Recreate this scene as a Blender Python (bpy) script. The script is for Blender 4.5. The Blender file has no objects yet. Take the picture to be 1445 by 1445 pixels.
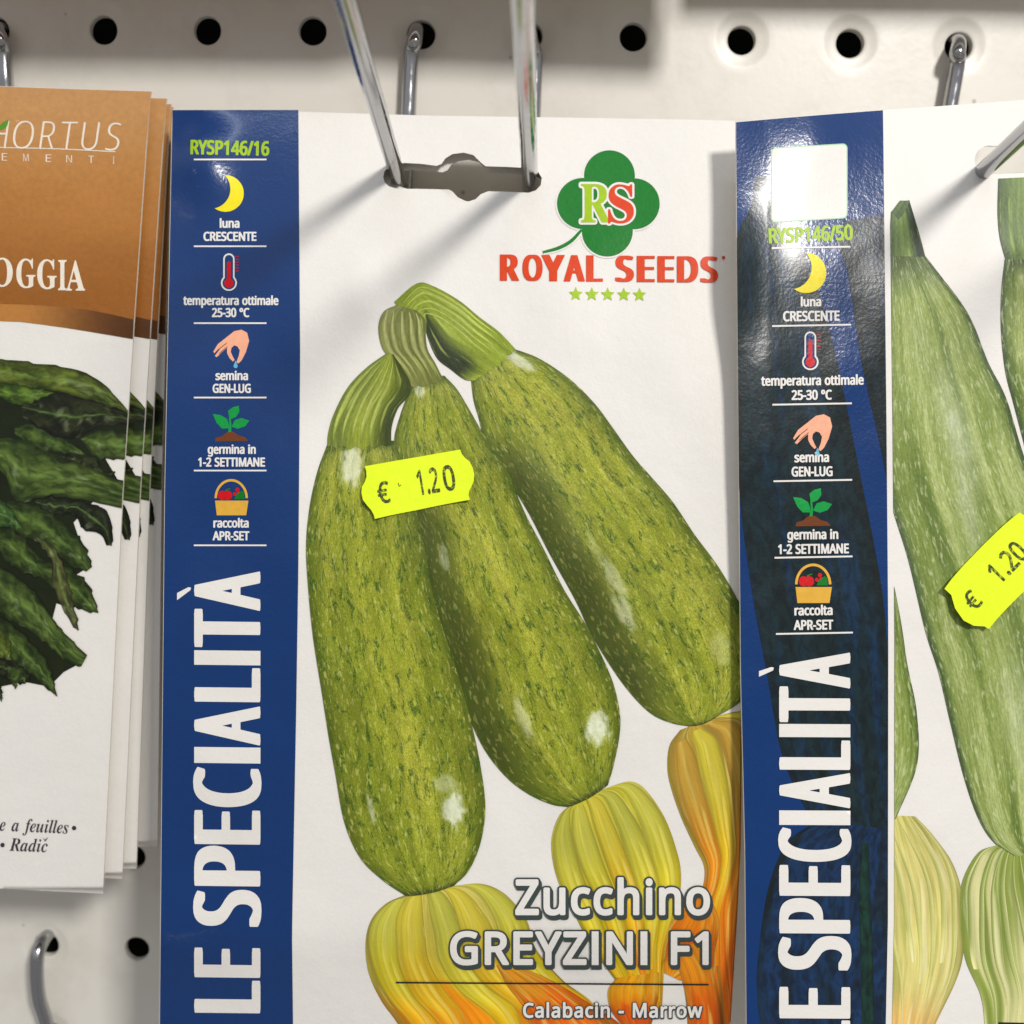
import bpy, bmesh, math
import numpy as np
from mathutils import Vector, Matrix
from mathutils.geometry import tessellate_polygon

SC = bpy.context.scene
COL = SC.collection
# ------------------------------------------------------------------ camera
# board frame, millimetres: X right, Y down, Z into the wall.  World: x=X, y=Z, z=-Y, in metres.
R = np.array([[0.99983554, -0.00536141, -0.0173246], [0.00325151, 0.99281752, -0.11959429], [0.01784136, 0.11951829, 0.99267168]])
CAM = np.array([116.82309, 82.59447, -241.10908])
F = 1391.0
def b2w(v): return Vector((v[0], v[2], -v[1]))
cam = bpy.data.cameras.new('camera'); cam.lens = 36 * F / 1445; cam.sensor_width = 36
cam.clip_start = 0.005; cam.clip_end = 20
cam.dof.use_dof = True; cam.dof.focus_distance = 0.200; cam.dof.aperture_fstop = 13
camo = bpy.data.objects.new('camera', cam); COL.objects.link(camo); SC.camera = camo
rx, ry, rz = b2w(R[0]), b2w(-R[1]), b2w(-R[2])
camo.matrix_world = Matrix(((rx.x, ry.x, rz.x, CAM[0] / 1000), (rx.y, ry.y, rz.y, CAM[2] / 1000), (rx.z, ry.z, rz.z, -CAM[1] / 1000), (0, 0, 0, 1)))
# ------------------------------------------------------------------ world and lamps
W = bpy.data.worlds.new("World"); SC.world = W; W.use_nodes = True
wn = W.node_tree.nodes; wl = W.node_tree.links
bg = wn['Background']; bg.inputs[1].default_value = 0.62
tc = wn.new('ShaderNodeTexCoord'); sp = wn.new('ShaderNodeSeparateXYZ'); rp = wn.new('ShaderNodeValToRGB')
wl.new(tc.outputs['Generated'], sp.inputs[0]); wl.new(sp.outputs['Z'], rp.inputs[0]); wl.new(rp.outputs[0], bg.inputs[0])
rp.color_ramp.elements[0].position = 0.0; rp.color_ramp.elements[0].color = (0.44, 0.43, 0.43, 1)
rp.color_ramp.elements[1].position = 0.75; rp.color_ramp.elements[1].color = (1.03, 1.07, 1.14, 1)
def area(name, direction, dist, sx, sy, power, color, target=(120, 70, -20)):
    l = bpy.data.lights.new(name, 'AREA'); l.shape = 'RECTANGLE'; l.size = sx; l.size_y = sy; l.energy = power; l.color = color
    o = bpy.data.objects.new(name, l); COL.objects.link(o)
    t = b2w(np.array(target) / 1000.0); d = Vector(direction).normalized(); o.location = t + d * dist
    o.rotation_euler = d.to_track_quat('Z', 'Y').to_euler(); return o
# world directions: +x right, -y out of the wall, +z up
area('spot_lamp', (0.5, -1.0, 0.62), 1.3, 0.18, 0.18, 12.7, (1.0, 0.965, 0.92))
area('added_strip_light', (0.02, -0.42, 0.90), 1.5, 1.1, 0.05, 2.2, (0.86, 0.93, 1.0))  # unseen strip light, added for glints, soft fill and reflections in the chrome
SC.view_settings.view_transform = 'Standard'; SC.view_settings.look = 'None'; SC.view_settings.exposure = 0; SC.view_settings.gamma = 1
SC.cycles.max_bounces = 8
# ------------------------------------------------------------------ helpers
def lin(c):
    c = np.asarray(c, float) / 255.0
    return np.where(c <= 0.04045, c / 12.92, ((c + 0.055) / 1.055) ** 2.4)
def rays(px):
    px = np.asarray(px, float)
    d = np.stack([(px[:, 0] - 722.5) / F, (px[:, 1] - 722.5) / F, np.ones(len(px))], 1)
    return d @ R            # = R^T d
def hit(px, hf, off=0.0):
    """photo-pixel positions -> points (mm, board frame) on the surface that stands hf(X,Y) in front of the board"""
    d = rays(px); h = np.full(len(d), 25.0)
    for _ in range(14):
        t = (-h - CAM[2]) / d[:, 2]; P = CAM + t[:, None] * d
        h = hf(P[:, 0], P[:, 1]) + off
    t = (-h - CAM[2]) / d[:, 2]
    return CAM + t[:, None] * d
def hitz(p, h): return hit([p], lambda X, Y: X * 0 + h)[0]
def nrm(P, hf):
    e = 0.4
    gx = (hf(P[:, 0] + e, P[:, 1]) - hf(P[:, 0] - e, P[:, 1])) / (2 * e)
    gy = (hf(P[:, 0], P[:, 1] + e) - hf(P[:, 0], P[:, 1] - e)) / (2 * e)
    n = np.stack([-gx, -gy, -np.ones(len(P))], 1)
    return n / np.linalg.norm(n, axis=1)[:, None]
def toworld(P): return np.stack([P[:, 0], P[:, 2], -P[:, 1]], 1)
ROOT = {}
def tag(o, label, cat, group=None, kind=None):
    if label: o['label'] = label
    if cat: o['category'] = cat
    if group: o['group'] = group
    if kind: o['kind'] = kind
    return o
def empty(name, P):
    o = bpy.data.objects.new(name, None); COL.objects.link(o); o.empty_display_size = 0.01
    o.location = b2w(np.array(P) / 1000.0); ROOT[o] = np.array(o.location); return o
def mkobj(name, P, faces, mat, parent=None, normals=None, uv=None, col=None, hl=None, smooth=True):
    """P in mm, board frame"""
    V = toworld(np.asarray(P)) / 1000.0
    if parent is None:
        org = V.mean(0)
    else:
        org = ROOT[parent]
    me = bpy.data.meshes.new(name)
    me.from_pydata((V - org).tolist(), [], faces)
    if smooth and len(me.polygons): me.polygons.foreach_set('use_smooth', np.ones(len(me.polygons), bool))
    if uv is not None:
        lay = me.uv_layers.new(name='UVMap'); li = np.empty(len(me.loops), np.int32); me.loops.foreach_get('vertex_index', li)
        lay.data.foreach_set('uv', np.asarray(uv, np.float32)[li].ravel())
    if col is not None:
        a = me.color_attributes.new('Col', 'FLOAT_COLOR', 'POINT')
        c = np.ones((len(V), 4), np.float32); c[:, :3] = np.clip(col, 0, 1); 
        if hl is not None: c[:, 3] = np.clip(hl, 0, 1)
        else: c[:, 3] = 0
        a.data.foreach_set('color', c.ravel())
    me.update()
    if normals is not None: me.normals_split_custom_set_from_vertices(toworld(normals).tolist())
    me.materials.append(mat)
    o = bpy.data.objects.new(name, me); COL.objects.link(o)
    if parent is None: o.location = Vector(org); ROOT[o] = org
    else: o.parent = parent; ROOT[o] = org
    return o
def area2(L): L = np.asarray(L); return 0.5 * np.sum(L[:, 0] * np.roll(L[:, 1], -1) - np.roll(L[:, 0], -1) * L[:, 1])
def inside(p, L):
    x, y = p; c = False; n = len(L)
    for i in range(n):
        x1, y1 = L[i]; x2, y2 = L[(i + 1) % n]
        if (y1 > y) != (y2 > y) and x < (x2 - x1) * (y - y1) / (y2 - y1) + x1: c = not c
    return c
def tess(shapes, step):
    """shapes: list of [outer, hole, hole...] in px -> verts, faces, cut along a grid so that they can follow a curved sheet"""
    bm = bmesh.new()
    for S in shapes:
        pl = [[Vector((float(x), float(y), 0)) for x, y in L] for L in S]
        fl = [p for l in pl for p in l]; vs = [bm.verts.new(p) for p in fl]
        for t in tessellate_polygon(pl):
            a, b, c = [fl[i] for i in t]
            cr = (b.x - a.x) * (c.y - a.y) - (b.y - a.y) * (c.x - a.x)
            if abs(cr) < 1e-9: continue
            q = t if cr < 0 else (t[0], t[2], t[1])
            try: bm.faces.new([vs[i] for i in q])
            except ValueError: pass
    if step:
        xs = [v.co.x for v in bm.verts]; ys = [v.co.y for v in bm.verts]
        for ax, lo, hi in ((0, min(xs), max(xs)), (1, min(ys), max(ys))):
            k = math.floor(lo / step) + 1
            while k * step < hi:
                co = [0, 0, 0]; no = [0, 0, 0]; co[ax] = k * step; no[ax] = 1
                bmesh.ops.bisect_plane(bm, geom=bm.verts[:] + bm.edges[:] + bm.faces[:], plane_co=co, plane_no=no); k += 1
    bm.verts.index_update()
    V = np.array([v.co[:2] for v in bm.verts]); Fc = [[v.index for v in f.verts] for f in bm.faces]
    bm.free(); return V, Fc
class Sheet:
    def __init__(s, hf, xlo=None, xhi=None): s.hf = hf; s.xlo = xlo; s.xhi = xhi
    def clamp(s, V):
        V = V.copy()
        if s.xlo: V[:, 0] = np.maximum(V[:, 0], s.xlo(V[:, 1]))
        if s.xhi: V[:, 0] = np.minimum(V[:, 0], s.xhi(V[:, 1]))
        return V
def pprint(name, shapes, sheet, lay, mat, parent, step=12, col=None, clamp=False):
    step = min(step or 8, 8) if step != 14 else 6
    V, Fc = tess(shapes, step)
    if clamp: V = sheet.clamp(V)
    P = hit(V, sheet.hf, 0.05 + 0.03 * lay)
    return mkobj(name, P, Fc, mat, parent, normals=nrm(P, sheet.hf), col=(col(V) if col else None), uv=V / 100.0)
def body(name, outer, holes, sheet, thick, mat, parent, step=6, side=None):
    V, Fc = tess([[outer] + holes], step)
    P = hit(V, sheet.hf, 0); N = nrm(P, sheet.hf)
    front = mkobj(name, P, Fc, mat, parent, normals=N, uv=V / 100.0)
    # edges and back as one closed rim
    e = {}
    for f in Fc:
        for i in range(len(f)):
            a, b = f[i], f[(i + 1) % len(f)]
            if (b, a) in e: del e[(b, a)]
            else: e[(a, b)] = 1
    n = len(P); Q = np.vstack([P, P + np.array([0, 0, thick])])
    F2 = [[b, a, a + n, b + n] for a, b in e] + [[v + n for v in reversed(f)] for f in Fc]
    used = sorted({i for f in F2 for i in f}); mp = {u: k for k, u in enumerate(used)}
    mkobj('paper_edge', Q[used], [[mp[i] for i in f] for f in F2], side or mat, parent, smooth=False)
    return front
def cr(pts, n, closed=False):
    """Catmull-Rom resample to n points, even in arc length"""
    p = np.asarray(pts, float)
    if len(p) == 2: return p[0] + np.linspace(0, 1, n)[:, None] * (p[1] - p[0])
    q = np.vstack([2 * p[0] - p[1], p, 2 * p[-1] - p[-2]]) if not closed else np.vstack([p[-1], p, p[:2]])
    out = []
    for i in range(1, len(q) - 2):
        for t in np.linspace(0, 1, 10, endpoint=False):
            a, b, c, d = q[i - 1:i + 3]
            out.append(0.5 * (2 * b + (c - a) * t + (2 * a - 5 * b + 4 * c - d) * t * t + (3 * b - a - 3 * c + d) * t ** 3))
    out.append(q[-2]); out = np.array(out)
    s = np.concatenate([[0], np.cumsum(np.hypot(*np.diff(out, axis=0).T))]); u = np.linspace(0, s[-1], n)
    return np.stack([np.interp(u, s, out[:, 0]), np.interp(u, s, out[:, 1])], 1)
rng = np.random.RandomState(7)
_T = rng.rand(64, 64)
def vn(x, y):
    x = np.asarray(x, float); y = np.asarray(y, float); i = np.floor(x).astype(int); j = np.floor(y).astype(int)
    fx = x - i; fy = y - j; fx = fx * fx * (3 - 2 * fx); fy = fy * fy * (3 - 2 * fy)
    g = lambda a, b: _T[a % 64, b % 64]
    return (g(i, j) * (1 - fx) + g(i + 1, j) * fx) * (1 - fy) + (g(i, j + 1) * (1 - fx) + g(i + 1, j + 1) * fx) * fy
def fbm(x, y): return (vn(x, y) * .5 + vn(2.1 * x + 7, 2.1 * y + 3) * .3 + vn(4.3 * x + 1, 4.3 * y + 9) * .2)
def ss(a, b, x): t = np.clip((x - a) / (b - a), 0, 1); return t * t * (3 - 2 * t)
def mix(a, b, t): t = np.asarray(t)[..., None] if np.ndim(t) else t; return np.asarray(a) * (1 - t) + np.asarray(b) * t
def sweep(name, Lp, Rp, sheet, lay, mat, parent, colfn, dens=3.0, bulge=(0, 0), notch=0.0, teeth=5):
    """a printed picture patch between two boundary lines; colfn(s,t,V)->rgb, highlight"""
    Lp = np.asarray(Lp, float); Rp = np.asarray(Rp, float)
    ln = max(np.hypot(*np.diff(Lp, axis=0).T).sum(), np.hypot(*np.diff(Rp, axis=0).T).sum())
    ns = max(8, int(ln / dens)); A = cr(Lp, ns); B = cr(Rp, ns)
    wd = np.hypot(*(A - B).T).max(); nt = max(8, int(wd / dens))
    s = np.linspace(0, 1, ns); t = np.linspace(0, 1, nt); Sg, Tg = np.meshgrid(s, t, indexing='ij')
    V = A[:, None] * (1 - Tg[..., None]) + B[:, None] * Tg[..., None]
    for e_, (r0, r1) in ((0, (0, 3)), (1, (-1, -4))):
        d_ = V[r0].mean(0) - V[r1].mean(0); d_ /= np.hypot(*d_)
        tri = np.abs(np.mod(t * teeth + .25, 1) - .5) * 2 - .5
        amp = bulge[e_] * np.sin(np.pi * t) + (notch * tri * np.sin(np.pi * t) ** .5 * (.6 + .8 * vn(t * teeth, t * 0 + teeth)) if e_ == (0 if bulge[1] == 0 else 1) else 0)
        f_ = np.clip(1 - (s if e_ == 0 else 1 - s) / .10, 0, 1)
        V = V + f_[:, None, None] * amp[None, :, None] * d_
    V = V.reshape(-1, 2); Sf = Sg.ravel(); Tf = Tg.ravel()
    V0 = V; V = sheet.clamp(V)
    idx = np.arange(ns * nt).reshape(ns, nt)
    Fc = np.stack([idx[:-1, :-1], idx[1:, :-1], idx[1:, 1:], idx[:-1, 1:]], -1).reshape(-1, 4)
    # drop collapsed cells and turn all towards the viewer
    a, b, c, d = [V[Fc[:, k]] for k in range(4)]
    ar = 0.5 * ((c[:, 0] - a[:, 0]) * (d[:, 1] - b[:, 1]) - (c[:, 1] - a[:, 1]) * (d[:, 0] - b[:, 0]))
    Fc = Fc[np.abs(ar) > 0.02]; ar = ar[np.abs(ar) > 0.02]
    Fc[ar > 0] = Fc[ar > 0][:, ::-1]
    P = hit(V, sheet.hf, 0.05 + 0.03 * lay)
    col, hl = colfn(Sf, Tf, V0)
    uv = np.stack([Sf * ln / 100.0, (Tf - .5) * wd / 100.0], 1)
    return mkobj(name, P, Fc.tolist(), mat, parent, normals=nrm(P, sheet.hf), uv=uv, col=col, hl=hl)
def copytree(o, dworld, label=None, group=None, skip=()):
    """a copy of a thing with its parts and sub-parts"""
    r = o.copy(); COL.objects.link(r); r.location = Vector(o.location) + Vector(dworld)
    if label: r['label'] = label
    if group: r['group'] = group
    for ch in list(o.children):
        if ch.name.split('.')[0] in skip: continue
        c = ch.copy(); COL.objects.link(c); c.parent = r
        for g in list(ch.children):
            if g.name.split('.')[0] in skip: continue
            d = g.copy(); COL.objects.link(d); d.parent = c
    return r
# ------------------------------------------------------------------ materials
def newmat(name):
    m = bpy.data.materials.new(name); m.use_nodes = True
    return m, m.node_tree.nodes, m.node_tree.links, m.node_tree.nodes['Principled BSDF']
def gloss_bump(n, l, b, fine=0.14, broad=0.8, scale=1.0):
    """laminated film: orange-peel grain and slow waves, in object space so that all the print on a packet shares it"""
    tc = n.new('ShaderNodeTexCoord')
    n1 = n.new('ShaderNodeTexNoise'); n1.inputs['Scale'].default_value = 1500 * scale; n1.inputs['Detail'].default_value = 2
    n2 = n.new('ShaderNodeTexNoise'); n2.inputs['Scale'].default_value = 60 * scale; n2.inputs['Detail'].default_value = 3.5
    l.new(tc.outputs['Object'], n1.inputs['Vector']); l.new(tc.outputs['Object'], n2.inputs['Vector'])
    b1 = n.new('ShaderNodeBump'); b1.inputs['Strength'].default_value = fine; b1.inputs['Distance'].default_value = 0.0003
    b2 = n.new('ShaderNodeBump'); b2.inputs['Strength'].default_value = broad; b2.inputs['Distance'].default_value = 0.0006
    l.new(n1.outputs['Fac'], b1.inputs['Height']); l.new(n2.outputs['Fac'], b2.inputs['Height'])
    l.new(b2.outputs['Normal'], b1.inputs['Normal']); l.new(b1.outputs['Normal'], b.inputs['Normal'])
_ink = {}
def ink(rgb, rough=0.40, var=0.05, coat=0.0, fine=.14, broad=.8, spec=.3):
    k = (tuple(rgb), rough, var, coat, fine, broad)
    if k in _ink: return _ink[k]
    m, n, l, b = newmat('printed_ink')
    c = lin(rgb)
    tc = n.new('ShaderNodeTexCoord'); nz = n.new('ShaderNodeTexNoise'); nz.inputs['Scale'].default_value = 900; nz.inputs['Detail'].default_value = 3
    l.new(tc.outputs['Object'], nz.inputs['Vector'])
    r = n.new('ShaderNodeValToRGB'); r.color_ramp.elements[0].position = .3; r.color_ramp.elements[1].position = .7
    r.color_ramp.elements[0].color = (*np.clip(c * (1 - var), 0, 1), 1); r.color_ramp.elements[1].color = (*np.clip(c * (1 + var), 0, 1), 1)
    l.new(nz.outputs['Fac'], r.inputs[0]); l.new(r.outputs[0], b.inputs['Base Color'])
    b.inputs['Roughness'].default_value = rough; b.inputs['Coat Weight'].default_value = coat; b.inputs['Coat Roughness'].default_value = .14; b.inputs['Specular IOR Level'].default_value = spec
    gloss_bump(n, l, b, fine, broad)
    _ink[k] = m; return m
def photo_mat(name, kind, grn=(66, 84, 16), pale=(206, 206, 112), amt=1.0, rough=.42, coat=.06):
    """printed photograph: base picture colour from the attribute, skin texture from noise along the fruit"""
    m, n, l, b = newmat(name)
    at = n.new('ShaderNodeAttribute'); at.attribute_name = 'Col'; uv = n.new('ShaderNodeUVMap'); uv.uv_map = 'UVMap'
    def mp(sx, sy, off=0):
        q = n.new('ShaderNodeMapping'); q.inputs['Scale'].default_value = (sx, sy, 1); q.inputs['Location'].default_value = (off, off, 0)
        l.new(uv.outputs[0], q.inputs['Vector']); return q.outputs[0]
    def noise(v, det=3, dist=0.0, rgh=.5):
        q = n.new('ShaderNodeTexNoise'); q.inputs['Scale'].default_value = 1; q.inputs['Detail'].default_value = det; q.inputs['Distortion'].default_value = dist
        q.inputs['Roughness'].default_value = rgh
        l.new(v, q.inputs['Vector']); return q.outputs['Fac']
    def ramp(v, a, bb, lo=0, hi=1):
        q = n.new('ShaderNodeMapRange'); q.interpolation_type = 'SMOOTHSTEP'; q.inputs['From Min'].default_value = a; q.inputs['From Max'].default_value = bb
        q.inputs['To Min'].default_value = lo; q.inputs['To Max'].default_value = hi; l.new(v, q.inputs['Value']); return q.outputs[0]
    def mul(a, bb):
        q = n.new('ShaderNodeMath'); q.operation = 'MULTIPLY'
        for i, x in enumerate((a, bb)):
            if isinstance(x, (int, float)): q.inputs[i].default_value = x
            else: l.new(x, q.inputs[i])
        return q.outputs[0]
    def mixc(c1, c2, f):
        q = n.new('ShaderNodeMix'); q.data_type = 'RGBA'
        if isinstance(c1, tuple): q.inputs[6].default_value = c1
        else: l.new(c1, q.inputs[6])
        if isinstance(c2, tuple): q.inputs[7].default_value = c2
        else: l.new(c2, q.inputs[7])
        if isinstance(f, (int, float)): q.inputs[0].default_value = f
        else: l.new(f, q.inputs[0])
        return q.outputs[2]
    def scalec(c, f):
        q = n.new('ShaderNodeVectorMath'); q.operation = 'SCALE'; l.new(c, q.inputs[0]); l.new(f, q.inputs['Scale']); return q.outputs[0]
    inv = n.new('ShaderNodeMath'); inv.operation = 'SUBTRACT'; inv.inputs[0].default_value = 1; l.new(at.outputs['Alpha'], inv.inputs[1]); keep = inv.outputs[0]
    c = at.outputs['Color']
    G = (*lin(grn), 1); PL = (*lin(pale), 1)
    if kind == 'marrow':
        def voro(v, feat='F1'):
            q = n.new('ShaderNodeTexVoronoi'); q.feature = feat; q.inputs['Scale'].default_value = 1; l.new(v, q.inputs['Vector']); return q.outputs['Distance']
        def warped(sx, sy, amp, off=0):
            q = n.new('ShaderNodeTexNoise'); q.inputs['Scale'].default_value = 14; l.new(uv.outputs[0], q.inputs['Vector'])
            w = n.new('ShaderNodeVectorMath'); w.operation = 'SCALE'; l.new(q.outputs['Color'], w.inputs[0]); w.inputs['Scale'].default_value = amp
            a_ = n.new('ShaderNodeVectorMath'); a_.operation = 'ADD'; l.new(uv.outputs[0], a_.inputs[0]); l.new(w.outputs[0], a_.inputs[1])
            q = n.new('ShaderNodeMapping'); q.inputs['Scale'].default_value = (sx, sy, 1); q.inputs['Location'].default_value = (off, off, 0)
            l.new(a_.outputs[0], q.inputs['Vector']); return q.outputs[0]
        line = ramp(voro(warped(19, 40, .05), 'DISTANCE_TO_EDGE'), .02, .22, 1, 0)
        line2 = ramp(voro(warped(27, 50, .04, 3), 'DISTANCE_TO_EDGE'), .02, .20, 1, 0)
        fine = ramp(noise(mp(6, 66), 4, .4), .44, .64)
        patch = ramp(noise(mp(3.2, 10, 5), 6, .8, .68), .52, .62)
        grain = ramp(noise(mp(30, 64, 2), 3), .36, .60)
        c = mixc(c, G, mul(mul(fine, keep), .24 * amt))
        c = mixc(c, G, mul(mul(line, keep), .34 * amt))
        c = mixc(c, (*lin((34, 84, 20)), 1), mul(mul(mul(patch, line2), keep), .80 * amt))
        c = mixc(c, (*lin((34, 74, 20)), 1), mul(mul(mul(patch, grain), keep), .55 * amt))
        c = mixc(c, PL, mul(mul(ramp(noise(warped(7, 24, .03, 8), 3, .6), .57, .66), keep), .34 * amt))
        spk = voro(warped(4.5, 13, .05, 1))
        c = mixc(c, PL, mul(mul(mul(ramp(spk, .14, .30, 1, 0), ramp(noise(mp(3, 8, 11), 2), .45, .6)), keep), .42 * amt))
        c = scalec(c, ramp(noise(mp(.9, 6, 9), 3), .3, .7, .84, 1.14))
    elif kind == 'pale':
        fine = ramp(noise(mp(3, 42), 4, .3), .40, .66)
        c = mixc(c, G, mul(mul(fine, keep), .34 * amt))
        c = mixc(c, PL, mul(ramp(noise(mp(5, 22, 4), 4, .6), .52, .68), .50 * amt))
        c = scalec(c, ramp(noise(mp(16, 30, 7), 2), .3, .7, .88, 1.10))
    elif kind == 'petal':
        c = scalec(c, ramp(noise(mp(.8, 11), 5, .5), .3, .7, .80, 1.14))
        c = mixc(c, PL, mul(ramp(noise(mp(.6, 8, 6), 4, .5), .55, .66), .38 * amt))
        c = mixc(c, G, mul(ramp(noise(mp(.7, 10, 2), 4, .5), .56, .66), .34 * amt))
    elif kind == 'stalk':
        c = scalec(c, ramp(noise(mp(1.2, 16), 5, .3), .3, .7, .76, 1.20)); c = scalec(c, ramp(noise(mp(14, 30, 3), 3), .3, .7, .9, 1.1))
        c = mixc(c, PL, mul(ramp(noise(mp(1.2, 13, 6), 3), .56, .68), .40 * amt))
    elif kind == 'leaf':
        c = scalec(c, ramp(noise(mp(5, 9), 4, .6), .3, .7, .5, 1.35))
        c = mixc(c, PL, mul(ramp(noise(mp(26, 34, 6), 2), .70, .78), .14 * amt))
    else:
        c = scalec(c, ramp(noise(mp(12, 12), 3), .3, .7, .95, 1.05))
    l.new(c, b.inputs['Base Color'])
    b.inputs['Roughness'].default_value = rough; b.inputs['Coat Weight'].default_value = coat; b.inputs['Coat Roughness'].default_value = .14; b.inputs['Specular IOR Level'].default_value = .28
    gloss_bump(n, l, b)
    return m
WHITE = (233, 229, 222)
M_paper = ink(WHITE, .46, .012, .03)
M_edge = ink((226, 220, 208), .6, .03, 0)
M_board, n, l, b = newmat('enamelled_steel')
b.inputs['Roughness'].default_value = .36
tcn = n.new('ShaderNodeTexCoord'); nz = n.new('ShaderNodeTexNoise'); nz.inputs['Scale'].default_value = 700; l.new(tcn.outputs['Object'], nz.inputs['Vector'])
dn = n.new('ShaderNodeTexNoise'); dn.inputs['Scale'].default_value = 38; dn.inputs['Detail'].default_value = 8; dn.inputs['Roughness'].default_value = .7; l.new(tcn.outputs['Object'], dn.inputs['Vector'])
dr = n.new('ShaderNodeValToRGB'); dr.color_ramp.elements[0].position = .30; dr.color_ramp.elements[0].color = (*lin((221, 216, 205)), 1); dr.color_ramp.elements[1].position = .52; dr.color_ramp.elements[1].color = (*lin((233, 229, 219)), 1)
l.new(dn.outputs['Fac'], dr.inputs[0])
ds = n.new('ShaderNodeTexVoronoi'); ds.inputs['Scale'].default_value = 95; l.new(tcn.outputs['Object'], ds.inputs['Vector'])
dm = n.new('ShaderNodeMapRange'); dm.inputs['From Min'].default_value = .035; dm.inputs['From Max'].default_value = .06; dm.inputs['To Min'].default_value = .55; dm.inputs['To Max'].default_value = 0; l.new(ds.outputs['Distance'], dm.inputs[0])
dx_ = n.new('ShaderNodeMix'); dx_.data_type = 'RGBA'; l.new(dr.outputs[0], dx_.inputs[6]); dx_.inputs[7].default_value = (.16, .14, .12, 1); l.new(dm.outputs[0], dx_.inputs[0]); l.new(dx_.outputs[2], b.inputs['Base Color'])
bu = n.new('ShaderNodeBump'); bu.inputs['Strength'].default_value = .08; bu.inputs['Distance'].default_value = .0003; l.new(nz.outputs['Fac'], bu.inputs['Height']); l.new(bu.outputs[0], b.inputs['Normal'])
M_dark, n, l, b = newmat('dark_backing'); b.inputs['Base Color'].default_value = (.02, .018, .012, 1); b.inputs['Roughness'].default_value = .9
M_chrome, n, l, b = newmat('chromed_wire'); b.inputs['Metallic'].default_value = 1; b.inputs['Base Color'].default_value = (.45, .45, .46, 1)
tcn = n.new('ShaderNodeTexCoord'); nz = n.new('ShaderNodeTexNoise'); nz.inputs['Scale'].default_value = 420; nz.inputs['Detail'].default_value = 4; l.new(tcn.outputs['Object'], nz.inputs['Vector'])
rr = n.new('ShaderNodeMapRange'); rr.inputs['From Min'].default_value = .35; rr.inputs['From Max'].default_value = .7; rr.inputs['To Min'].default_value = .06; rr.inputs['To Max'].default_value = .24
l.new(nz.outputs['Fac'], rr.inputs[0]); l.new(rr.outputs[0], b.inputs['Roughness'])
bu = n.new('ShaderNodeBump'); bu.inputs['Strength'].default_value = .12; bu.inputs['Distance'].default_value = .0002; l.new(nz.outputs['Fac'], bu.inputs['Height']); l.new(bu.outputs[0], b.inputs['Normal'])
GL = {}
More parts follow.
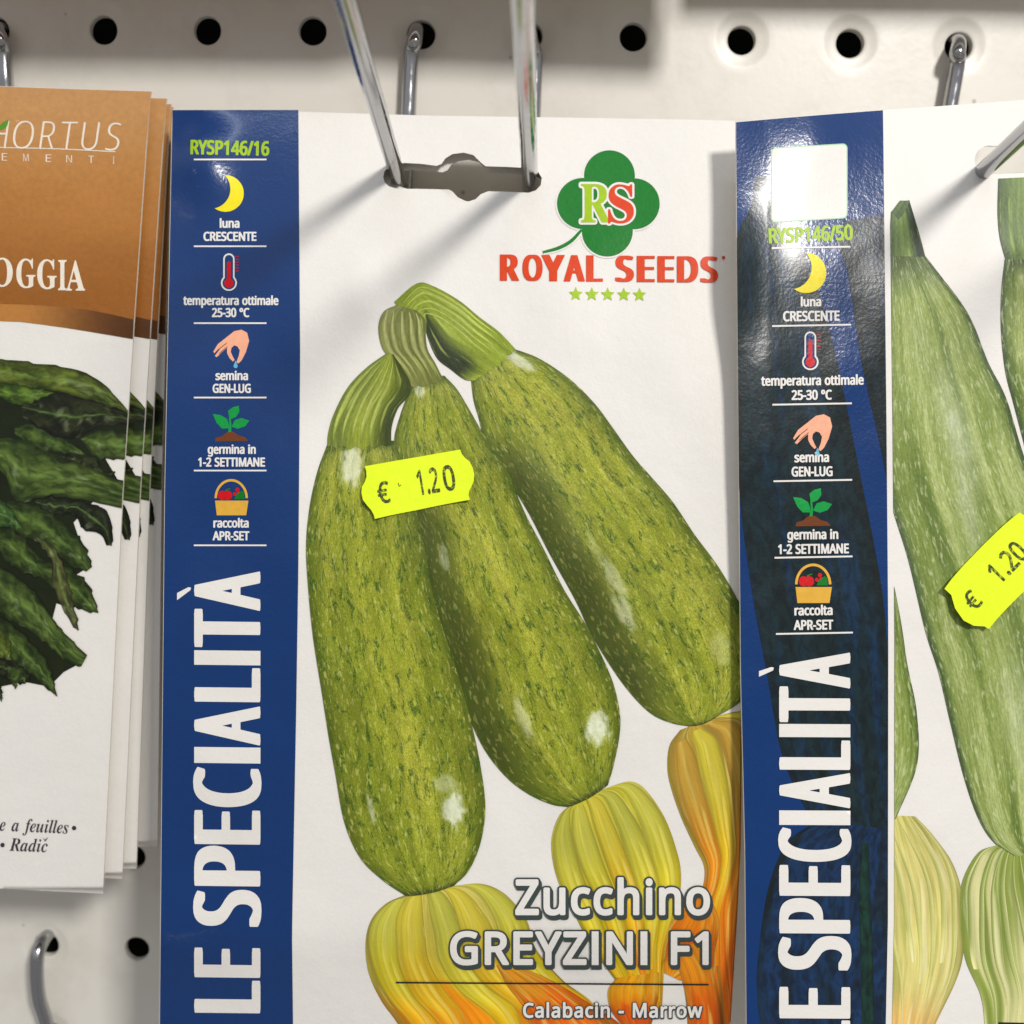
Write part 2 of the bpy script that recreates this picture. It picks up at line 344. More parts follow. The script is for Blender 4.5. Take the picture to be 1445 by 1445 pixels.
GL['N'] = {
'-': [258,[[141,160,234,160,250,164,258,169,266,178,268,184,268,244,265,254,254,264,232,270,26,270,4,264,-8,252,-10,244,-10,184,-6,176,4,166,14,162,26,160]]],
'/': [298,[[-1,-24,86,-24,106,-18,114,-10,119,-4,331,564,332,572,330,577,318,590,298,596,212,596,192,590,184,582,179,576,-32,8,-33,-2,-28,-11,-18,-19]]],
'0': [459,[[188,-30,203,-32,253,-32,289,-27,311,-21,333,-12,353,-2,369,10,389,29,403,44,416,62,427,84,437,108,444,130,450,154,456,188,460,230,461,268,461,314,458,358,454,394,448,424,440,452,429,479,418,502,404,524,387,544,363,566,345,578,325,588,299,597,269,603,255,605,217,606,193,604,169,600,147,595,125,587,105,576,89,565,57,532,43,512,33,494,23,470,15,446,8,418,3,382,-1,338,-3,296,-2,258,0,216,5,180,11,150,19,122,29,94,42,68,55,48,71,29,95,7,113,-5,133,-15,161,-24],[219,78,203,85,191,96,178,116,167,146,161,174,155,218,152,256,152,304,155,354,159,388,167,426,175,450,183,466,195,483,213,494,229,496,245,493,263,481,278,460,288,436,296,404,302,368,305,320,306,270,303,224,298,180,290,144,280,118,267,97,255,86,245,80,237,78]]],
'1': [459,[[206,-24,293,-24,313,-18,323,-8,326,-2,327,572,324,580,315,588,309,592,293,596,217,596,196,590,45,473,34,462,30,454,30,448,33,442,66,400,77,389,87,385,101,382,119,382,129,384,141,390,169,412,171,413,173,411,174,0,177,-8,185,-17,191,-20]]],
'2': [459,[[29,-24,424,-24,444,-18,457,-6,459,2,459,66,456,72,450,78,440,84,422,88,208,88,201,90,205,96,321,212,372,268,391,294,405,316,419,344,427,366,433,394,436,430,433,464,427,488,415,514,400,534,376,558,350,576,330,586,312,592,268,602,246,604,194,604,162,601,134,594,110,587,72,570,48,556,28,542,14,531,5,520,4,510,8,502,41,460,50,451,56,447,74,443,92,443,104,445,114,450,154,476,178,488,202,494,224,495,234,494,244,491,256,483,264,476,271,466,275,454,279,428,277,398,269,368,255,340,235,312,215,288,180,251,-1,66,-3,58,-3,2,-2,-4,2,-10,10,-18]]],
'3': [459,[[135,-30,160,-32,224,-32,260,-29,286,-24,310,-18,344,-6,364,4,382,15,397,28,415,46,424,58,434,74,443,92,449,110,454,144,455,176,451,204,444,224,433,246,418,264,396,285,368,301,365,304,366,306,387,322,408,344,419,360,429,382,435,404,437,426,437,458,432,482,425,502,413,524,402,538,382,558,370,568,356,576,338,585,316,593,282,600,248,604,190,604,166,602,142,598,98,586,52,566,34,556,14,543,2,532,-1,526,-2,518,1,512,32,469,44,457,54,453,70,450,86,450,96,453,106,456,144,479,166,488,190,494,216,497,242,493,260,484,266,479,272,471,278,454,281,434,279,414,271,392,259,376,238,362,224,356,214,354,178,350,116,350,104,347,94,343,85,334,82,326,81,272,82,264,86,256,95,248,106,244,116,242,190,241,228,237,246,233,256,229,266,224,278,216,285,208,291,198,295,184,297,166,296,152,292,132,286,116,279,104,266,93,248,83,232,79,200,76,166,78,126,85,98,94,63,108,48,112,28,112,10,107,-1,98,-5,90,-6,22,-2,14,6,6,32,-7,62,-17,96,-25]]],
'4': [459,[[282,-24,367,-24,383,-20,389,-17,398,-8,401,0,401,98,402,104,407,106,451,106,461,108,474,114,481,122,485,130,485,192,484,196,481,202,471,211,453,217,407,217,403,218,402,220,401,576,398,584,389,592,369,599,277,599,259,594,247,584,-18,206,-23,198,-25,192,-25,128,-22,122,-13,113,-1,108,11,106,247,105,249,100,250,-2,253,-9,263,-18],[153,217,151,220,153,224,241,349,247,356,249,354,249,348,249,220,247,218,243,217]]],
'5': [459,[[144,-30,171,-32,227,-32,247,-30,291,-22,333,-8,353,1,369,11,385,23,401,39,413,52,423,66,441,100,449,124,453,150,455,186,453,216,447,244,439,264,427,286,411,306,391,325,373,338,346,352,319,362,287,370,261,374,183,374,179,376,178,378,186,478,187,482,189,484,381,484,399,489,405,494,413,502,415,508,415,572,411,581,399,591,379,596,79,596,57,590,48,582,45,576,22,310,23,300,25,294,37,283,67,264,77,259,89,256,113,256,163,265,197,268,229,265,249,260,268,250,281,238,291,220,297,196,299,174,297,156,293,138,287,122,279,108,272,100,257,90,243,83,227,79,201,76,165,80,121,90,101,97,79,108,61,113,43,113,27,109,21,106,11,96,9,88,9,22,13,14,21,6,45,-6,73,-16,107,-25]]],
'6': [459,[[198,-30,216,-32,264,-32,290,-29,330,-19,362,-5,389,14,419,44,431,60,439,74,453,108,460,138,463,168,462,206,457,244,448,270,435,296,421,314,400,336,380,351,356,364,326,374,298,380,278,382,230,382,202,379,172,371,169,372,169,374,174,394,180,412,187,428,198,446,214,466,228,476,242,484,266,493,300,498,324,497,344,495,364,490,382,490,402,494,410,500,416,506,419,514,419,574,416,581,408,589,394,596,372,601,338,604,278,604,256,603,228,599,202,593,172,583,154,574,132,562,112,548,89,526,73,508,60,490,46,466,34,440,24,412,14,374,8,336,4,294,2,246,3,206,8,168,14,140,24,110,37,80,52,57,68,38,96,11,116,-2,140,-14,166,-23],[226,78,212,84,195,96,185,108,175,124,168,142,162,164,158,188,158,202,160,214,166,230,174,244,183,254,200,267,215,274,226,277,244,278,259,276,272,271,284,262,294,248,302,230,307,212,309,192,309,170,305,144,301,128,294,112,284,97,272,87,256,79,240,76]]],
'A': [512,[[-9,-24,80,-24,97,-20,104,-16,112,-8,116,-1,173,148,176,152,180,153,328,153,333,152,337,146,394,-1,400,-10,406,-16,412,-20,430,-24,520,-24,540,-18,551,-6,553,2,551,12,333,574,328,583,318,592,308,596,296,599,214,599,194,592,182,579,-40,8,-41,-2,-36,-11,-26,-19],[222,266,220,268,220,272,252,356,256,363,258,362,261,356,292,268,288,266]]],
'C': [507,[[261,-30,283,-32,349,-32,389,-29,433,-21,483,-6,489,-2,497,5,501,14,501,78,498,86,489,95,479,99,465,101,445,101,399,89,355,82,327,80,301,81,279,85,261,92,243,101,221,118,203,142,189,168,179,198,170,238,167,276,169,316,175,356,185,390,192,408,201,424,222,452,235,463,249,473,265,481,281,487,313,492,337,492,371,486,397,478,425,467,441,463,463,463,483,469,495,482,522,538,524,546,521,554,511,565,481,579,451,588,417,597,393,601,355,604,295,604,269,602,235,596,193,584,165,572,137,557,115,541,89,516,71,496,54,472,38,442,26,414,17,380,10,338,7,292,8,244,14,200,20,172,30,142,46,106,64,78,83,55,109,30,135,11,169,-7,195,-16,235,-26]]],
'E': [446,[[68,-24,404,-24,426,-18,438,-6,440,2,440,64,436,72,424,82,404,88,198,88,194,89,192,94,192,236,194,243,392,244,408,248,414,251,423,262,425,272,425,332,420,341,414,347,408,350,390,354,194,355,192,362,192,482,194,484,198,485,404,485,424,490,436,500,440,510,439,574,436,581,426,590,404,596,72,596,50,590,38,578,36,568,36,0,39,-8,48,-17,54,-20]]],
'F': [416,[[68,-24,158,-24,178,-18,190,-6,192,2,192,212,194,218,200,219,390,219,410,225,422,236,425,244,424,308,420,316,414,322,408,325,390,330,200,330,193,332,192,338,192,478,194,484,198,485,404,485,424,490,436,500,440,510,439,574,436,581,426,590,404,596,72,596,50,590,38,578,36,568,36,0,39,-8,48,-17,54,-20]]],
'G': [584,[[271,-30,293,-32,365,-32,409,-29,443,-25,487,-16,537,-3,553,3,562,12,566,18,566,24,566,304,563,310,553,320,543,324,531,326,321,326,309,324,297,319,287,309,284,300,284,238,287,232,294,224,301,219,319,214,405,214,410,212,410,90,409,86,405,85,355,79,323,80,285,85,267,91,249,100,234,110,219,122,206,138,196,154,188,170,180,192,174,214,169,242,167,274,167,298,168,320,173,348,179,372,187,394,195,410,204,426,223,448,241,462,257,472,275,481,293,487,329,492,357,492,385,489,405,484,477,461,499,461,517,466,523,471,531,480,558,542,557,550,555,555,546,564,539,568,499,583,455,594,421,600,379,604,315,604,289,602,251,596,221,589,191,579,157,563,137,551,111,531,87,508,65,482,47,454,34,430,20,392,12,356,8,312,7,264,11,222,18,182,31,144,42,118,59,90,79,64,103,40,131,17,163,-1,197,-14,235,-24]]],
'I': [260,[[45,-24,45,596,215,596,215,-24]]],
'L': [420,[[68,-24,408,-24,424,-20,430,-17,439,-8,442,0,442,66,435,76,430,81,424,84,406,88,200,88,193,90,192,96,192,572,189,580,180,589,174,592,158,596,68,596,54,592,48,589,39,580,36,572,36,0,39,-8,48,-17,54,-20]]],
'M': [727,[[68,-24,154,-24,173,-18,182,-10,185,-4,186,4,186,248,188,258,190,257,194,248,288,-2,292,-9,302,-18,324,-24,398,-24,418,-18,429,-8,434,2,529,252,534,261,536,259,536,252,536,2,538,-6,550,-18,572,-24,658,-24,674,-20,682,-15,690,-5,692,4,692,570,690,576,686,583,676,591,658,596,538,596,516,591,506,582,499,570,364,219,362,219,359,224,230,566,224,580,212,591,192,596,70,596,52,591,45,586,38,578,36,570,36,2,39,-8,48,-17,54,-20]]],
'N': [609,[[68,-24,154,-24,174,-17,183,-8,186,-3,186,320,188,329,190,329,194,324,405,-4,416,-16,424,-20,440,-24,538,-24,558,-19,570,-9,573,-2,574,4,574,570,570,580,562,589,556,592,540,596,456,596,436,590,427,582,423,576,422,568,422,250,422,245,420,243,413,252,204,576,193,588,186,592,170,596,72,596,52,591,39,580,36,574,36,568,36,0,39,-8,48,-17,54,-20]]],
'P': [485,[[68,-24,158,-24,178,-18,190,-6,192,2,192,192,194,198,258,200,290,203,330,212,362,222,394,237,418,254,446,282,462,306,477,338,485,374,486,396,486,424,480,460,474,478,466,494,452,516,423,546,410,556,396,564,370,576,336,586,302,593,260,596,70,596,50,590,38,578,36,568,36,0,39,-8,48,-17,54,-20],[194,310,192,316,192,484,194,486,200,487,252,484,276,480,298,470,308,462,316,450,323,434,327,414,327,394,324,372,319,354,312,342,306,334,294,326,270,316,228,310,200,309]]],
'R': [499,[[68,-24,158,-24,178,-18,190,-6,192,2,192,206,194,211,198,212,230,212,234,210,360,-3,374,-18,384,-22,396,-24,494,-24,514,-18,526,-7,528,2,524,12,382,244,384,249,410,264,428,278,446,296,459,312,469,328,478,350,482,366,486,392,486,424,484,446,478,472,471,492,461,510,448,526,426,548,405,562,378,575,340,587,310,592,268,596,70,596,50,590,38,578,36,568,36,0,39,-8,48,-17,54,-20],[196,322,193,324,192,328,193,484,196,486,216,486,266,483,288,478,306,468,314,460,320,448,325,434,327,412,327,394,324,377,318,360,311,348,306,342,294,334,284,329,272,326,238,322]]],
'S': [440,[[137,-30,163,-32,241,-31,281,-25,323,-13,359,4,385,23,413,52,423,66,431,82,439,104,443,126,444,150,444,176,441,194,435,214,428,230,418,246,407,258,387,278,371,291,355,301,307,325,225,358,203,369,187,379,177,388,170,400,165,418,163,432,166,454,170,464,176,474,191,485,209,491,233,493,271,489,303,481,339,468,355,463,377,464,395,469,405,478,409,484,430,544,430,552,427,557,418,566,411,570,359,588,327,596,301,601,263,604,207,604,169,600,143,594,119,586,97,577,77,565,61,553,39,530,27,514,18,498,11,476,7,454,6,424,8,402,12,382,18,364,28,344,39,329,69,298,83,287,101,276,143,255,225,223,259,204,270,196,276,190,282,180,286,168,288,154,288,140,285,126,280,112,273,102,265,95,251,88,239,83,203,79,181,80,153,83,109,93,65,109,53,111,33,111,21,108,11,104,3,96,-1,86,-1,20,2,12,9,4,23,-4,59,-16,95,-25]]],
'T': [446,[[177,-24,268,-24,288,-18,296,-10,300,-4,301,4,301,482,304,485,308,485,444,485,456,488,466,492,475,500,479,508,479,570,476,580,464,591,442,596,2,596,-20,590,-29,582,-33,576,-34,570,-34,508,-30,500,-20,491,0,485,138,485,142,485,145,482,145,0,148,-8,156,-16,162,-20]]],
'U': [586,[[243,-30,266,-32,320,-32,340,-30,364,-27,390,-20,426,-8,458,9,486,32,502,48,514,63,533,94,542,118,549,140,553,166,555,196,555,572,552,580,540,591,520,596,434,596,414,590,405,582,401,576,400,568,400,206,399,184,396,166,391,146,385,130,377,116,366,104,352,93,336,85,320,81,298,79,274,81,256,84,238,91,222,102,214,110,203,126,196,142,192,158,188,182,186,206,186,568,184,578,172,590,152,596,66,596,44,590,35,582,31,576,30,568,30,198,34,154,38,134,44,114,56,88,74,58,98,32,122,12,146,-3,172,-14,208,-24]]],
'Y': [454,[[181,-24,272,-24,292,-18,303,-6,305,2,306,218,492,562,495,568,494,576,490,582,480,591,460,596,370,596,356,594,344,588,334,576,228,378,226,379,223,382,121,576,110,588,103,592,86,596,-6,596,-27,590,-39,578,-41,570,-39,562,148,216,149,210,149,-2,152,-8,162,-18]]],
'Z': [459,[[21,-24,434,-24,454,-19,466,-8,469,0,469,66,464,74,458,80,452,84,434,88,188,88,182,90,182,92,459,510,461,518,461,574,458,580,448,590,438,594,424,596,34,596,12,590,1,580,-2,570,-2,508,2,499,14,489,34,484,262,484,266,484,268,482,265,476,-10,62,-12,54,-12,2,-10,-4,-6,-10,2,-18]]],
'a': [450,[[132,-30,153,-32,201,-32,219,-30,255,-22,293,-8,307,-18,325,-23,393,-24,413,-17,421,-10,426,-4,427,4,427,294,426,316,423,338,419,356,413,372,405,388,397,400,379,419,369,427,357,435,341,443,317,451,279,459,253,461,211,461,181,459,157,455,133,449,89,434,57,419,44,406,43,400,43,394,63,346,73,333,81,328,97,324,119,324,133,328,167,342,191,351,213,355,229,355,245,353,259,344,265,334,271,314,274,288,273,284,271,282,207,279,161,274,113,262,91,254,71,245,47,228,26,208,14,192,3,169,-2,154,-4,140,-5,118,-4,96,2,66,16,38,25,26,40,10,61,-6,77,-14,93,-20],[185,74,175,76,163,83,158,90,155,100,152,116,154,132,158,148,164,158,169,162,179,169,199,176,241,182,271,183,273,180,273,172,269,138,264,120,253,102,239,89,221,80,205,75]]],
'b': [493,[[229,-30,248,-32,306,-31,330,-27,360,-18,384,-7,405,6,431,30,448,50,463,74,475,102,483,130,489,164,491,196,490,246,487,280,479,316,472,335,463,356,452,374,440,390,418,412,406,422,390,433,370,443,348,451,326,457,290,461,238,460,216,457,186,449,182,449,181,454,181,608,177,618,166,628,146,634,62,634,50,631,42,628,36,624,29,616,26,608,27,-2,30,-8,40,-17,60,-24,128,-23,146,-18,156,-10,160,-9,194,-22],[250,76,232,80,216,88,207,98,198,114,190,138,184,168,181,198,181,234,184,264,188,288,195,314,204,330,212,339,228,349,242,352,260,354,278,351,294,343,306,332,317,314,324,292,330,264,334,232,334,202,331,170,327,148,319,122,308,102,298,90,282,80,264,75]]],
'c': [385,[[197,-30,216,-32,272,-32,314,-26,344,-18,374,-6,384,1,390,7,393,12,393,78,389,86,382,93,376,97,360,101,338,101,286,83,266,79,242,77,218,81,208,85,196,93,190,100,182,111,172,132,164,162,160,196,159,222,161,246,168,284,174,302,182,318,191,330,200,338,220,348,244,352,276,347,324,333,344,332,364,338,376,348,380,356,399,406,400,416,396,424,388,432,366,442,340,450,314,456,270,462,222,462,204,460,174,455,140,445,116,434,98,424,82,412,63,394,50,379,38,362,26,340,17,320,9,290,4,256,2,220,3,190,6,156,11,126,20,100,29,80,42,58,56,41,79,18,98,4,120,-8,140,-16,174,-26]]],
'e': [452,[[206,-30,226,-32,286,-32,318,-29,342,-25,380,-14,416,-1,422,3,429,10,434,18,434,82,430,90,418,100,400,105,380,105,364,101,328,88,304,81,260,76,236,79,224,81,214,86,193,100,180,118,170,140,162,172,163,176,166,177,420,177,440,183,449,192,453,198,453,262,449,300,444,318,437,340,419,374,405,392,387,410,376,420,360,431,328,447,310,453,284,459,258,462,214,462,184,458,158,452,136,445,114,434,98,424,82,412,60,390,47,374,36,356,25,336,16,312,10,290,6,268,3,246,2,210,3,178,6,156,12,130,18,110,30,84,42,64,54,48,76,25,90,14,108,2,132,-10,160,-20,184,-26],[170,282,167,284,167,286,172,304,179,320,190,335,198,343,210,350,220,354,232,355,244,354,252,352,263,346,272,338,280,326,285,316,290,300,293,286,292,283,288,282]]],
'g': [493,[[173,-214,198,-216,276,-215,316,-209,356,-196,386,-181,409,-162,433,-136,443,-120,451,-102,459,-80,462,-64,467,-24,467,426,467,432,464,438,456,446,450,449,432,454,360,454,342,448,332,440,328,440,308,448,280,456,260,460,238,462,188,461,170,458,146,452,124,444,104,434,88,423,73,410,53,388,41,372,30,351,21,332,9,292,4,252,2,210,5,162,12,126,21,96,38,62,52,42,77,16,102,-3,120,-13,136,-19,166,-27,192,-31,240,-32,270,-29,308,-19,312,-20,309,-48,303,-64,297,-76,290,-86,282,-93,270,-101,256,-107,238,-109,224,-109,172,-103,138,-95,106,-82,88,-77,70,-77,58,-80,48,-84,39,-92,36,-102,36,-164,38,-172,46,-181,60,-189,98,-201,132,-209],[224,75,210,80,194,91,185,102,175,120,167,144,163,164,160,196,159,224,162,252,166,276,172,298,182,320,193,336,205,346,218,352,234,354,256,350,272,344,284,334,296,316,304,294,311,264,314,228,314,190,311,156,307,134,299,112,289,96,276,85,262,78,240,75]]],
'h': [496,[[59,-24,148,-24,167,-18,179,-6,181,2,181,232,184,264,187,286,197,316,211,336,222,344,232,349,244,352,262,354,284,351,292,347,300,341,310,324,317,300,319,270,319,2,321,-6,332,-18,352,-24,436,-24,448,-22,460,-17,469,-8,473,0,472,298,470,320,466,342,461,360,453,378,436,402,410,427,398,435,382,442,352,453,334,457,308,460,254,461,228,458,186,447,182,447,181,452,181,610,177,618,168,627,148,633,58,633,44,629,38,626,30,618,26,610,26,0,29,-8,38,-17,44,-20]]],
'i': [207,[[59,-24,148,-24,163,-20,169,-17,177,-8,180,-2,181,430,177,438,169,446,149,453,59,453,39,446,30,438,26,430,26,0,30,-8,39,-17,45,-20],[84,478,119,477,145,484,162,494,175,506,180,514,185,526,187,536,187,556,185,568,177,584,163,598,154,604,139,611,123,615,83,614,63,608,51,603,35,588,28,580,22,566,21,548,22,528,28,514,35,505,51,490,63,484]]],
'l': [207,[[59,-24,148,-24,168,-17,177,-8,181,0,181,608,178,616,169,626,164,629,148,633,58,633,44,629,38,626,30,618,26,610,26,0,29,-8,38,-17,44,-20]]],
'm': [750,[[59,-24,148,-24,167,-18,179,-6,181,2,181,232,182,254,186,282,190,298,196,316,202,328,210,338,221,346,230,350,252,354,268,351,276,347,282,342,290,328,297,304,300,272,300,0,303,-8,311,-16,318,-20,334,-24,418,-24,440,-18,451,-6,453,2,453,238,455,266,458,284,468,316,474,328,482,338,492,345,502,350,526,354,542,351,550,347,556,342,565,326,571,300,573,272,573,2,575,-6,587,-18,606,-24,692,-24,704,-21,714,-17,724,-8,727,0,726,300,724,324,718,354,711,374,699,396,688,409,670,426,658,435,644,442,624,450,602,456,566,461,518,462,484,457,462,451,440,443,423,434,404,423,400,424,378,439,356,448,326,457,300,461,246,462,230,460,196,452,164,440,160,442,150,449,132,454,60,454,40,447,30,438,26,428,26,2,29,-8,38,-17,44,-20]]],
'n': [496,[[59,-24,148,-24,167,-18,179,-6,181,2,181,236,184,264,188,286,198,316,206,330,212,337,222,344,234,350,246,352,264,354,284,351,292,347,300,341,310,324,317,300,319,270,319,2,321,-6,332,-18,354,-24,438,-24,458,-18,469,-8,472,-2,473,4,473,282,470,320,463,356,450,384,438,401,412,426,400,434,384,442,362,451,328,459,300,462,252,462,228,459,196,451,166,439,162,440,152,448,134,453,60,454,41,448,30,438,27,432,26,426,26,0,29,-8,38,-17,44,-20]]],
'o': [485,[[199,-30,216,-32,266,-32,296,-28,322,-22,342,-16,360,-9,380,2,395,12,410,25,429,44,442,61,453,78,463,98,470,118,476,140,480,162,483,188,484,220,482,254,479,280,473,304,464,328,455,348,442,368,428,386,406,408,390,421,372,432,350,443,328,451,306,456,268,462,220,462,201,460,178,456,150,449,128,440,108,430,90,418,76,407,58,388,43,370,33,354,22,330,10,292,5,270,3,238,2,202,4,174,8,150,14,126,24,100,36,76,48,58,62,41,84,19,104,4,126,-8,146,-17,172,-25],[234,76,218,79,200,90,190,100,178,118,170,140,163,166,160,198,159,228,162,254,167,282,176,308,186,326,194,336,212,348,226,352,244,354,264,351,279,344,292,334,306,314,316,290,323,264,326,234,327,206,324,178,319,148,311,124,299,104,288,91,268,80,250,76]]],
'p': [493,[[54,-214,62,-216,148,-216,166,-210,178,-199,181,-190,181,-24,182,-19,186,-19,214,-27,234,-31,254,-32,284,-32,320,-29,358,-19,388,-5,414,14,443,44,455,62,465,80,475,104,482,130,488,162,490,188,490,248,487,280,480,312,473,336,463,358,452,375,442,388,420,412,406,424,390,434,374,442,348,452,322,458,288,462,254,462,232,460,212,456,190,450,164,440,152,449,134,454,60,454,40,448,28,435,26,426,26,-190,29,-198,38,-208,44,-212],[254,75,236,79,222,85,210,95,199,112,192,132,186,158,182,192,181,228,183,262,187,288,194,310,202,326,211,338,227,348,240,352,260,354,276,351,292,343,302,334,314,315,323,294,329,270,333,244,334,212,332,186,327,154,319,128,310,110,298,93,286,83,272,77]]],
'r': [331,[[59,-24,148,-24,166,-18,178,-7,181,2,181,234,183,258,190,282,198,300,212,321,224,332,242,343,252,347,264,349,296,345,320,345,338,350,348,359,353,368,361,432,358,441,348,451,334,456,310,460,292,462,246,461,228,459,210,454,192,448,168,436,164,438,152,448,134,453,62,454,41,448,29,436,26,426,26,0,29,-8,38,-17,44,-20]]],
's': [384,[[121,-30,145,-32,217,-31,249,-26,279,-19,305,-9,333,7,361,33,375,54,383,72,388,88,390,106,390,132,388,148,383,164,375,180,367,192,343,216,317,234,279,252,197,286,167,301,159,307,155,311,152,318,151,328,153,340,161,348,171,352,193,356,213,355,237,350,303,329,325,329,343,335,350,340,357,349,380,404,381,410,378,416,365,429,343,438,317,447,287,454,263,459,227,462,175,462,147,459,103,448,83,441,65,432,51,423,37,411,23,396,12,380,5,364,1,348,-1,328,0,308,2,292,6,278,15,262,23,251,46,228,65,214,109,192,181,162,207,150,228,136,233,130,236,122,237,114,237,106,234,96,230,88,217,79,201,75,177,73,155,75,133,79,101,89,69,103,53,107,33,107,23,104,13,100,3,91,0,82,0,20,1,14,6,8,13,1,19,-2,55,-16,87,-25]]],
't': [289,[[161,-30,177,-32,225,-32,261,-27,283,-21,299,-15,309,-6,313,2,314,58,312,64,309,68,299,77,279,82,259,82,217,75,207,76,199,82,192,94,188,110,186,132,187,348,189,350,193,351,277,351,298,358,307,366,310,374,310,430,307,438,299,446,293,449,279,453,189,454,187,456,186,460,186,528,184,534,181,539,171,547,153,552,95,552,75,547,62,534,35,452,-13,429,-27,416,-29,408,-29,374,-25,366,-13,356,5,351,29,351,31,348,32,108,36,74,44,50,52,36,61,23,79,4,91,-5,117,-18,135,-24]]],
'u': [496,[[174,-30,195,-32,257,-31,295,-23,331,-10,343,-18,361,-24,435,-24,455,-17,467,-6,469,4,469,428,466,438,455,447,435,453,349,454,329,448,317,436,315,428,315,198,312,166,308,142,298,112,290,100,283,92,271,84,261,79,233,75,211,78,203,82,195,88,185,104,179,128,177,158,177,428,174,436,161,448,145,453,137,454,55,453,35,447,24,436,21,426,21,142,24,106,31,76,39,56,50,36,69,15,85,1,101,-8,119,-16,147,-25]]],
'w': [630,[[117,-23,217,-23,234,-17,245,-8,251,3,310,189,313,196,315,197,319,189,376,1,380,-7,387,-14,395,-19,415,-24,511,-23,527,-18,533,-15,543,-4,547,9,661,419,663,431,659,439,647,449,627,454,541,454,525,450,517,445,509,437,506,431,457,246,455,246,452,251,398,431,391,441,381,449,363,454,271,454,253,450,247,447,241,441,234,431,179,255,175,246,173,247,170,255,125,429,123,435,118,441,109,449,89,454,1,454,-15,450,-21,447,-31,435,-32,431,-32,423,84,1,88,-7,97,-16]]],
'°': [343,[[134,312,150,311,204,312,234,318,256,326,278,338,298,354,317,376,331,400,339,426,341,452,339,486,332,510,320,534,306,552,282,574,256,589,234,597,218,601,188,605,142,604,108,597,78,585,54,569,30,544,21,532,13,516,7,500,4,482,2,444,4,430,7,414,12,402,20,386,28,373,38,362,54,346,68,336,96,322],[162,408,152,414,144,428,139,448,140,470,145,490,152,502,162,508,176,509,182,507,190,502,198,490,204,468,204,448,199,426,190,413,178,407]]],
}
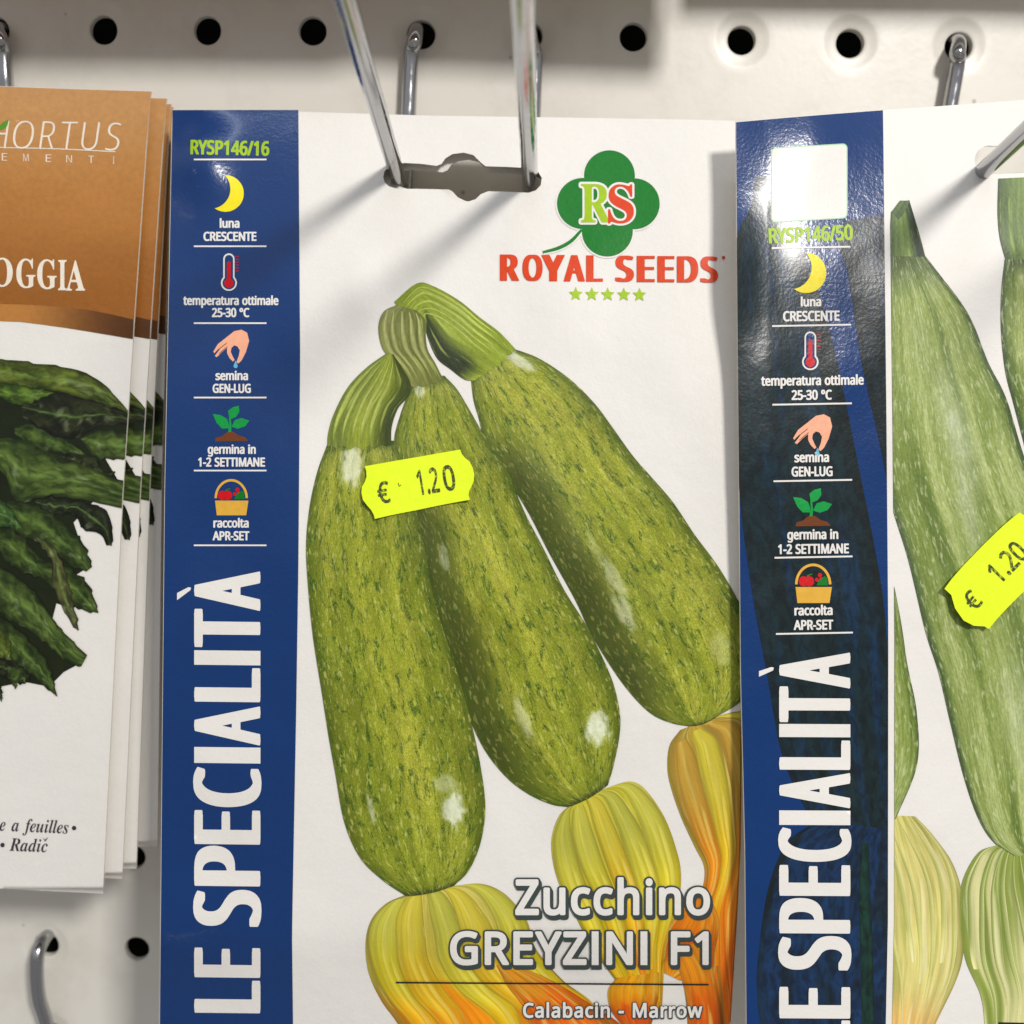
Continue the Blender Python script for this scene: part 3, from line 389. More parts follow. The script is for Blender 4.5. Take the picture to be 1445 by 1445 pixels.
GL['V'] = {
'-': [258,[[32,161,39,160,219,160,235,162,244,169,250,181,250,247,249,253,244,261,239,266,235,268,221,270,39,270,23,268,14,261,8,249,8,181,13,171,17,166,23,162]]],
'1': [459,[[216,-23,278,-24,292,-22,298,-19,303,-15,309,-3,309,573,304,585,299,591,292,594,280,597,228,596,216,594,210,591,58,473,53,467,48,457,49,445,54,435,87,393,94,386,100,384,110,383,122,386,186,437,190,439,191,437,192,-1,195,-11,200,-18,206,-21]]],
'C': [507,[[285,-31,330,-32,384,-28,434,-18,470,-6,478,1,483,13,483,83,478,91,472,97,467,99,456,100,398,87,374,83,334,79,294,81,272,84,248,92,232,100,216,111,198,128,181,151,171,169,161,197,154,233,150,273,150,303,153,337,159,365,165,385,174,405,185,425,199,443,212,456,230,469,250,479,284,490,314,493,332,493,356,491,376,488,410,477,440,465,450,464,462,465,472,472,479,483,505,539,505,551,501,561,496,566,490,570,458,583,428,592,390,599,358,603,320,605,292,603,262,599,226,591,202,584,172,570,148,556,124,537,102,515,86,495,71,473,54,439,43,413,35,385,30,357,26,319,25,279,27,237,32,201,38,173,48,141,64,105,78,81,96,57,122,30,140,16,166,0,188,-10,218,-20,254,-27]]],
'E': [446,[[78,-23,85,-24,393,-24,408,-21,413,-18,417,-13,422,-1,422,65,417,77,409,84,393,87,179,87,175,89,174,95,174,237,176,243,181,244,381,244,393,247,399,251,406,261,407,269,407,333,402,345,393,352,377,355,181,355,175,357,175,483,177,485,181,485,393,485,409,489,418,497,421,505,422,513,422,575,417,586,409,593,391,597,83,597,67,593,58,585,54,577,54,571,54,-1,57,-11,63,-18,69,-21]]],
'F': [416,[[78,-23,85,-24,147,-24,159,-21,163,-19,169,-13,173,-5,174,211,175,217,181,219,379,219,395,223,403,232,406,241,406,309,401,321,393,327,377,331,181,331,175,333,174,479,175,483,179,485,393,485,409,489,418,497,421,505,422,513,422,575,417,586,409,593,391,597,83,597,67,593,58,585,54,577,54,571,54,-1,57,-11,63,-18,69,-21]]],
'G': [584,[[296,-31,362,-31,428,-25,470,-18,512,-7,534,0,543,7,547,15,548,21,548,307,544,315,538,322,532,324,520,327,332,327,318,324,312,321,306,313,302,303,303,235,307,225,310,221,318,216,330,214,422,214,426,213,428,211,428,91,426,87,424,86,402,82,374,79,326,79,288,82,270,87,248,94,232,103,218,112,204,123,193,135,180,153,172,169,161,197,156,219,151,243,149,273,149,299,151,327,155,349,162,373,169,393,177,409,191,429,205,445,224,460,242,471,260,479,286,488,310,492,336,493,374,492,402,488,420,483,446,475,478,463,488,462,502,465,510,473,516,485,539,537,540,551,535,561,528,568,488,583,456,592,414,600,374,604,340,605,302,602,278,599,232,589,204,579,172,564,142,545,122,529,97,503,81,483,64,455,51,429,39,397,30,355,26,317,25,277,27,235,33,195,42,161,55,127,70,98,89,69,111,45,132,26,161,7,194,-9,218,-17,262,-27]]],
'I': [230,[[50,-24,50,597,180,597,180,-24]]],
'M': [727,[[78,-23,85,-24,143,-24,153,-21,159,-18,164,-13,168,-5,168,341,169,350,171,352,175,343,309,-11,314,-17,319,-20,333,-24,383,-24,399,-21,403,-20,410,-13,414,-5,547,343,551,352,553,354,554,341,555,-5,559,-13,565,-19,571,-22,583,-24,647,-24,659,-21,667,-16,673,-5,674,1,674,571,672,579,666,589,659,594,645,597,549,597,533,593,524,585,516,569,367,181,363,173,359,179,211,571,205,585,195,593,179,597,83,597,69,594,61,589,55,579,54,573,54,-1,57,-11,63,-18,69,-21]]],
'N': [609,[[78,-23,139,-24,153,-21,162,-15,168,-3,167,379,169,384,171,384,176,377,429,-15,437,-21,451,-24,525,-24,541,-21,547,-18,551,-13,555,-5,556,1,556,571,554,581,546,591,541,594,527,597,467,596,457,594,451,592,445,585,441,577,441,193,441,190,439,189,180,587,171,594,151,597,81,596,67,593,59,587,55,578,54,573,54,-1,57,-11,63,-18,69,-21]]],
'R': [499,[[78,-23,85,-24,147,-24,163,-19,169,-14,173,-6,174,1,174,207,175,211,181,213,245,213,251,210,380,-9,389,-19,393,-21,407,-24,483,-24,499,-20,507,-11,510,-3,510,5,505,17,367,243,369,247,395,263,411,275,427,291,439,306,449,323,459,345,465,367,468,389,468,427,466,451,461,471,453,493,441,515,429,532,409,551,387,565,361,577,335,585,303,592,263,596,83,597,67,593,61,589,57,583,54,577,54,571,54,-1,57,-11,63,-18,69,-21],[177,322,175,323,174,329,174,479,176,485,181,486,243,486,277,483,293,480,309,474,321,467,329,460,337,449,341,437,345,417,345,403,343,385,337,365,332,355,323,345,315,339,303,332,277,324,237,321]]],
'Y': [454,[[191,-23,197,-24,261,-24,271,-22,277,-19,281,-15,286,-7,287,1,287,215,475,561,477,569,476,579,471,587,463,594,447,597,381,597,367,594,357,587,231,351,227,346,223,351,102,581,95,590,89,594,75,597,5,597,-7,594,-13,591,-18,587,-22,579,-23,567,-19,557,166,213,167,-3,171,-12,175,-17,181,-21]]],
'Z': [459,[[30,-23,37,-24,421,-24,437,-21,447,-13,451,-1,451,67,445,79,437,85,421,88,171,88,167,88,166,91,439,503,443,515,443,575,439,585,431,592,413,597,45,597,29,593,21,585,16,573,16,507,21,495,25,491,31,487,47,485,279,485,283,484,284,481,9,65,7,57,7,-5,11,-13,17,-19,21,-21]]],
'a': [450,[[152,-31,168,-32,196,-31,214,-29,242,-23,272,-11,304,10,306,9,310,-5,316,-15,324,-21,336,-24,380,-24,394,-21,403,-15,408,-5,409,299,408,319,404,347,394,377,384,396,374,409,362,422,350,431,332,442,312,450,278,457,250,460,212,460,182,457,140,448,98,433,72,421,66,415,61,405,62,391,81,343,87,333,96,327,108,325,118,326,160,344,192,353,216,356,236,356,258,352,274,343,283,333,288,315,292,287,290,283,288,282,216,279,172,274,126,263,106,256,88,247,64,231,45,213,31,193,21,171,16,155,14,139,14,95,17,75,21,61,36,32,46,19,59,5,70,-4,82,-11,112,-23],[188,73,170,74,158,79,146,86,139,95,135,111,135,127,139,143,148,156,156,163,168,169,194,178,242,183,286,185,290,184,291,179,291,163,286,137,280,119,269,103,254,91,234,81,214,75]]],
'b': [493,[[250,-31,279,-32,303,-30,333,-23,355,-15,379,-3,398,11,420,33,435,55,450,83,460,109,468,141,471,171,473,209,472,251,467,289,461,317,454,339,442,363,431,381,421,394,403,413,389,425,373,435,353,445,335,452,309,458,285,461,257,461,235,458,211,453,189,446,167,434,165,433,163,435,163,609,160,619,156,625,151,629,135,633,73,633,59,631,53,627,49,623,45,615,44,609,45,-5,50,-15,59,-21,73,-24,115,-24,127,-22,135,-17,142,-7,147,7,149,8,175,-9,195,-19,217,-26],[251,75,227,78,207,86,193,96,181,113,170,145,165,179,163,217,164,251,169,281,175,305,181,319,193,335,209,345,227,352,255,355,275,354,293,350,313,339,325,327,336,309,345,279,350,251,352,217,350,185,346,155,340,133,332,115,320,97,307,87,289,78,269,75]]],
'c': [385,[[219,-31,233,-32,267,-31,295,-28,323,-22,345,-14,363,-6,370,1,375,13,375,79,371,89,365,96,359,98,349,100,339,98,299,84,285,81,267,78,241,77,219,78,209,81,197,85,187,90,176,99,169,107,157,127,146,161,143,185,141,211,142,237,145,259,151,285,157,303,165,317,175,329,186,337,197,344,213,349,225,351,253,352,273,350,323,336,335,333,345,335,351,338,357,343,361,351,382,407,382,419,377,429,369,436,347,445,317,453,283,460,253,462,227,461,207,459,179,454,143,442,123,432,107,421,93,410,75,391,64,377,52,359,41,335,34,319,27,291,24,273,21,239,20,207,21,181,24,149,29,127,35,107,45,83,57,60,71,41,89,21,105,8,123,-4,143,-13,165,-21,195,-28]]],
'h': [496,[[68,-23,73,-24,135,-24,151,-20,159,-11,163,-1,163,231,166,267,172,295,178,311,184,321,192,331,203,340,213,346,229,351,261,355,289,352,299,349,311,343,319,337,326,327,333,305,336,289,337,269,337,-1,340,-11,343,-15,349,-20,363,-24,427,-24,439,-21,445,-18,450,-13,454,-3,454,301,452,327,448,347,442,365,435,379,428,393,419,405,405,419,393,430,381,437,363,446,329,455,291,461,273,461,249,459,209,451,189,444,167,432,164,433,162,613,157,623,153,628,147,631,135,633,73,633,61,631,55,629,51,625,46,617,44,611,44,-1,48,-11,53,-18,59,-21]]],
'i': [207,[[68,-23,134,-24,146,-22,152,-19,157,-15,163,-3,163,431,159,441,154,448,148,451,136,454,74,454,60,451,50,445,44,433,44,-1,47,-9,52,-17,60,-21],[91,479,102,477,112,478,126,481,139,487,147,493,157,503,167,525,169,537,169,557,167,567,164,577,157,589,148,599,140,605,126,611,110,615,98,614,82,611,72,607,62,601,52,591,41,569,39,555,39,531,41,521,48,507,54,499,66,489,78,482]]],
'l': [207,[[68,-23,133,-24,147,-21,157,-15,163,-3,163,611,159,621,153,628,147,631,135,633,73,633,61,631,55,629,51,625,46,617,44,611,44,-1,48,-11,53,-18,59,-21]]],
'n': [496,[[68,-23,73,-24,135,-24,151,-20,159,-11,163,-1,163,233,167,269,173,295,179,311,185,323,193,333,201,339,213,346,229,351,263,355,289,352,299,349,311,343,319,337,326,327,333,305,336,289,337,269,337,-1,340,-11,343,-15,349,-20,367,-24,427,-24,441,-21,449,-14,454,-5,455,1,455,285,452,325,444,359,430,391,418,407,395,429,379,439,353,450,323,457,293,461,259,461,215,453,187,443,153,424,151,426,146,441,141,447,135,451,123,454,71,454,57,450,49,444,45,435,44,429,44,-1,48,-11,53,-18,59,-21]]],
'o': [485,[[220,-31,235,-32,263,-31,287,-28,315,-22,333,-16,355,-5,371,4,385,15,404,33,417,48,430,67,439,85,447,103,456,127,461,153,464,173,466,199,466,237,464,261,460,287,453,311,446,331,434,355,422,375,407,393,389,411,371,425,353,436,333,445,309,453,285,458,261,461,239,462,211,460,185,455,163,450,147,444,125,433,111,424,97,413,79,395,68,383,55,363,44,343,35,319,29,300,25,279,22,255,20,195,22,169,26,145,32,123,40,101,53,75,64,57,78,39,96,21,113,7,129,-4,149,-14,171,-22,197,-28],[231,75,211,78,199,83,189,88,174,101,160,121,151,145,144,175,141,211,143,245,148,277,157,303,167,321,177,333,191,343,211,351,227,354,259,354,279,349,299,339,313,327,327,307,336,283,342,255,345,221,343,189,340,163,331,133,324,117,310,99,293,86,275,78,253,75]]],
'r': [331,[[68,-23,73,-24,135,-24,151,-20,159,-11,163,-1,163,231,166,261,173,283,181,299,195,319,210,331,227,342,245,348,263,350,309,345,321,348,328,353,335,367,343,427,342,439,338,447,331,453,325,456,307,459,275,462,255,461,231,457,211,451,191,442,175,431,155,415,153,415,152,417,150,433,147,441,141,448,135,451,121,454,71,454,57,450,49,443,45,435,44,429,44,-1,48,-11,53,-18,59,-21]]],
'u': [496,[[196,-31,238,-31,280,-24,310,-13,340,4,343,3,349,-11,354,-18,360,-21,372,-24,424,-24,440,-19,445,-15,449,-9,451,1,451,431,447,443,438,450,422,454,360,454,344,450,336,441,333,431,333,199,331,171,325,139,315,113,306,101,298,93,286,85,274,80,260,77,240,75,220,75,206,76,186,84,178,91,170,101,162,123,160,139,159,159,159,431,155,441,152,445,146,450,132,454,68,454,54,451,50,449,45,445,42,439,39,429,40,133,42,103,50,71,60,47,70,30,87,11,102,-2,124,-14,144,-21,172,-28]]],
'w': [630,[[126,-22,132,-23,204,-23,218,-20,227,-12,233,0,312,248,314,253,316,253,319,248,393,2,400,-12,404,-17,410,-20,424,-23,498,-23,512,-20,518,-17,523,-10,528,2,644,420,645,434,639,446,631,452,618,455,556,455,540,452,534,448,530,444,524,430,462,196,458,184,456,184,454,190,380,432,374,444,368,450,364,452,350,455,282,455,268,452,262,448,258,444,251,430,176,192,174,186,172,186,166,206,107,432,102,444,92,452,78,455,14,455,0,452,-6,448,-10,444,-14,436,-14,422,101,0,106,-10,112,-17,118,-21]]],
}
GL['H'] = {
'L': [420,[[78,-5,85,-6,395,-6,405,-4,439,-4,451,-1,456,3,456,59,455,63,451,65,439,68,405,68,395,70,213,70,209,70,206,73,206,567,205,571,203,573,189,576,155,577,145,579,83,579,73,577,39,576,27,574,23,571,22,569,22,5,25,0,39,-4]]],
'E': [446,[[78,-5,85,-6,393,-6,403,-4,437,-4,449,-1,453,2,454,59,452,63,449,65,435,67,403,67,393,69,211,69,207,71,206,77,206,255,208,261,213,262,377,262,389,264,421,264,437,268,439,271,439,277,439,327,437,331,433,332,421,335,389,335,377,337,213,337,207,339,207,501,209,503,213,503,393,503,403,505,437,506,449,508,453,511,454,515,454,567,453,571,451,573,437,576,403,577,393,579,85,579,73,577,39,576,27,574,23,571,22,5,25,0,39,-4]]],
'S': [440,[[163,-13,210,-14,280,-10,318,-3,346,4,382,21,406,37,428,59,445,85,452,105,456,125,458,143,458,167,456,185,450,207,442,225,433,239,423,251,410,263,396,273,376,285,336,305,250,340,226,353,211,363,196,377,185,393,179,411,177,433,178,447,181,461,192,481,200,490,210,498,220,504,232,509,240,509,260,504,312,486,326,483,364,482,404,483,420,487,425,493,443,543,444,547,440,551,414,561,388,569,352,577,324,582,300,584,226,587,168,584,148,582,116,575,96,570,76,561,58,552,42,541,27,527,16,513,5,495,-3,475,-6,457,-8,435,-7,411,-3,389,3,371,12,353,21,339,32,327,46,314,78,292,118,273,206,237,224,228,240,217,256,203,266,187,273,167,274,143,272,127,269,115,263,103,254,91,244,81,232,73,218,67,202,62,188,62,160,68,124,78,95,89,82,92,42,93,4,92,-10,89,-14,87,-15,83,-15,21,-10,17,12,8,60,-4,104,-10]]],
'P': [485,[[78,-5,143,-6,155,-4,187,-4,201,-1,205,1,206,7,206,209,207,215,211,217,281,219,315,222,351,229,377,236,407,249,435,265,455,283,473,305,487,333,497,369,500,403,497,441,489,471,477,495,461,517,449,528,435,539,411,552,379,563,341,571,299,576,233,579,83,579,73,577,39,576,27,574,23,571,22,5,25,0,39,-4],[207,293,206,499,207,503,209,504,219,505,239,501,263,493,279,483,293,469,303,453,309,437,313,415,313,391,311,371,305,351,296,333,283,319,267,307,247,299,221,292,211,291]]],
'C': [507,[[285,-13,330,-14,414,-9,462,-1,508,12,513,15,515,19,515,73,512,78,498,81,458,83,418,81,354,66,324,62,300,69,278,78,258,91,240,107,219,133,203,163,193,191,185,231,181,273,183,325,189,363,200,397,210,419,220,437,233,455,246,468,262,482,280,493,296,501,314,507,324,509,334,508,368,497,398,485,412,483,452,481,490,482,508,487,512,493,536,545,536,547,532,550,510,559,472,571,430,580,392,584,336,587,248,583,220,579,184,571,154,561,126,548,102,533,82,517,64,499,45,475,27,445,16,419,3,379,-4,335,-7,289,-5,245,0,205,10,165,23,129,39,99,60,71,82,49,110,28,140,13,174,1,210,-7,246,-11]]],
'I': [330,[[40,-6,40,579,290,579,290,-6]]],
'A': [512,[[0,-5,7,-6,69,-6,79,-4,111,-4,123,-2,128,1,193,166,195,170,201,171,309,171,315,169,379,5,381,2,385,-1,399,-4,431,-4,441,-6,505,-6,517,-4,549,-4,561,-2,565,1,566,5,563,11,349,563,346,571,343,575,327,579,295,579,283,581,229,581,219,579,185,578,171,575,166,571,-54,5,-54,1,-51,-1,-39,-4],[227,248,225,251,226,255,253,325,255,329,257,329,285,255,286,249,281,247]]],
'T': [446,[[187,-5,253,-6,263,-4,297,-4,311,-1,315,3,316,501,321,503,431,503,441,505,475,505,489,509,493,513,493,533,493,567,492,571,489,573,475,577,441,577,431,579,15,579,3,577,-31,576,-43,574,-47,571,-48,515,-47,511,-43,508,-31,506,3,505,13,503,125,503,130,501,131,5,132,1,135,-1,147,-4]]],
'À': [512,[[0,-5,7,-6,69,-6,79,-4,111,-4,123,-2,128,1,193,166,195,170,201,171,309,171,315,169,379,5,381,2,385,-1,399,-4,431,-4,441,-6,505,-6,517,-4,549,-4,561,-2,565,1,566,5,563,11,349,563,346,571,343,575,327,579,295,579,283,581,229,581,219,579,185,578,171,575,166,571,-54,5,-54,1,-51,-1,-39,-4],[227,248,225,251,226,255,253,325,255,329,257,329,285,255,286,249,281,247],[266,623,307,623,317,625,351,625,365,628,368,633,366,641,328,693,290,757,273,761,241,761,229,763,157,763,147,761,113,761,101,759,95,755,95,749,99,743,129,706,167,666,206,631,213,627,225,625,259,625]]],
}
GL['C'] = {
'R': [499,[[19,0,204,0,210,1,212,8,212,206,212,211,214,213,221,204,340,2,346,0,538,0,544,1,546,2,542,10,394,254,396,258,418,268,442,282,456,292,467,302,480,319,491,336,497,350,503,370,506,394,506,420,503,448,499,466,492,484,482,502,470,518,456,531,436,545,408,557,378,565,340,571,296,573,24,573,18,572,16,570,16,8,16,2],[214,301,213,302,212,306,212,500,212,504,216,507,236,503,258,495,273,486,286,475,296,460,303,444,307,424,308,406,306,382,301,362,294,348,283,332,268,320,254,312,232,304]]],
'O': [626,[[232,-8,391,-8,439,-2,477,8,501,18,519,28,537,40,555,54,572,72,586,90,596,106,608,128,618,152,628,186,634,216,638,250,639,286,638,326,634,358,628,388,620,414,609,442,598,464,582,488,563,510,547,525,523,543,503,554,473,567,453,573,431,577,399,581,247,581,211,579,183,575,153,567,135,561,115,551,89,535,68,516,51,499,33,474,21,452,5,412,-5,374,-11,332,-13,288,-11,242,-5,200,3,166,17,128,35,96,53,72,75,50,99,32,129,16,159,4,195,-4],[307,64,280,76,256,92,233,116,217,140,205,168,195,204,189,248,187,292,189,330,195,370,207,410,219,436,239,464,259,483,273,493,289,501,303,507,315,510,339,501,353,494,369,483,381,472,391,460,406,438,421,404,432,366,438,320,439,282,436,234,430,198,418,160,402,128,383,104,369,91,357,82,339,72,323,66,315,63]]],
'Y': [454,[[132,0,318,0,322,1,324,2,326,222,511,564,513,568,512,572,322,573,314,572,231,416,228,412,226,412,222,417,140,571,134,573,-52,573,-58,573,-60,571,-58,564,128,220,129,212,129,6,130,2]]],
'A': [512,[[-58,0,128,0,134,1,139,10,201,172,204,177,210,177,300,177,306,175,372,7,376,1,564,0,569,0,572,2,569,12,350,573,344,575,168,575,164,575,161,572,-58,10,-60,2],[230,242,229,244,230,248,252,308,254,313,256,313,261,304,282,244,278,242]]],
'L': [420,[[19,0,454,0,458,0,461,2,462,58,461,62,458,64,218,64,213,66,212,564,211,570,208,573,22,573,18,572,16,570,16,8,16,2]]],
'S': [440,[[111,-8,275,-8,301,-6,333,0,369,12,399,27,425,48,444,72,454,92,460,112,464,136,464,156,462,182,458,202,450,220,441,235,431,248,417,261,401,274,383,285,341,305,259,338,233,352,217,362,201,377,191,393,185,412,183,434,184,448,187,460,197,480,213,497,223,503,235,508,241,508,259,503,305,487,427,488,431,492,449,542,450,546,447,550,419,561,391,569,363,575,335,579,295,581,169,581,139,579,113,575,95,571,75,564,57,555,41,545,27,533,15,520,4,504,-5,486,-11,464,-14,444,-13,416,-9,390,-4,372,5,354,17,336,28,324,41,312,73,292,109,274,191,242,227,222,241,211,253,198,260,186,266,170,268,152,268,134,263,116,256,100,246,88,233,78,217,68,199,62,189,62,161,68,103,87,-15,87,-19,86,-21,80,-21,26,-21,21,-19,18,7,8,41,0,69,-4]]],
'E': [446,[[19,0,452,0,458,2,460,6,460,56,458,62,452,63,216,64,214,64,212,68,212,114,212,260,212,264,214,267,440,268,445,270,445,276,445,324,444,328,442,330,214,331,212,336,212,506,214,509,218,509,456,510,458,511,460,514,460,566,458,571,452,573,24,573,18,572,16,570,16,8,16,2]]],
'D': [585,[[19,0,316,0,364,4,410,14,430,20,454,30,490,50,520,75,537,92,553,114,569,142,579,166,587,192,593,222,597,250,598,290,597,330,593,358,587,388,579,412,571,432,555,460,542,478,524,499,496,522,480,533,460,543,418,559,374,569,348,571,314,573,22,573,18,572,16,570,16,8,16,2],[214,65,212,68,212,72,212,502,212,506,216,509,234,507,260,501,296,488,310,481,326,471,340,459,352,446,365,428,373,414,387,380,395,342,398,290,395,238,389,208,383,188,375,168,365,150,354,134,340,119,326,106,308,94,292,86,268,76,246,70,222,66]]],
'P': [485,[[19,0,204,0,210,1,212,6,213,220,218,223,288,223,314,224,346,228,374,234,402,244,430,258,450,273,470,292,487,318,499,350,505,384,505,422,503,442,499,458,491,480,477,504,467,516,454,529,430,545,408,555,374,565,342,570,286,573,22,573,18,572,16,570,16,8,16,2],[214,291,212,294,212,298,212,500,213,504,216,506,238,501,256,493,272,483,286,470,295,456,303,438,307,416,308,398,306,379,301,356,294,341,284,326,272,314,254,304,234,296]]],
'C': [507,[[231,-8,395,-8,421,-6,447,-4,477,2,511,12,521,16,522,70,521,74,519,76,397,77,351,66,327,62,311,66,287,76,271,86,255,98,237,117,223,136,212,156,203,180,195,208,190,234,188,268,187,298,189,326,195,360,201,384,210,408,223,432,235,450,252,468,269,483,297,499,325,509,353,501,391,487,513,487,517,491,542,542,542,546,539,549,515,559,483,569,453,575,419,579,389,581,261,581,229,579,197,575,171,569,143,559,119,548,97,534,76,516,58,498,41,478,26,454,10,420,-1,384,-9,346,-13,302,-11,246,-7,210,3,166,16,130,33,98,52,72,76,48,101,30,135,12,165,2,195,-4]]],
'I': [280,[[45,0,45,573,235,573,235,0]]],
'T': [446,[[128,0,315,0,319,1,320,2,321,506,323,508,327,509,497,510,499,514,499,532,499,568,497,572,-45,573,-51,572,-53,570,-54,514,-51,510,119,509,123,509,125,506,125,8,126,2]]],
'À': [512,[[-58,0,128,0,134,1,139,10,201,172,204,177,210,177,300,177,306,175,372,7,376,1,564,0,569,0,572,2,569,12,350,573,344,575,168,575,164,575,161,572,-58,10,-60,2],[230,242,229,244,230,248,252,308,254,313,256,313,261,304,282,244,278,242],[201,630,208,629,368,629,372,630,374,634,372,640,328,702,296,756,290,757,94,757,90,754,90,748,112,718,155,672]]],
}
GL['L'] = {
'H': [594,[[98,19,127,18,130,19,132,21,132,267,135,275,139,280,153,285,159,285,437,285,449,283,455,280,460,271,461,265,462,21,463,19,467,18,493,18,497,20,498,545,497,553,493,555,467,555,463,553,462,551,461,331,458,321,454,317,441,313,433,313,157,313,145,315,139,318,133,327,132,333,132,551,131,553,127,555,101,555,97,553,96,547,96,27,96,21]]],
'O': [626,[[286,11,302,10,338,11,360,13,390,19,410,25,432,34,452,46,472,61,488,76,504,95,518,115,528,133,538,157,546,183,552,211,556,237,559,271,559,303,557,335,552,363,547,389,536,421,528,441,517,461,504,479,486,500,466,517,446,531,422,544,402,551,378,558,356,561,326,563,302,563,272,561,240,556,220,550,198,541,179,531,162,520,142,503,128,488,116,473,101,449,91,427,83,403,75,373,71,347,67,307,67,279,69,243,73,213,80,183,87,157,99,129,112,107,128,85,144,69,164,52,186,38,206,29,236,18,266,13],[298,37,270,40,246,46,226,53,208,61,192,71,176,84,163,97,149,115,139,133,127,159,119,183,114,207,110,235,107,265,109,327,115,375,128,417,141,445,150,459,164,477,176,489,188,499,204,510,224,519,242,526,266,532,284,534,304,536,336,535,362,532,388,525,406,519,425,509,442,498,456,485,470,469,479,455,493,429,500,411,508,387,513,367,519,317,519,283,518,249,511,199,498,157,486,131,477,115,466,100,452,85,440,75,422,63,390,48,368,42,344,38,326,37]]],
'R': [499,[[98,19,127,18,130,19,132,21,132,237,135,244,139,250,153,254,161,255,259,255,271,252,277,249,281,243,411,21,417,18,451,19,452,21,450,25,319,239,313,253,313,261,319,271,345,282,363,293,380,305,395,319,406,333,414,347,419,361,424,381,426,405,425,431,421,455,413,479,403,495,391,510,374,523,357,533,323,546,303,550,273,553,245,555,105,555,97,553,96,547,96,27,96,21],[149,281,138,285,133,293,132,299,132,509,133,515,139,523,143,525,155,528,243,528,275,525,297,521,323,514,343,504,359,491,371,475,381,453,387,429,388,403,386,377,380,357,370,335,357,318,341,305,325,296,305,289,279,283,237,279,157,279]]],
'T': [446,[[207,19,237,18,239,19,241,23,241,505,242,513,249,523,263,527,415,528,418,529,419,533,419,549,417,554,33,555,29,554,26,551,26,531,29,528,183,527,197,523,204,513,205,505,205,25]]],
'U': [586,[[264,11,301,10,343,14,367,19,397,30,424,47,445,65,463,87,478,113,489,151,493,175,495,195,495,547,495,551,493,554,465,555,461,553,460,551,460,191,456,157,449,133,437,107,427,91,412,75,397,63,377,52,355,45,327,39,301,37,267,38,243,42,219,49,193,61,177,72,161,89,151,103,139,127,130,155,126,193,126,551,125,553,121,555,95,555,91,553,90,547,90,205,94,161,103,125,112,103,129,77,145,59,168,41,185,31,205,22,235,15]]],
'S': [440,[[163,11,212,10,242,13,266,17,302,29,318,37,333,47,346,58,358,71,369,87,375,99,380,117,383,133,384,155,383,175,378,197,370,217,354,238,334,255,312,269,288,282,208,314,170,332,146,346,129,361,121,371,115,381,110,393,105,407,103,423,103,443,108,467,119,489,132,505,150,517,174,527,200,533,222,535,260,534,298,527,354,512,357,515,364,535,364,539,358,542,318,554,268,561,222,563,176,557,142,546,114,530,102,520,92,509,82,495,75,483,69,463,67,449,66,431,68,411,72,391,78,373,85,359,96,345,118,325,150,304,184,288,262,257,286,245,303,235,318,223,330,209,342,187,347,171,348,151,347,127,343,111,334,93,326,81,314,69,300,59,282,50,264,45,236,39,214,37,186,37,134,42,98,51,64,60,60,60,59,35,60,31,64,29,84,22,102,18,128,14]]],
'E': [446,[[98,19,103,18,373,18,379,20,380,41,377,45,155,45,143,48,138,51,132,61,132,67,132,267,133,273,139,281,143,283,155,286,361,286,365,289,365,293,365,309,364,311,361,313,155,313,143,315,137,319,133,327,132,333,132,507,135,517,141,524,155,527,375,527,379,529,380,533,380,551,377,554,103,555,97,553,96,547,96,27,96,21]]],
'M': [727,[[98,19,123,18,125,19,126,23,126,369,125,425,121,501,122,507,127,514,133,518,141,519,149,517,154,515,161,503,340,25,344,19,349,18,375,18,379,23,564,507,569,514,581,518,591,517,596,513,601,505,602,497,596,371,596,23,598,19,601,18,630,19,631,21,632,27,632,547,630,553,625,555,561,555,557,553,555,551,383,103,376,91,371,88,363,86,355,88,349,91,342,103,173,551,171,554,167,555,103,555,97,553,96,547,96,27,96,21]]],
'N': [609,[[98,19,123,18,125,19,126,23,126,337,120,473,121,479,127,488,133,491,141,492,151,490,158,483,456,21,459,19,463,18,509,18,513,20,514,545,513,553,509,555,487,555,483,553,482,549,482,239,488,101,487,95,483,87,477,83,469,82,457,84,450,91,153,552,147,555,101,555,97,553,96,547,96,27,96,21]]],
'I': [272,[[52,19,57,18,213,18,219,19,221,21,221,25,217,28,163,42,157,48,154,59,154,515,159,527,165,531,219,545,221,551,217,554,57,555,53,554,50,551,50,547,53,544,103,532,109,529,113,525,116,519,117,511,117,57,113,47,109,42,53,28,50,25]]],
}
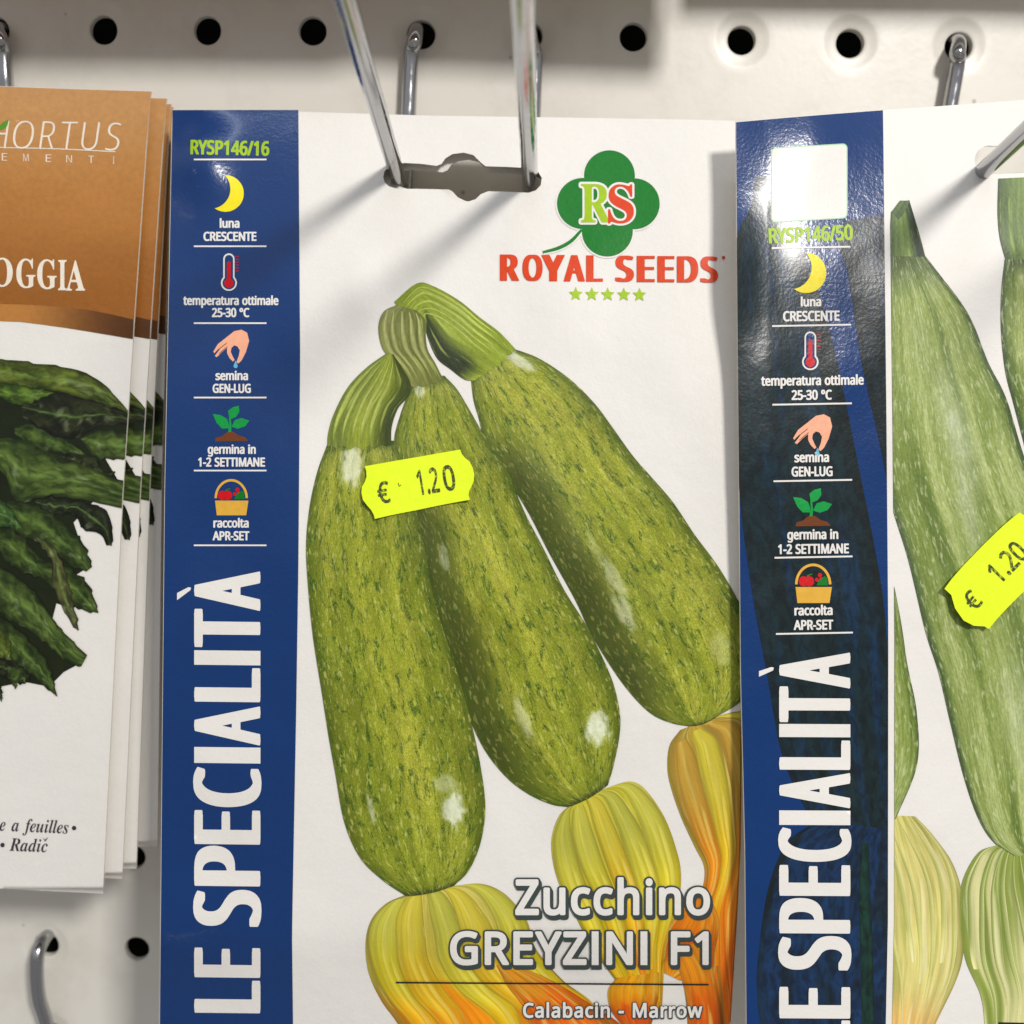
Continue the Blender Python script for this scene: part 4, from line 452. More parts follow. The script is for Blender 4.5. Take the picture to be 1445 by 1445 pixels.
GL['R'] = {
'1': [459,[[210,-13,216,-14,288,-14,296,-8,301,3,301,567,296,581,290,585,286,587,224,587,218,585,64,466,60,461,57,453,59,445,62,439,93,399,102,392,110,392,116,393,124,398,196,457,198,458,200,455,200,5,203,-7]]],
'.': [215,[[90,-24,119,-25,129,-23,139,-19,152,-10,159,-4,165,8,170,20,173,34,173,50,171,62,166,78,161,88,155,95,141,104,131,108,119,111,95,111,77,106,63,97,55,90,49,78,45,66,42,52,42,34,44,22,50,6,56,-4,63,-10,79,-21]]],
'2': [459,[[33,-13,39,-14,417,-14,423,-12,429,-7,433,5,433,61,429,71,421,77,171,78,165,79,164,81,289,206,343,266,364,293,377,315,391,343,400,367,408,399,410,431,406,463,398,493,385,519,367,541,349,557,319,576,287,587,267,592,247,594,205,595,163,590,127,580,95,566,53,539,37,527,33,521,31,511,35,501,67,460,75,454,79,453,87,453,91,454,115,471,139,485,161,495,179,501,203,505,225,506,243,503,257,499,271,493,279,488,288,479,296,469,302,453,306,423,304,397,296,369,282,341,263,314,242,289,207,252,27,69,23,55,23,5,26,-7]]],
'0': [459,[[203,-21,218,-22,254,-21,278,-18,294,-14,312,-7,330,3,350,17,366,32,379,47,390,65,401,85,410,109,419,135,425,161,429,187,433,225,435,267,435,311,433,351,429,383,423,415,415,445,405,473,393,499,381,519,366,538,348,555,330,569,310,580,290,588,266,593,244,595,214,595,192,593,172,590,152,583,134,575,116,564,103,553,88,538,78,525,66,505,56,485,48,463,40,437,34,411,26,349,24,311,24,267,28,203,34,169,40,143,50,111,60,87,72,63,84,45,100,27,116,13,138,-2,154,-10,178,-17],[222,67,196,72,178,82,160,101,152,115,146,127,137,157,130,203,127,251,126,303,128,349,134,397,142,433,150,455,164,477,180,493,192,499,204,503,228,507,252,504,264,500,276,493,286,485,295,475,309,451,319,421,327,377,331,327,332,271,329,217,325,181,317,143,305,113,291,93,274,79,262,73,248,69,234,67]]],
'€': [459,[[277,-21,293,-22,337,-21,365,-18,383,-14,411,-6,435,3,442,9,446,21,446,77,443,87,435,93,423,93,377,78,333,70,315,69,297,70,279,72,263,76,247,83,233,90,220,101,208,113,197,128,188,143,180,161,175,179,175,182,179,183,327,184,335,188,338,193,341,203,341,245,337,256,331,261,323,263,167,263,164,265,163,267,163,293,164,297,169,299,349,299,355,300,361,305,365,317,365,361,360,373,353,378,179,379,175,379,173,383,179,403,187,423,195,439,205,455,217,469,231,482,243,489,257,495,273,500,291,503,305,504,317,503,339,499,355,495,381,486,411,472,423,472,431,478,461,535,463,543,459,552,443,563,411,577,383,586,349,592,297,594,251,590,227,584,211,578,189,568,173,558,154,543,139,529,123,511,108,489,87,445,77,415,67,380,63,379,13,378,7,373,3,361,3,317,7,304,15,299,55,298,59,297,60,293,59,269,57,264,15,263,8,259,5,255,3,245,2,203,7,189,15,184,65,183,69,181,85,131,95,107,105,87,127,55,141,39,157,25,187,5,213,-8,241,-16]]],
}
GL['O'] = {
'-': [258,[[22,131,29,130,231,130,243,132,255,138,265,146,274,157,280,171,282,187,282,243,280,259,274,273,267,283,255,292,243,298,231,300,27,300,15,298,3,292,-5,286,-11,280,-18,269,-21,259,-24,241,-24,187,-19,165,-10,149,3,138,15,132]]],
'1': [459,[[206,-53,212,-54,288,-54,302,-51,320,-41,328,-33,336,-18,341,3,341,569,336,591,326,608,320,613,310,620,302,624,290,627,218,626,206,623,194,617,36,495,25,481,18,465,17,451,18,439,24,425,30,415,60,376,72,364,90,354,100,352,116,352,128,355,140,361,154,371,156,372,159,371,160,3,164,-19,174,-35,186,-45,198,-51]]],
'C': [507,[[275,-61,338,-62,376,-60,408,-56,444,-47,474,-38,494,-27,500,-21,506,-13,513,3,515,23,515,73,513,89,506,105,496,118,478,128,464,131,448,131,388,117,338,110,324,109,302,111,280,115,262,120,248,126,236,135,224,145,212,161,203,175,195,193,189,213,185,235,181,269,182,307,184,331,192,365,202,391,212,409,227,427,244,441,258,449,280,457,302,461,324,463,346,461,370,457,402,447,434,435,444,433,460,433,472,436,489,445,497,453,502,461,535,531,537,545,535,559,529,575,523,583,517,589,490,604,458,616,410,628,382,632,344,635,304,635,264,631,234,626,200,616,176,606,140,587,112,567,92,549,68,523,49,497,35,473,20,439,9,407,2,377,-5,333,-7,293,-5,245,-1,207,7,167,19,129,32,99,47,71,70,39,89,19,112,-1,138,-19,166,-34,196,-46,242,-57]]],
'E': [446,[[68,-53,75,-54,403,-54,415,-51,433,-41,440,-35,446,-25,451,-13,454,5,454,57,451,75,447,87,441,97,435,103,427,109,415,115,403,117,213,117,207,119,206,123,206,209,209,214,391,214,401,217,419,227,427,235,434,247,437,257,439,273,439,325,437,341,433,353,427,363,421,370,413,376,401,382,389,385,211,385,207,387,206,391,206,449,207,453,209,455,403,455,419,460,433,468,438,473,447,485,452,499,454,515,454,569,451,585,446,599,436,611,425,619,415,624,403,627,73,627,61,624,49,618,37,609,30,599,24,585,22,567,22,5,24,-11,26,-19,36,-35,49,-45,61,-51]]],
'F': [416,[[68,-53,75,-54,157,-54,167,-51,179,-45,189,-38,197,-27,203,-13,206,5,206,181,207,187,213,189,389,189,401,192,417,201,425,208,431,218,436,231,438,247,438,303,436,319,431,331,425,341,413,351,401,357,389,360,211,361,207,363,206,367,206,449,207,453,209,455,405,456,415,458,425,463,434,469,440,475,448,487,452,499,454,515,454,569,451,585,446,599,436,611,425,619,415,624,403,627,73,627,61,624,49,618,37,609,30,599,24,585,22,567,22,5,24,-11,26,-19,36,-35,49,-45,61,-51]]],
'G': [584,[[286,-61,352,-62,396,-60,438,-55,488,-46,538,-32,552,-25,560,-20,567,-13,574,-1,578,9,580,29,580,299,578,315,572,329,565,339,554,348,542,354,530,357,322,357,310,354,300,349,290,343,283,335,277,325,273,315,270,297,271,241,273,225,277,215,284,204,290,198,310,186,322,184,390,184,394,183,396,179,396,119,396,115,392,112,350,109,312,111,278,117,260,123,246,130,224,147,206,171,198,187,191,205,183,241,181,273,181,313,185,339,192,365,203,391,216,410,230,425,252,442,268,449,294,457,322,462,352,463,380,460,402,456,432,447,470,433,480,431,494,431,506,433,516,438,526,444,533,451,542,467,567,525,571,545,570,559,563,575,558,583,551,589,529,601,496,613,448,626,414,631,368,635,328,635,290,632,250,626,218,617,186,605,154,589,120,567,98,549,72,522,52,495,36,469,21,439,9,405,1,371,-5,329,-7,287,-5,241,3,187,11,155,22,125,41,85,64,51,81,31,109,5,142,-17,172,-33,204,-46,251,-57]]],
'I': [230,[[18,-55,18,628,212,628,212,-55]]],
'M': [727,[[68,-53,75,-54,153,-54,165,-50,180,-41,186,-35,192,-27,198,-13,200,5,200,169,201,176,203,178,207,169,278,-19,286,-33,292,-39,301,-45,313,-51,325,-54,397,-54,407,-51,419,-46,432,-35,443,-17,514,171,519,181,521,182,522,171,522,5,524,-11,527,-19,536,-35,543,-41,557,-49,575,-54,657,-54,667,-51,677,-46,691,-36,701,-19,703,-11,706,5,706,565,703,583,701,591,693,606,687,612,669,623,655,627,539,627,527,624,517,619,507,613,501,607,490,589,367,267,363,261,358,269,238,589,227,607,221,613,204,623,187,627,71,626,61,624,51,619,37,609,26,591,22,567,22,5,24,-11,26,-19,36,-35,49,-45,61,-51]]],
'N': [609,[[68,-53,75,-54,149,-54,161,-51,173,-46,182,-39,188,-33,196,-19,200,5,200,267,201,274,203,275,209,267,399,-27,411,-41,429,-51,441,-54,537,-54,549,-51,561,-45,569,-40,575,-33,583,-19,586,-11,588,5,588,567,585,585,583,592,575,606,568,613,551,623,539,626,459,627,447,624,429,614,422,607,415,595,411,585,408,567,408,307,407,297,405,298,401,303,211,597,199,612,181,623,169,626,73,627,61,624,51,619,41,613,35,607,26,591,22,567,22,5,24,-11,26,-19,36,-35,49,-45,61,-51]]],
'R': [499,[[68,-53,75,-54,157,-54,167,-51,179,-45,189,-38,197,-27,203,-13,206,5,206,177,207,181,211,183,229,182,233,179,353,-25,361,-36,373,-45,385,-51,397,-54,493,-54,505,-51,522,-41,529,-34,536,-23,540,-11,541,1,540,15,535,27,410,233,412,237,437,256,458,279,475,305,487,331,495,359,500,399,499,433,493,471,487,491,479,511,469,529,455,549,437,567,425,577,407,589,383,602,363,610,335,617,313,622,283,625,255,627,73,627,61,624,43,614,35,607,28,595,24,585,22,567,22,5,24,-11,26,-19,36,-35,49,-45,61,-51],[209,352,207,353,206,359,206,449,208,455,235,456,275,452,297,446,306,439,310,433,313,421,313,395,309,379,301,367,291,361,269,355,245,352]]],
'Y': [454,[[181,-53,187,-54,271,-54,283,-50,299,-41,306,-33,314,-21,317,-11,319,5,320,209,500,541,507,557,508,571,507,583,501,599,495,607,489,613,471,624,457,627,369,626,357,623,339,613,332,605,326,597,232,419,227,413,222,419,128,597,121,608,109,617,97,624,85,627,-7,626,-17,624,-35,613,-42,607,-50,593,-53,585,-54,571,-53,557,-49,547,134,207,135,5,137,-11,143,-26,153,-39,169,-49]]],
'Z': [459,[[20,-53,27,-54,433,-54,445,-51,457,-45,467,-37,475,-27,481,-13,483,3,483,61,481,77,475,90,467,101,455,110,445,115,433,118,229,118,224,119,223,121,464,485,470,495,473,505,475,521,475,567,473,583,470,593,462,607,447,618,435,624,423,627,35,627,23,624,11,618,0,609,-7,599,-13,585,-16,569,-16,511,-14,497,-8,483,-1,472,11,463,23,457,35,455,221,455,225,454,227,451,-15,87,-21,75,-25,51,-25,5,-23,-13,-17,-27,-7,-39,5,-48]]],
'a': [450,[[142,-61,192,-62,224,-59,257,-51,290,-37,294,-38,304,-45,314,-50,326,-54,392,-54,404,-50,422,-40,432,-27,438,-13,441,7,441,293,439,327,434,357,427,379,420,395,411,411,398,430,382,446,366,457,340,472,320,480,296,486,276,489,240,491,194,490,162,485,132,478,106,470,86,462,60,449,50,443,44,437,33,419,29,399,32,383,57,321,66,310,76,302,88,297,109,293,109,291,70,272,42,253,20,231,2,205,-7,187,-12,169,-18,135,-19,105,-13,67,-5,43,7,19,22,-1,42,-21,60,-33,88,-48,120,-57],[178,105,168,109,166,115,167,129,171,135,176,139,194,146,214,149,252,153,257,151,255,139,250,129,244,122,234,114,220,108,206,105,190,103],[140,301,151,307,180,318,194,322,216,325,228,326,244,324,252,321,256,315,256,313,252,311,206,309,184,307,146,301]]],
'b': [493,[[240,-61,287,-62,307,-60,339,-54,363,-45,393,-30,419,-12,444,13,459,35,478,69,488,95,495,123,502,163,505,199,504,243,500,283,492,323,482,351,475,367,468,381,454,403,443,417,423,437,409,448,389,461,361,475,345,481,321,487,305,490,277,491,245,490,223,488,199,482,196,483,195,489,195,605,192,621,190,629,182,643,175,650,157,660,145,663,63,663,53,661,39,655,31,649,25,643,16,627,12,605,12,7,15,-13,21,-27,31,-40,49,-50,61,-54,127,-54,139,-50,161,-37,199,-53,217,-58],[241,107,225,111,216,117,209,127,203,145,197,171,195,195,195,229,197,261,204,295,209,305,215,313,223,318,235,321,253,324,265,324,281,321,293,315,304,303,310,289,317,261,320,237,320,199,318,175,314,155,308,137,302,125,294,115,285,110,273,106,259,105]]],
'c': [385,[[209,-61,225,-62,277,-61,307,-57,339,-49,363,-40,387,-26,393,-20,399,-11,405,3,407,23,407,71,405,87,399,103,394,111,387,118,367,128,357,131,343,131,331,128,299,117,275,110,245,107,219,110,203,117,191,129,182,147,176,169,174,185,173,213,174,241,176,259,181,277,186,291,192,301,201,310,207,314,217,318,245,322,275,317,325,303,345,303,357,306,375,317,381,324,390,339,412,399,413,413,412,427,406,441,399,451,393,457,373,468,347,478,307,487,261,492,231,492,197,489,177,485,149,477,131,470,103,455,85,443,71,432,51,411,38,395,24,373,13,349,3,321,-4,297,-9,259,-12,231,-12,195,-9,167,-4,129,3,105,12,79,27,49,40,29,57,9,77,-9,99,-25,131,-42,151,-49,183,-57]]],
'h': [496,[[58,-53,65,-54,147,-54,159,-50,174,-41,181,-34,187,-25,192,-13,195,5,195,223,197,265,204,293,208,301,214,309,225,317,249,323,269,324,291,319,295,317,299,311,303,297,305,273,305,5,307,-11,310,-19,319,-35,333,-46,343,-51,353,-54,439,-53,447,-51,459,-46,472,-35,482,-19,486,3,486,303,482,335,478,355,470,379,461,397,443,425,421,447,397,463,377,473,361,479,327,488,281,491,241,490,199,481,196,481,195,487,195,603,192,623,186,637,175,650,157,660,145,663,63,663,49,660,33,651,25,643,16,627,12,605,12,5,14,-11,17,-19,26,-35,39,-45,51,-51]]],
'i': [207,[[58,-53,64,-54,144,-54,156,-51,174,-42,182,-33,190,-19,195,3,195,425,190,449,182,463,174,473,188,493,196,513,201,539,201,555,198,573,194,587,188,599,180,611,168,623,156,631,138,640,120,645,90,645,74,641,52,631,40,623,26,609,16,591,10,575,7,553,7,537,13,509,21,491,33,475,34,473,25,463,18,451,14,441,12,425,12,3,17,-19,26,-35,40,-46,52,-51]]],
'l': [207,[[58,-53,65,-54,143,-54,156,-51,174,-41,182,-33,190,-19,195,3,195,605,190,627,181,643,175,650,167,655,155,661,145,663,63,663,49,660,33,651,25,643,16,627,12,605,12,5,14,-11,17,-19,26,-35,39,-45,51,-51]]],
'n': [496,[[58,-53,65,-54,147,-54,159,-50,174,-41,181,-34,187,-25,192,-13,195,5,195,223,196,257,199,271,207,297,211,306,218,313,223,317,233,320,259,324,277,323,293,318,299,311,304,295,305,273,305,5,308,-13,313,-27,321,-37,331,-45,343,-51,355,-54,437,-54,447,-51,459,-46,467,-40,474,-33,480,-23,484,-13,487,5,487,279,484,319,480,347,476,363,468,385,462,397,444,425,427,443,415,452,395,465,375,475,359,481,321,489,287,492,249,491,225,488,195,480,167,468,145,480,133,484,61,484,51,481,39,475,31,470,25,463,19,453,15,443,12,425,12,5,14,-11,17,-19,26,-35,39,-45,51,-51]]],
'o': [485,[[210,-61,227,-62,273,-61,297,-58,323,-52,345,-44,371,-31,405,-9,424,9,439,25,455,49,467,71,477,93,486,119,491,145,495,173,498,203,497,233,495,257,490,295,483,319,476,341,463,367,451,387,437,406,415,429,401,441,378,457,353,470,331,479,307,486,285,490,257,492,229,492,201,490,177,485,155,480,131,470,107,458,81,440,66,427,46,405,31,383,20,365,10,343,1,315,-4,295,-9,263,-12,233,-12,201,-10,175,-4,137,3,113,12,87,25,61,39,39,55,18,76,-3,91,-15,113,-30,137,-42,157,-50,187,-58],[243,105,225,107,209,112,199,120,191,129,183,147,177,169,174,185,173,211,176,255,181,277,189,297,197,309,207,317,221,322,239,324,263,322,275,318,285,311,294,301,302,287,307,269,311,249,313,223,312,193,310,173,304,149,296,131,287,120,277,112,263,107]]],
'r': [331,[[58,-53,65,-54,147,-54,159,-50,174,-41,181,-34,187,-25,192,-13,195,5,195,231,196,249,199,263,205,279,214,293,226,305,239,313,251,317,265,319,299,314,317,314,327,317,339,323,347,328,354,335,360,345,365,357,374,431,372,447,366,461,356,473,345,480,335,485,313,490,283,492,245,491,231,489,209,483,169,465,151,477,143,481,133,484,63,484,51,481,39,475,29,468,21,457,15,443,12,425,12,3,17,-19,26,-35,39,-45,51,-51]]],
'u': [496,[[186,-61,236,-62,262,-60,298,-51,328,-39,352,-51,362,-54,434,-54,446,-51,463,-41,470,-34,477,-23,481,-13,483,5,483,425,481,443,475,457,464,470,448,480,432,484,350,484,340,481,327,475,317,467,309,457,304,443,301,425,301,199,299,171,297,155,289,131,284,123,276,115,260,109,232,105,214,107,202,111,196,119,192,135,191,425,188,443,182,457,177,465,170,471,152,481,142,484,58,484,46,481,28,471,21,465,14,453,10,443,7,425,7,147,8,125,12,97,20,63,32,33,46,11,58,-4,77,-21,96,-34,126,-48,160,-57]]],
'w': [630,[[116,-52,124,-53,214,-53,224,-51,232,-47,248,-36,256,-24,261,-14,310,140,314,149,316,148,318,142,366,-14,372,-26,382,-39,400,-50,412,-53,504,-53,520,-50,540,-38,550,-26,557,-10,675,414,676,428,675,444,669,458,662,467,656,472,642,481,626,485,542,485,530,481,512,470,502,458,495,444,458,304,456,298,454,298,451,304,408,446,402,458,393,470,376,480,362,485,272,485,260,482,248,476,239,470,234,464,225,450,180,308,176,298,174,299,172,306,136,444,130,457,120,470,102,481,88,485,8,485,-8,482,-20,476,-29,470,-38,458,-44,444,-46,428,-44,414,71,-8,78,-24,88,-38,102,-47]]],
}
GL['B'] = {
'O': [525,[[238,-14,255,-15,283,-14,309,-10,333,-5,357,4,381,16,401,28,417,40,435,56,449,72,463,90,475,110,485,132,493,156,497,174,501,198,502,226,501,254,498,280,493,300,485,324,477,342,465,362,453,380,437,399,420,414,402,428,382,440,361,451,339,459,317,465,291,469,275,470,241,469,215,465,195,460,173,453,151,443,133,433,113,419,97,405,81,388,68,372,54,350,44,330,36,310,30,288,26,264,24,242,24,212,26,188,30,166,36,144,46,120,58,98,73,76,89,58,107,41,125,27,145,15,169,3,191,-5,213,-10],[263,16,239,20,219,28,209,36,198,46,180,72,166,102,157,136,151,178,149,226,151,276,156,318,165,356,177,386,194,410,213,427,233,435,261,439,287,436,307,427,327,410,345,384,357,356,367,320,373,276,375,230,373,178,368,136,359,98,347,68,331,45,311,28,291,19]]],
'G': [508,[[243,-13,293,-13,315,-11,351,-6,403,8,431,18,448,27,450,33,450,133,454,157,459,167,467,172,477,176,499,178,503,180,504,185,504,197,501,201,495,202,283,202,275,200,272,197,271,191,272,183,275,179,305,176,319,172,328,165,334,155,337,143,338,125,338,69,335,49,330,37,323,28,315,23,301,19,279,17,263,17,247,20,229,27,215,36,204,45,184,69,176,85,169,102,158,139,152,177,150,205,152,273,158,321,168,359,180,387,190,401,199,412,217,426,243,436,269,439,290,437,305,433,323,426,339,415,354,403,373,383,389,361,403,337,416,307,423,303,437,304,440,307,441,311,441,385,441,461,441,465,437,468,423,469,417,467,401,445,397,441,391,440,377,442,341,455,319,461,299,466,269,469,245,469,225,467,195,462,175,456,155,447,133,435,111,421,91,403,76,387,61,367,50,347,41,327,32,299,26,269,24,245,24,207,28,175,34,147,44,121,56,97,70,75,90,53,111,35,133,20,157,8,183,-2,215,-10]]],
'I': [261,[[14,-3,20,-4,238,-4,244,-3,248,-1,250,13,248,19,242,22,210,28,202,32,196,39,189,53,187,79,187,381,188,401,193,417,197,423,202,427,216,431,240,434,246,437,248,441,248,453,244,458,236,459,20,459,14,459,10,455,10,441,12,436,18,434,48,430,56,427,61,423,65,417,69,407,71,383,71,81,70,63,65,45,60,38,55,33,42,27,16,22,11,19,10,15,9,3,11,-1]]],
'A': [437,[[-8,-3,-2,-4,122,-4,130,-1,132,7,130,19,126,21,102,24,92,27,83,35,79,45,79,53,81,65,104,121,107,127,114,128,244,128,248,127,250,125,275,63,279,49,279,43,274,34,266,28,254,24,232,22,226,19,225,15,225,1,230,-3,438,-4,442,-3,446,-1,447,13,446,19,442,21,428,25,420,31,409,45,396,71,231,461,226,467,220,469,210,470,204,468,201,465,41,67,30,45,18,31,8,25,-8,21,-11,19,-13,15,-12,1],[124,165,122,167,123,173,172,295,176,303,178,302,181,297,233,167,228,165]]],
'R': [473,[[16,-3,22,-4,234,-4,240,-3,244,-1,246,13,244,19,238,22,216,25,204,29,196,37,189,51,186,79,186,201,188,207,192,208,198,207,202,203,335,-1,340,-4,348,-4,474,-4,478,-4,483,-1,484,13,482,19,478,21,460,25,453,31,444,41,324,219,326,223,362,238,382,251,395,263,405,275,415,295,419,313,421,331,420,349,418,363,414,377,408,390,402,401,390,413,370,428,342,441,316,449,280,456,228,459,22,459,14,457,12,453,12,445,13,439,14,437,18,435,36,432,48,428,56,423,62,417,66,409,69,399,71,373,71,85,69,61,63,41,54,30,40,25,18,22,13,19,12,15,11,3,13,-1],[188,239,186,241,186,245,186,383,187,401,190,413,196,422,210,426,222,427,240,426,258,421,269,415,280,404,289,391,295,373,298,353,299,327,297,305,291,285,285,273,276,261,266,253,256,247,242,242,224,239]]],
'S': [390,[[43,-14,56,-15,62,-13,66,-10,73,4,76,7,82,8,102,4,142,-8,166,-13,202,-14,226,-12,246,-8,276,2,306,18,327,36,344,58,352,74,359,92,362,114,363,136,362,154,358,176,352,194,343,210,334,222,322,234,294,255,262,272,182,310,153,328,139,340,131,352,125,366,124,380,126,396,132,410,142,423,155,432,170,438,188,441,206,440,222,437,236,431,248,424,272,404,286,388,298,368,309,346,318,320,324,316,338,316,342,318,343,324,343,462,342,466,340,468,334,470,320,469,317,466,309,452,306,450,300,449,290,450,242,463,210,468,176,470,152,467,126,459,100,444,81,428,65,408,56,390,50,370,47,354,46,332,47,310,50,296,56,278,66,260,75,248,88,235,118,212,148,194,226,155,246,142,259,130,267,118,272,104,274,86,271,68,264,52,253,38,240,28,222,22,198,19,180,20,160,24,146,29,134,36,122,45,110,58,97,76,86,98,75,126,66,158,60,162,44,161,40,158,39,152,39,-8,40,-12]]],
}
GL['D'] = {
'R': [473,[[15,-29,22,-30,236,-30,250,-27,260,-22,267,-15,271,-5,271,23,267,33,258,41,248,46,220,50,216,55,213,67,212,85,212,129,212,132,214,134,219,129,310,-13,318,-22,324,-25,342,-30,474,-30,490,-27,498,-22,504,-17,510,-5,510,1,510,21,505,33,496,41,488,45,472,48,468,53,364,207,366,211,396,229,419,251,429,265,437,281,445,309,447,329,446,353,443,371,438,387,431,403,424,415,413,427,398,441,374,456,346,468,306,478,260,484,228,485,20,485,4,481,-2,478,-8,471,-12,465,-14,455,-14,437,-10,425,-2,416,6,411,30,407,38,404,43,395,44,379,45,89,43,63,41,55,36,50,8,46,-4,39,-11,31,-14,19,-14,-3,-10,-15,-2,-23,6,-27],[214,265,212,267,212,271,213,395,214,399,218,401,240,400,250,396,257,391,264,381,268,371,272,353,273,337,271,309,265,291,259,281,254,276,246,271,234,267]]],
'S': [390,[[43,-40,56,-41,70,-38,80,-33,92,-20,140,-34,162,-38,182,-40,202,-40,224,-38,262,-31,290,-21,310,-10,323,-2,350,23,366,44,376,64,385,88,388,108,389,130,389,156,384,180,377,202,367,222,356,236,340,253,312,275,276,295,194,333,170,348,160,356,155,362,151,370,150,380,152,390,155,398,160,404,170,411,180,414,198,415,210,413,222,409,234,402,247,392,265,372,281,346,295,306,302,298,312,292,326,289,336,289,348,292,353,294,358,297,365,304,369,318,369,468,365,480,356,489,348,493,336,496,322,495,312,493,304,490,290,477,244,488,204,495,174,496,142,491,116,483,96,473,84,465,72,455,57,440,41,418,31,398,24,374,21,356,20,330,21,308,24,292,32,268,41,250,51,236,66,221,82,206,98,194,128,175,210,134,232,120,238,114,245,104,248,88,246,76,242,66,234,56,224,49,212,46,196,45,178,46,160,51,148,58,137,66,129,76,119,90,112,104,104,124,91,168,83,178,72,185,58,188,46,188,36,186,26,181,17,172,13,160,13,-14,18,-26,24,-33,34,-38]]],
}
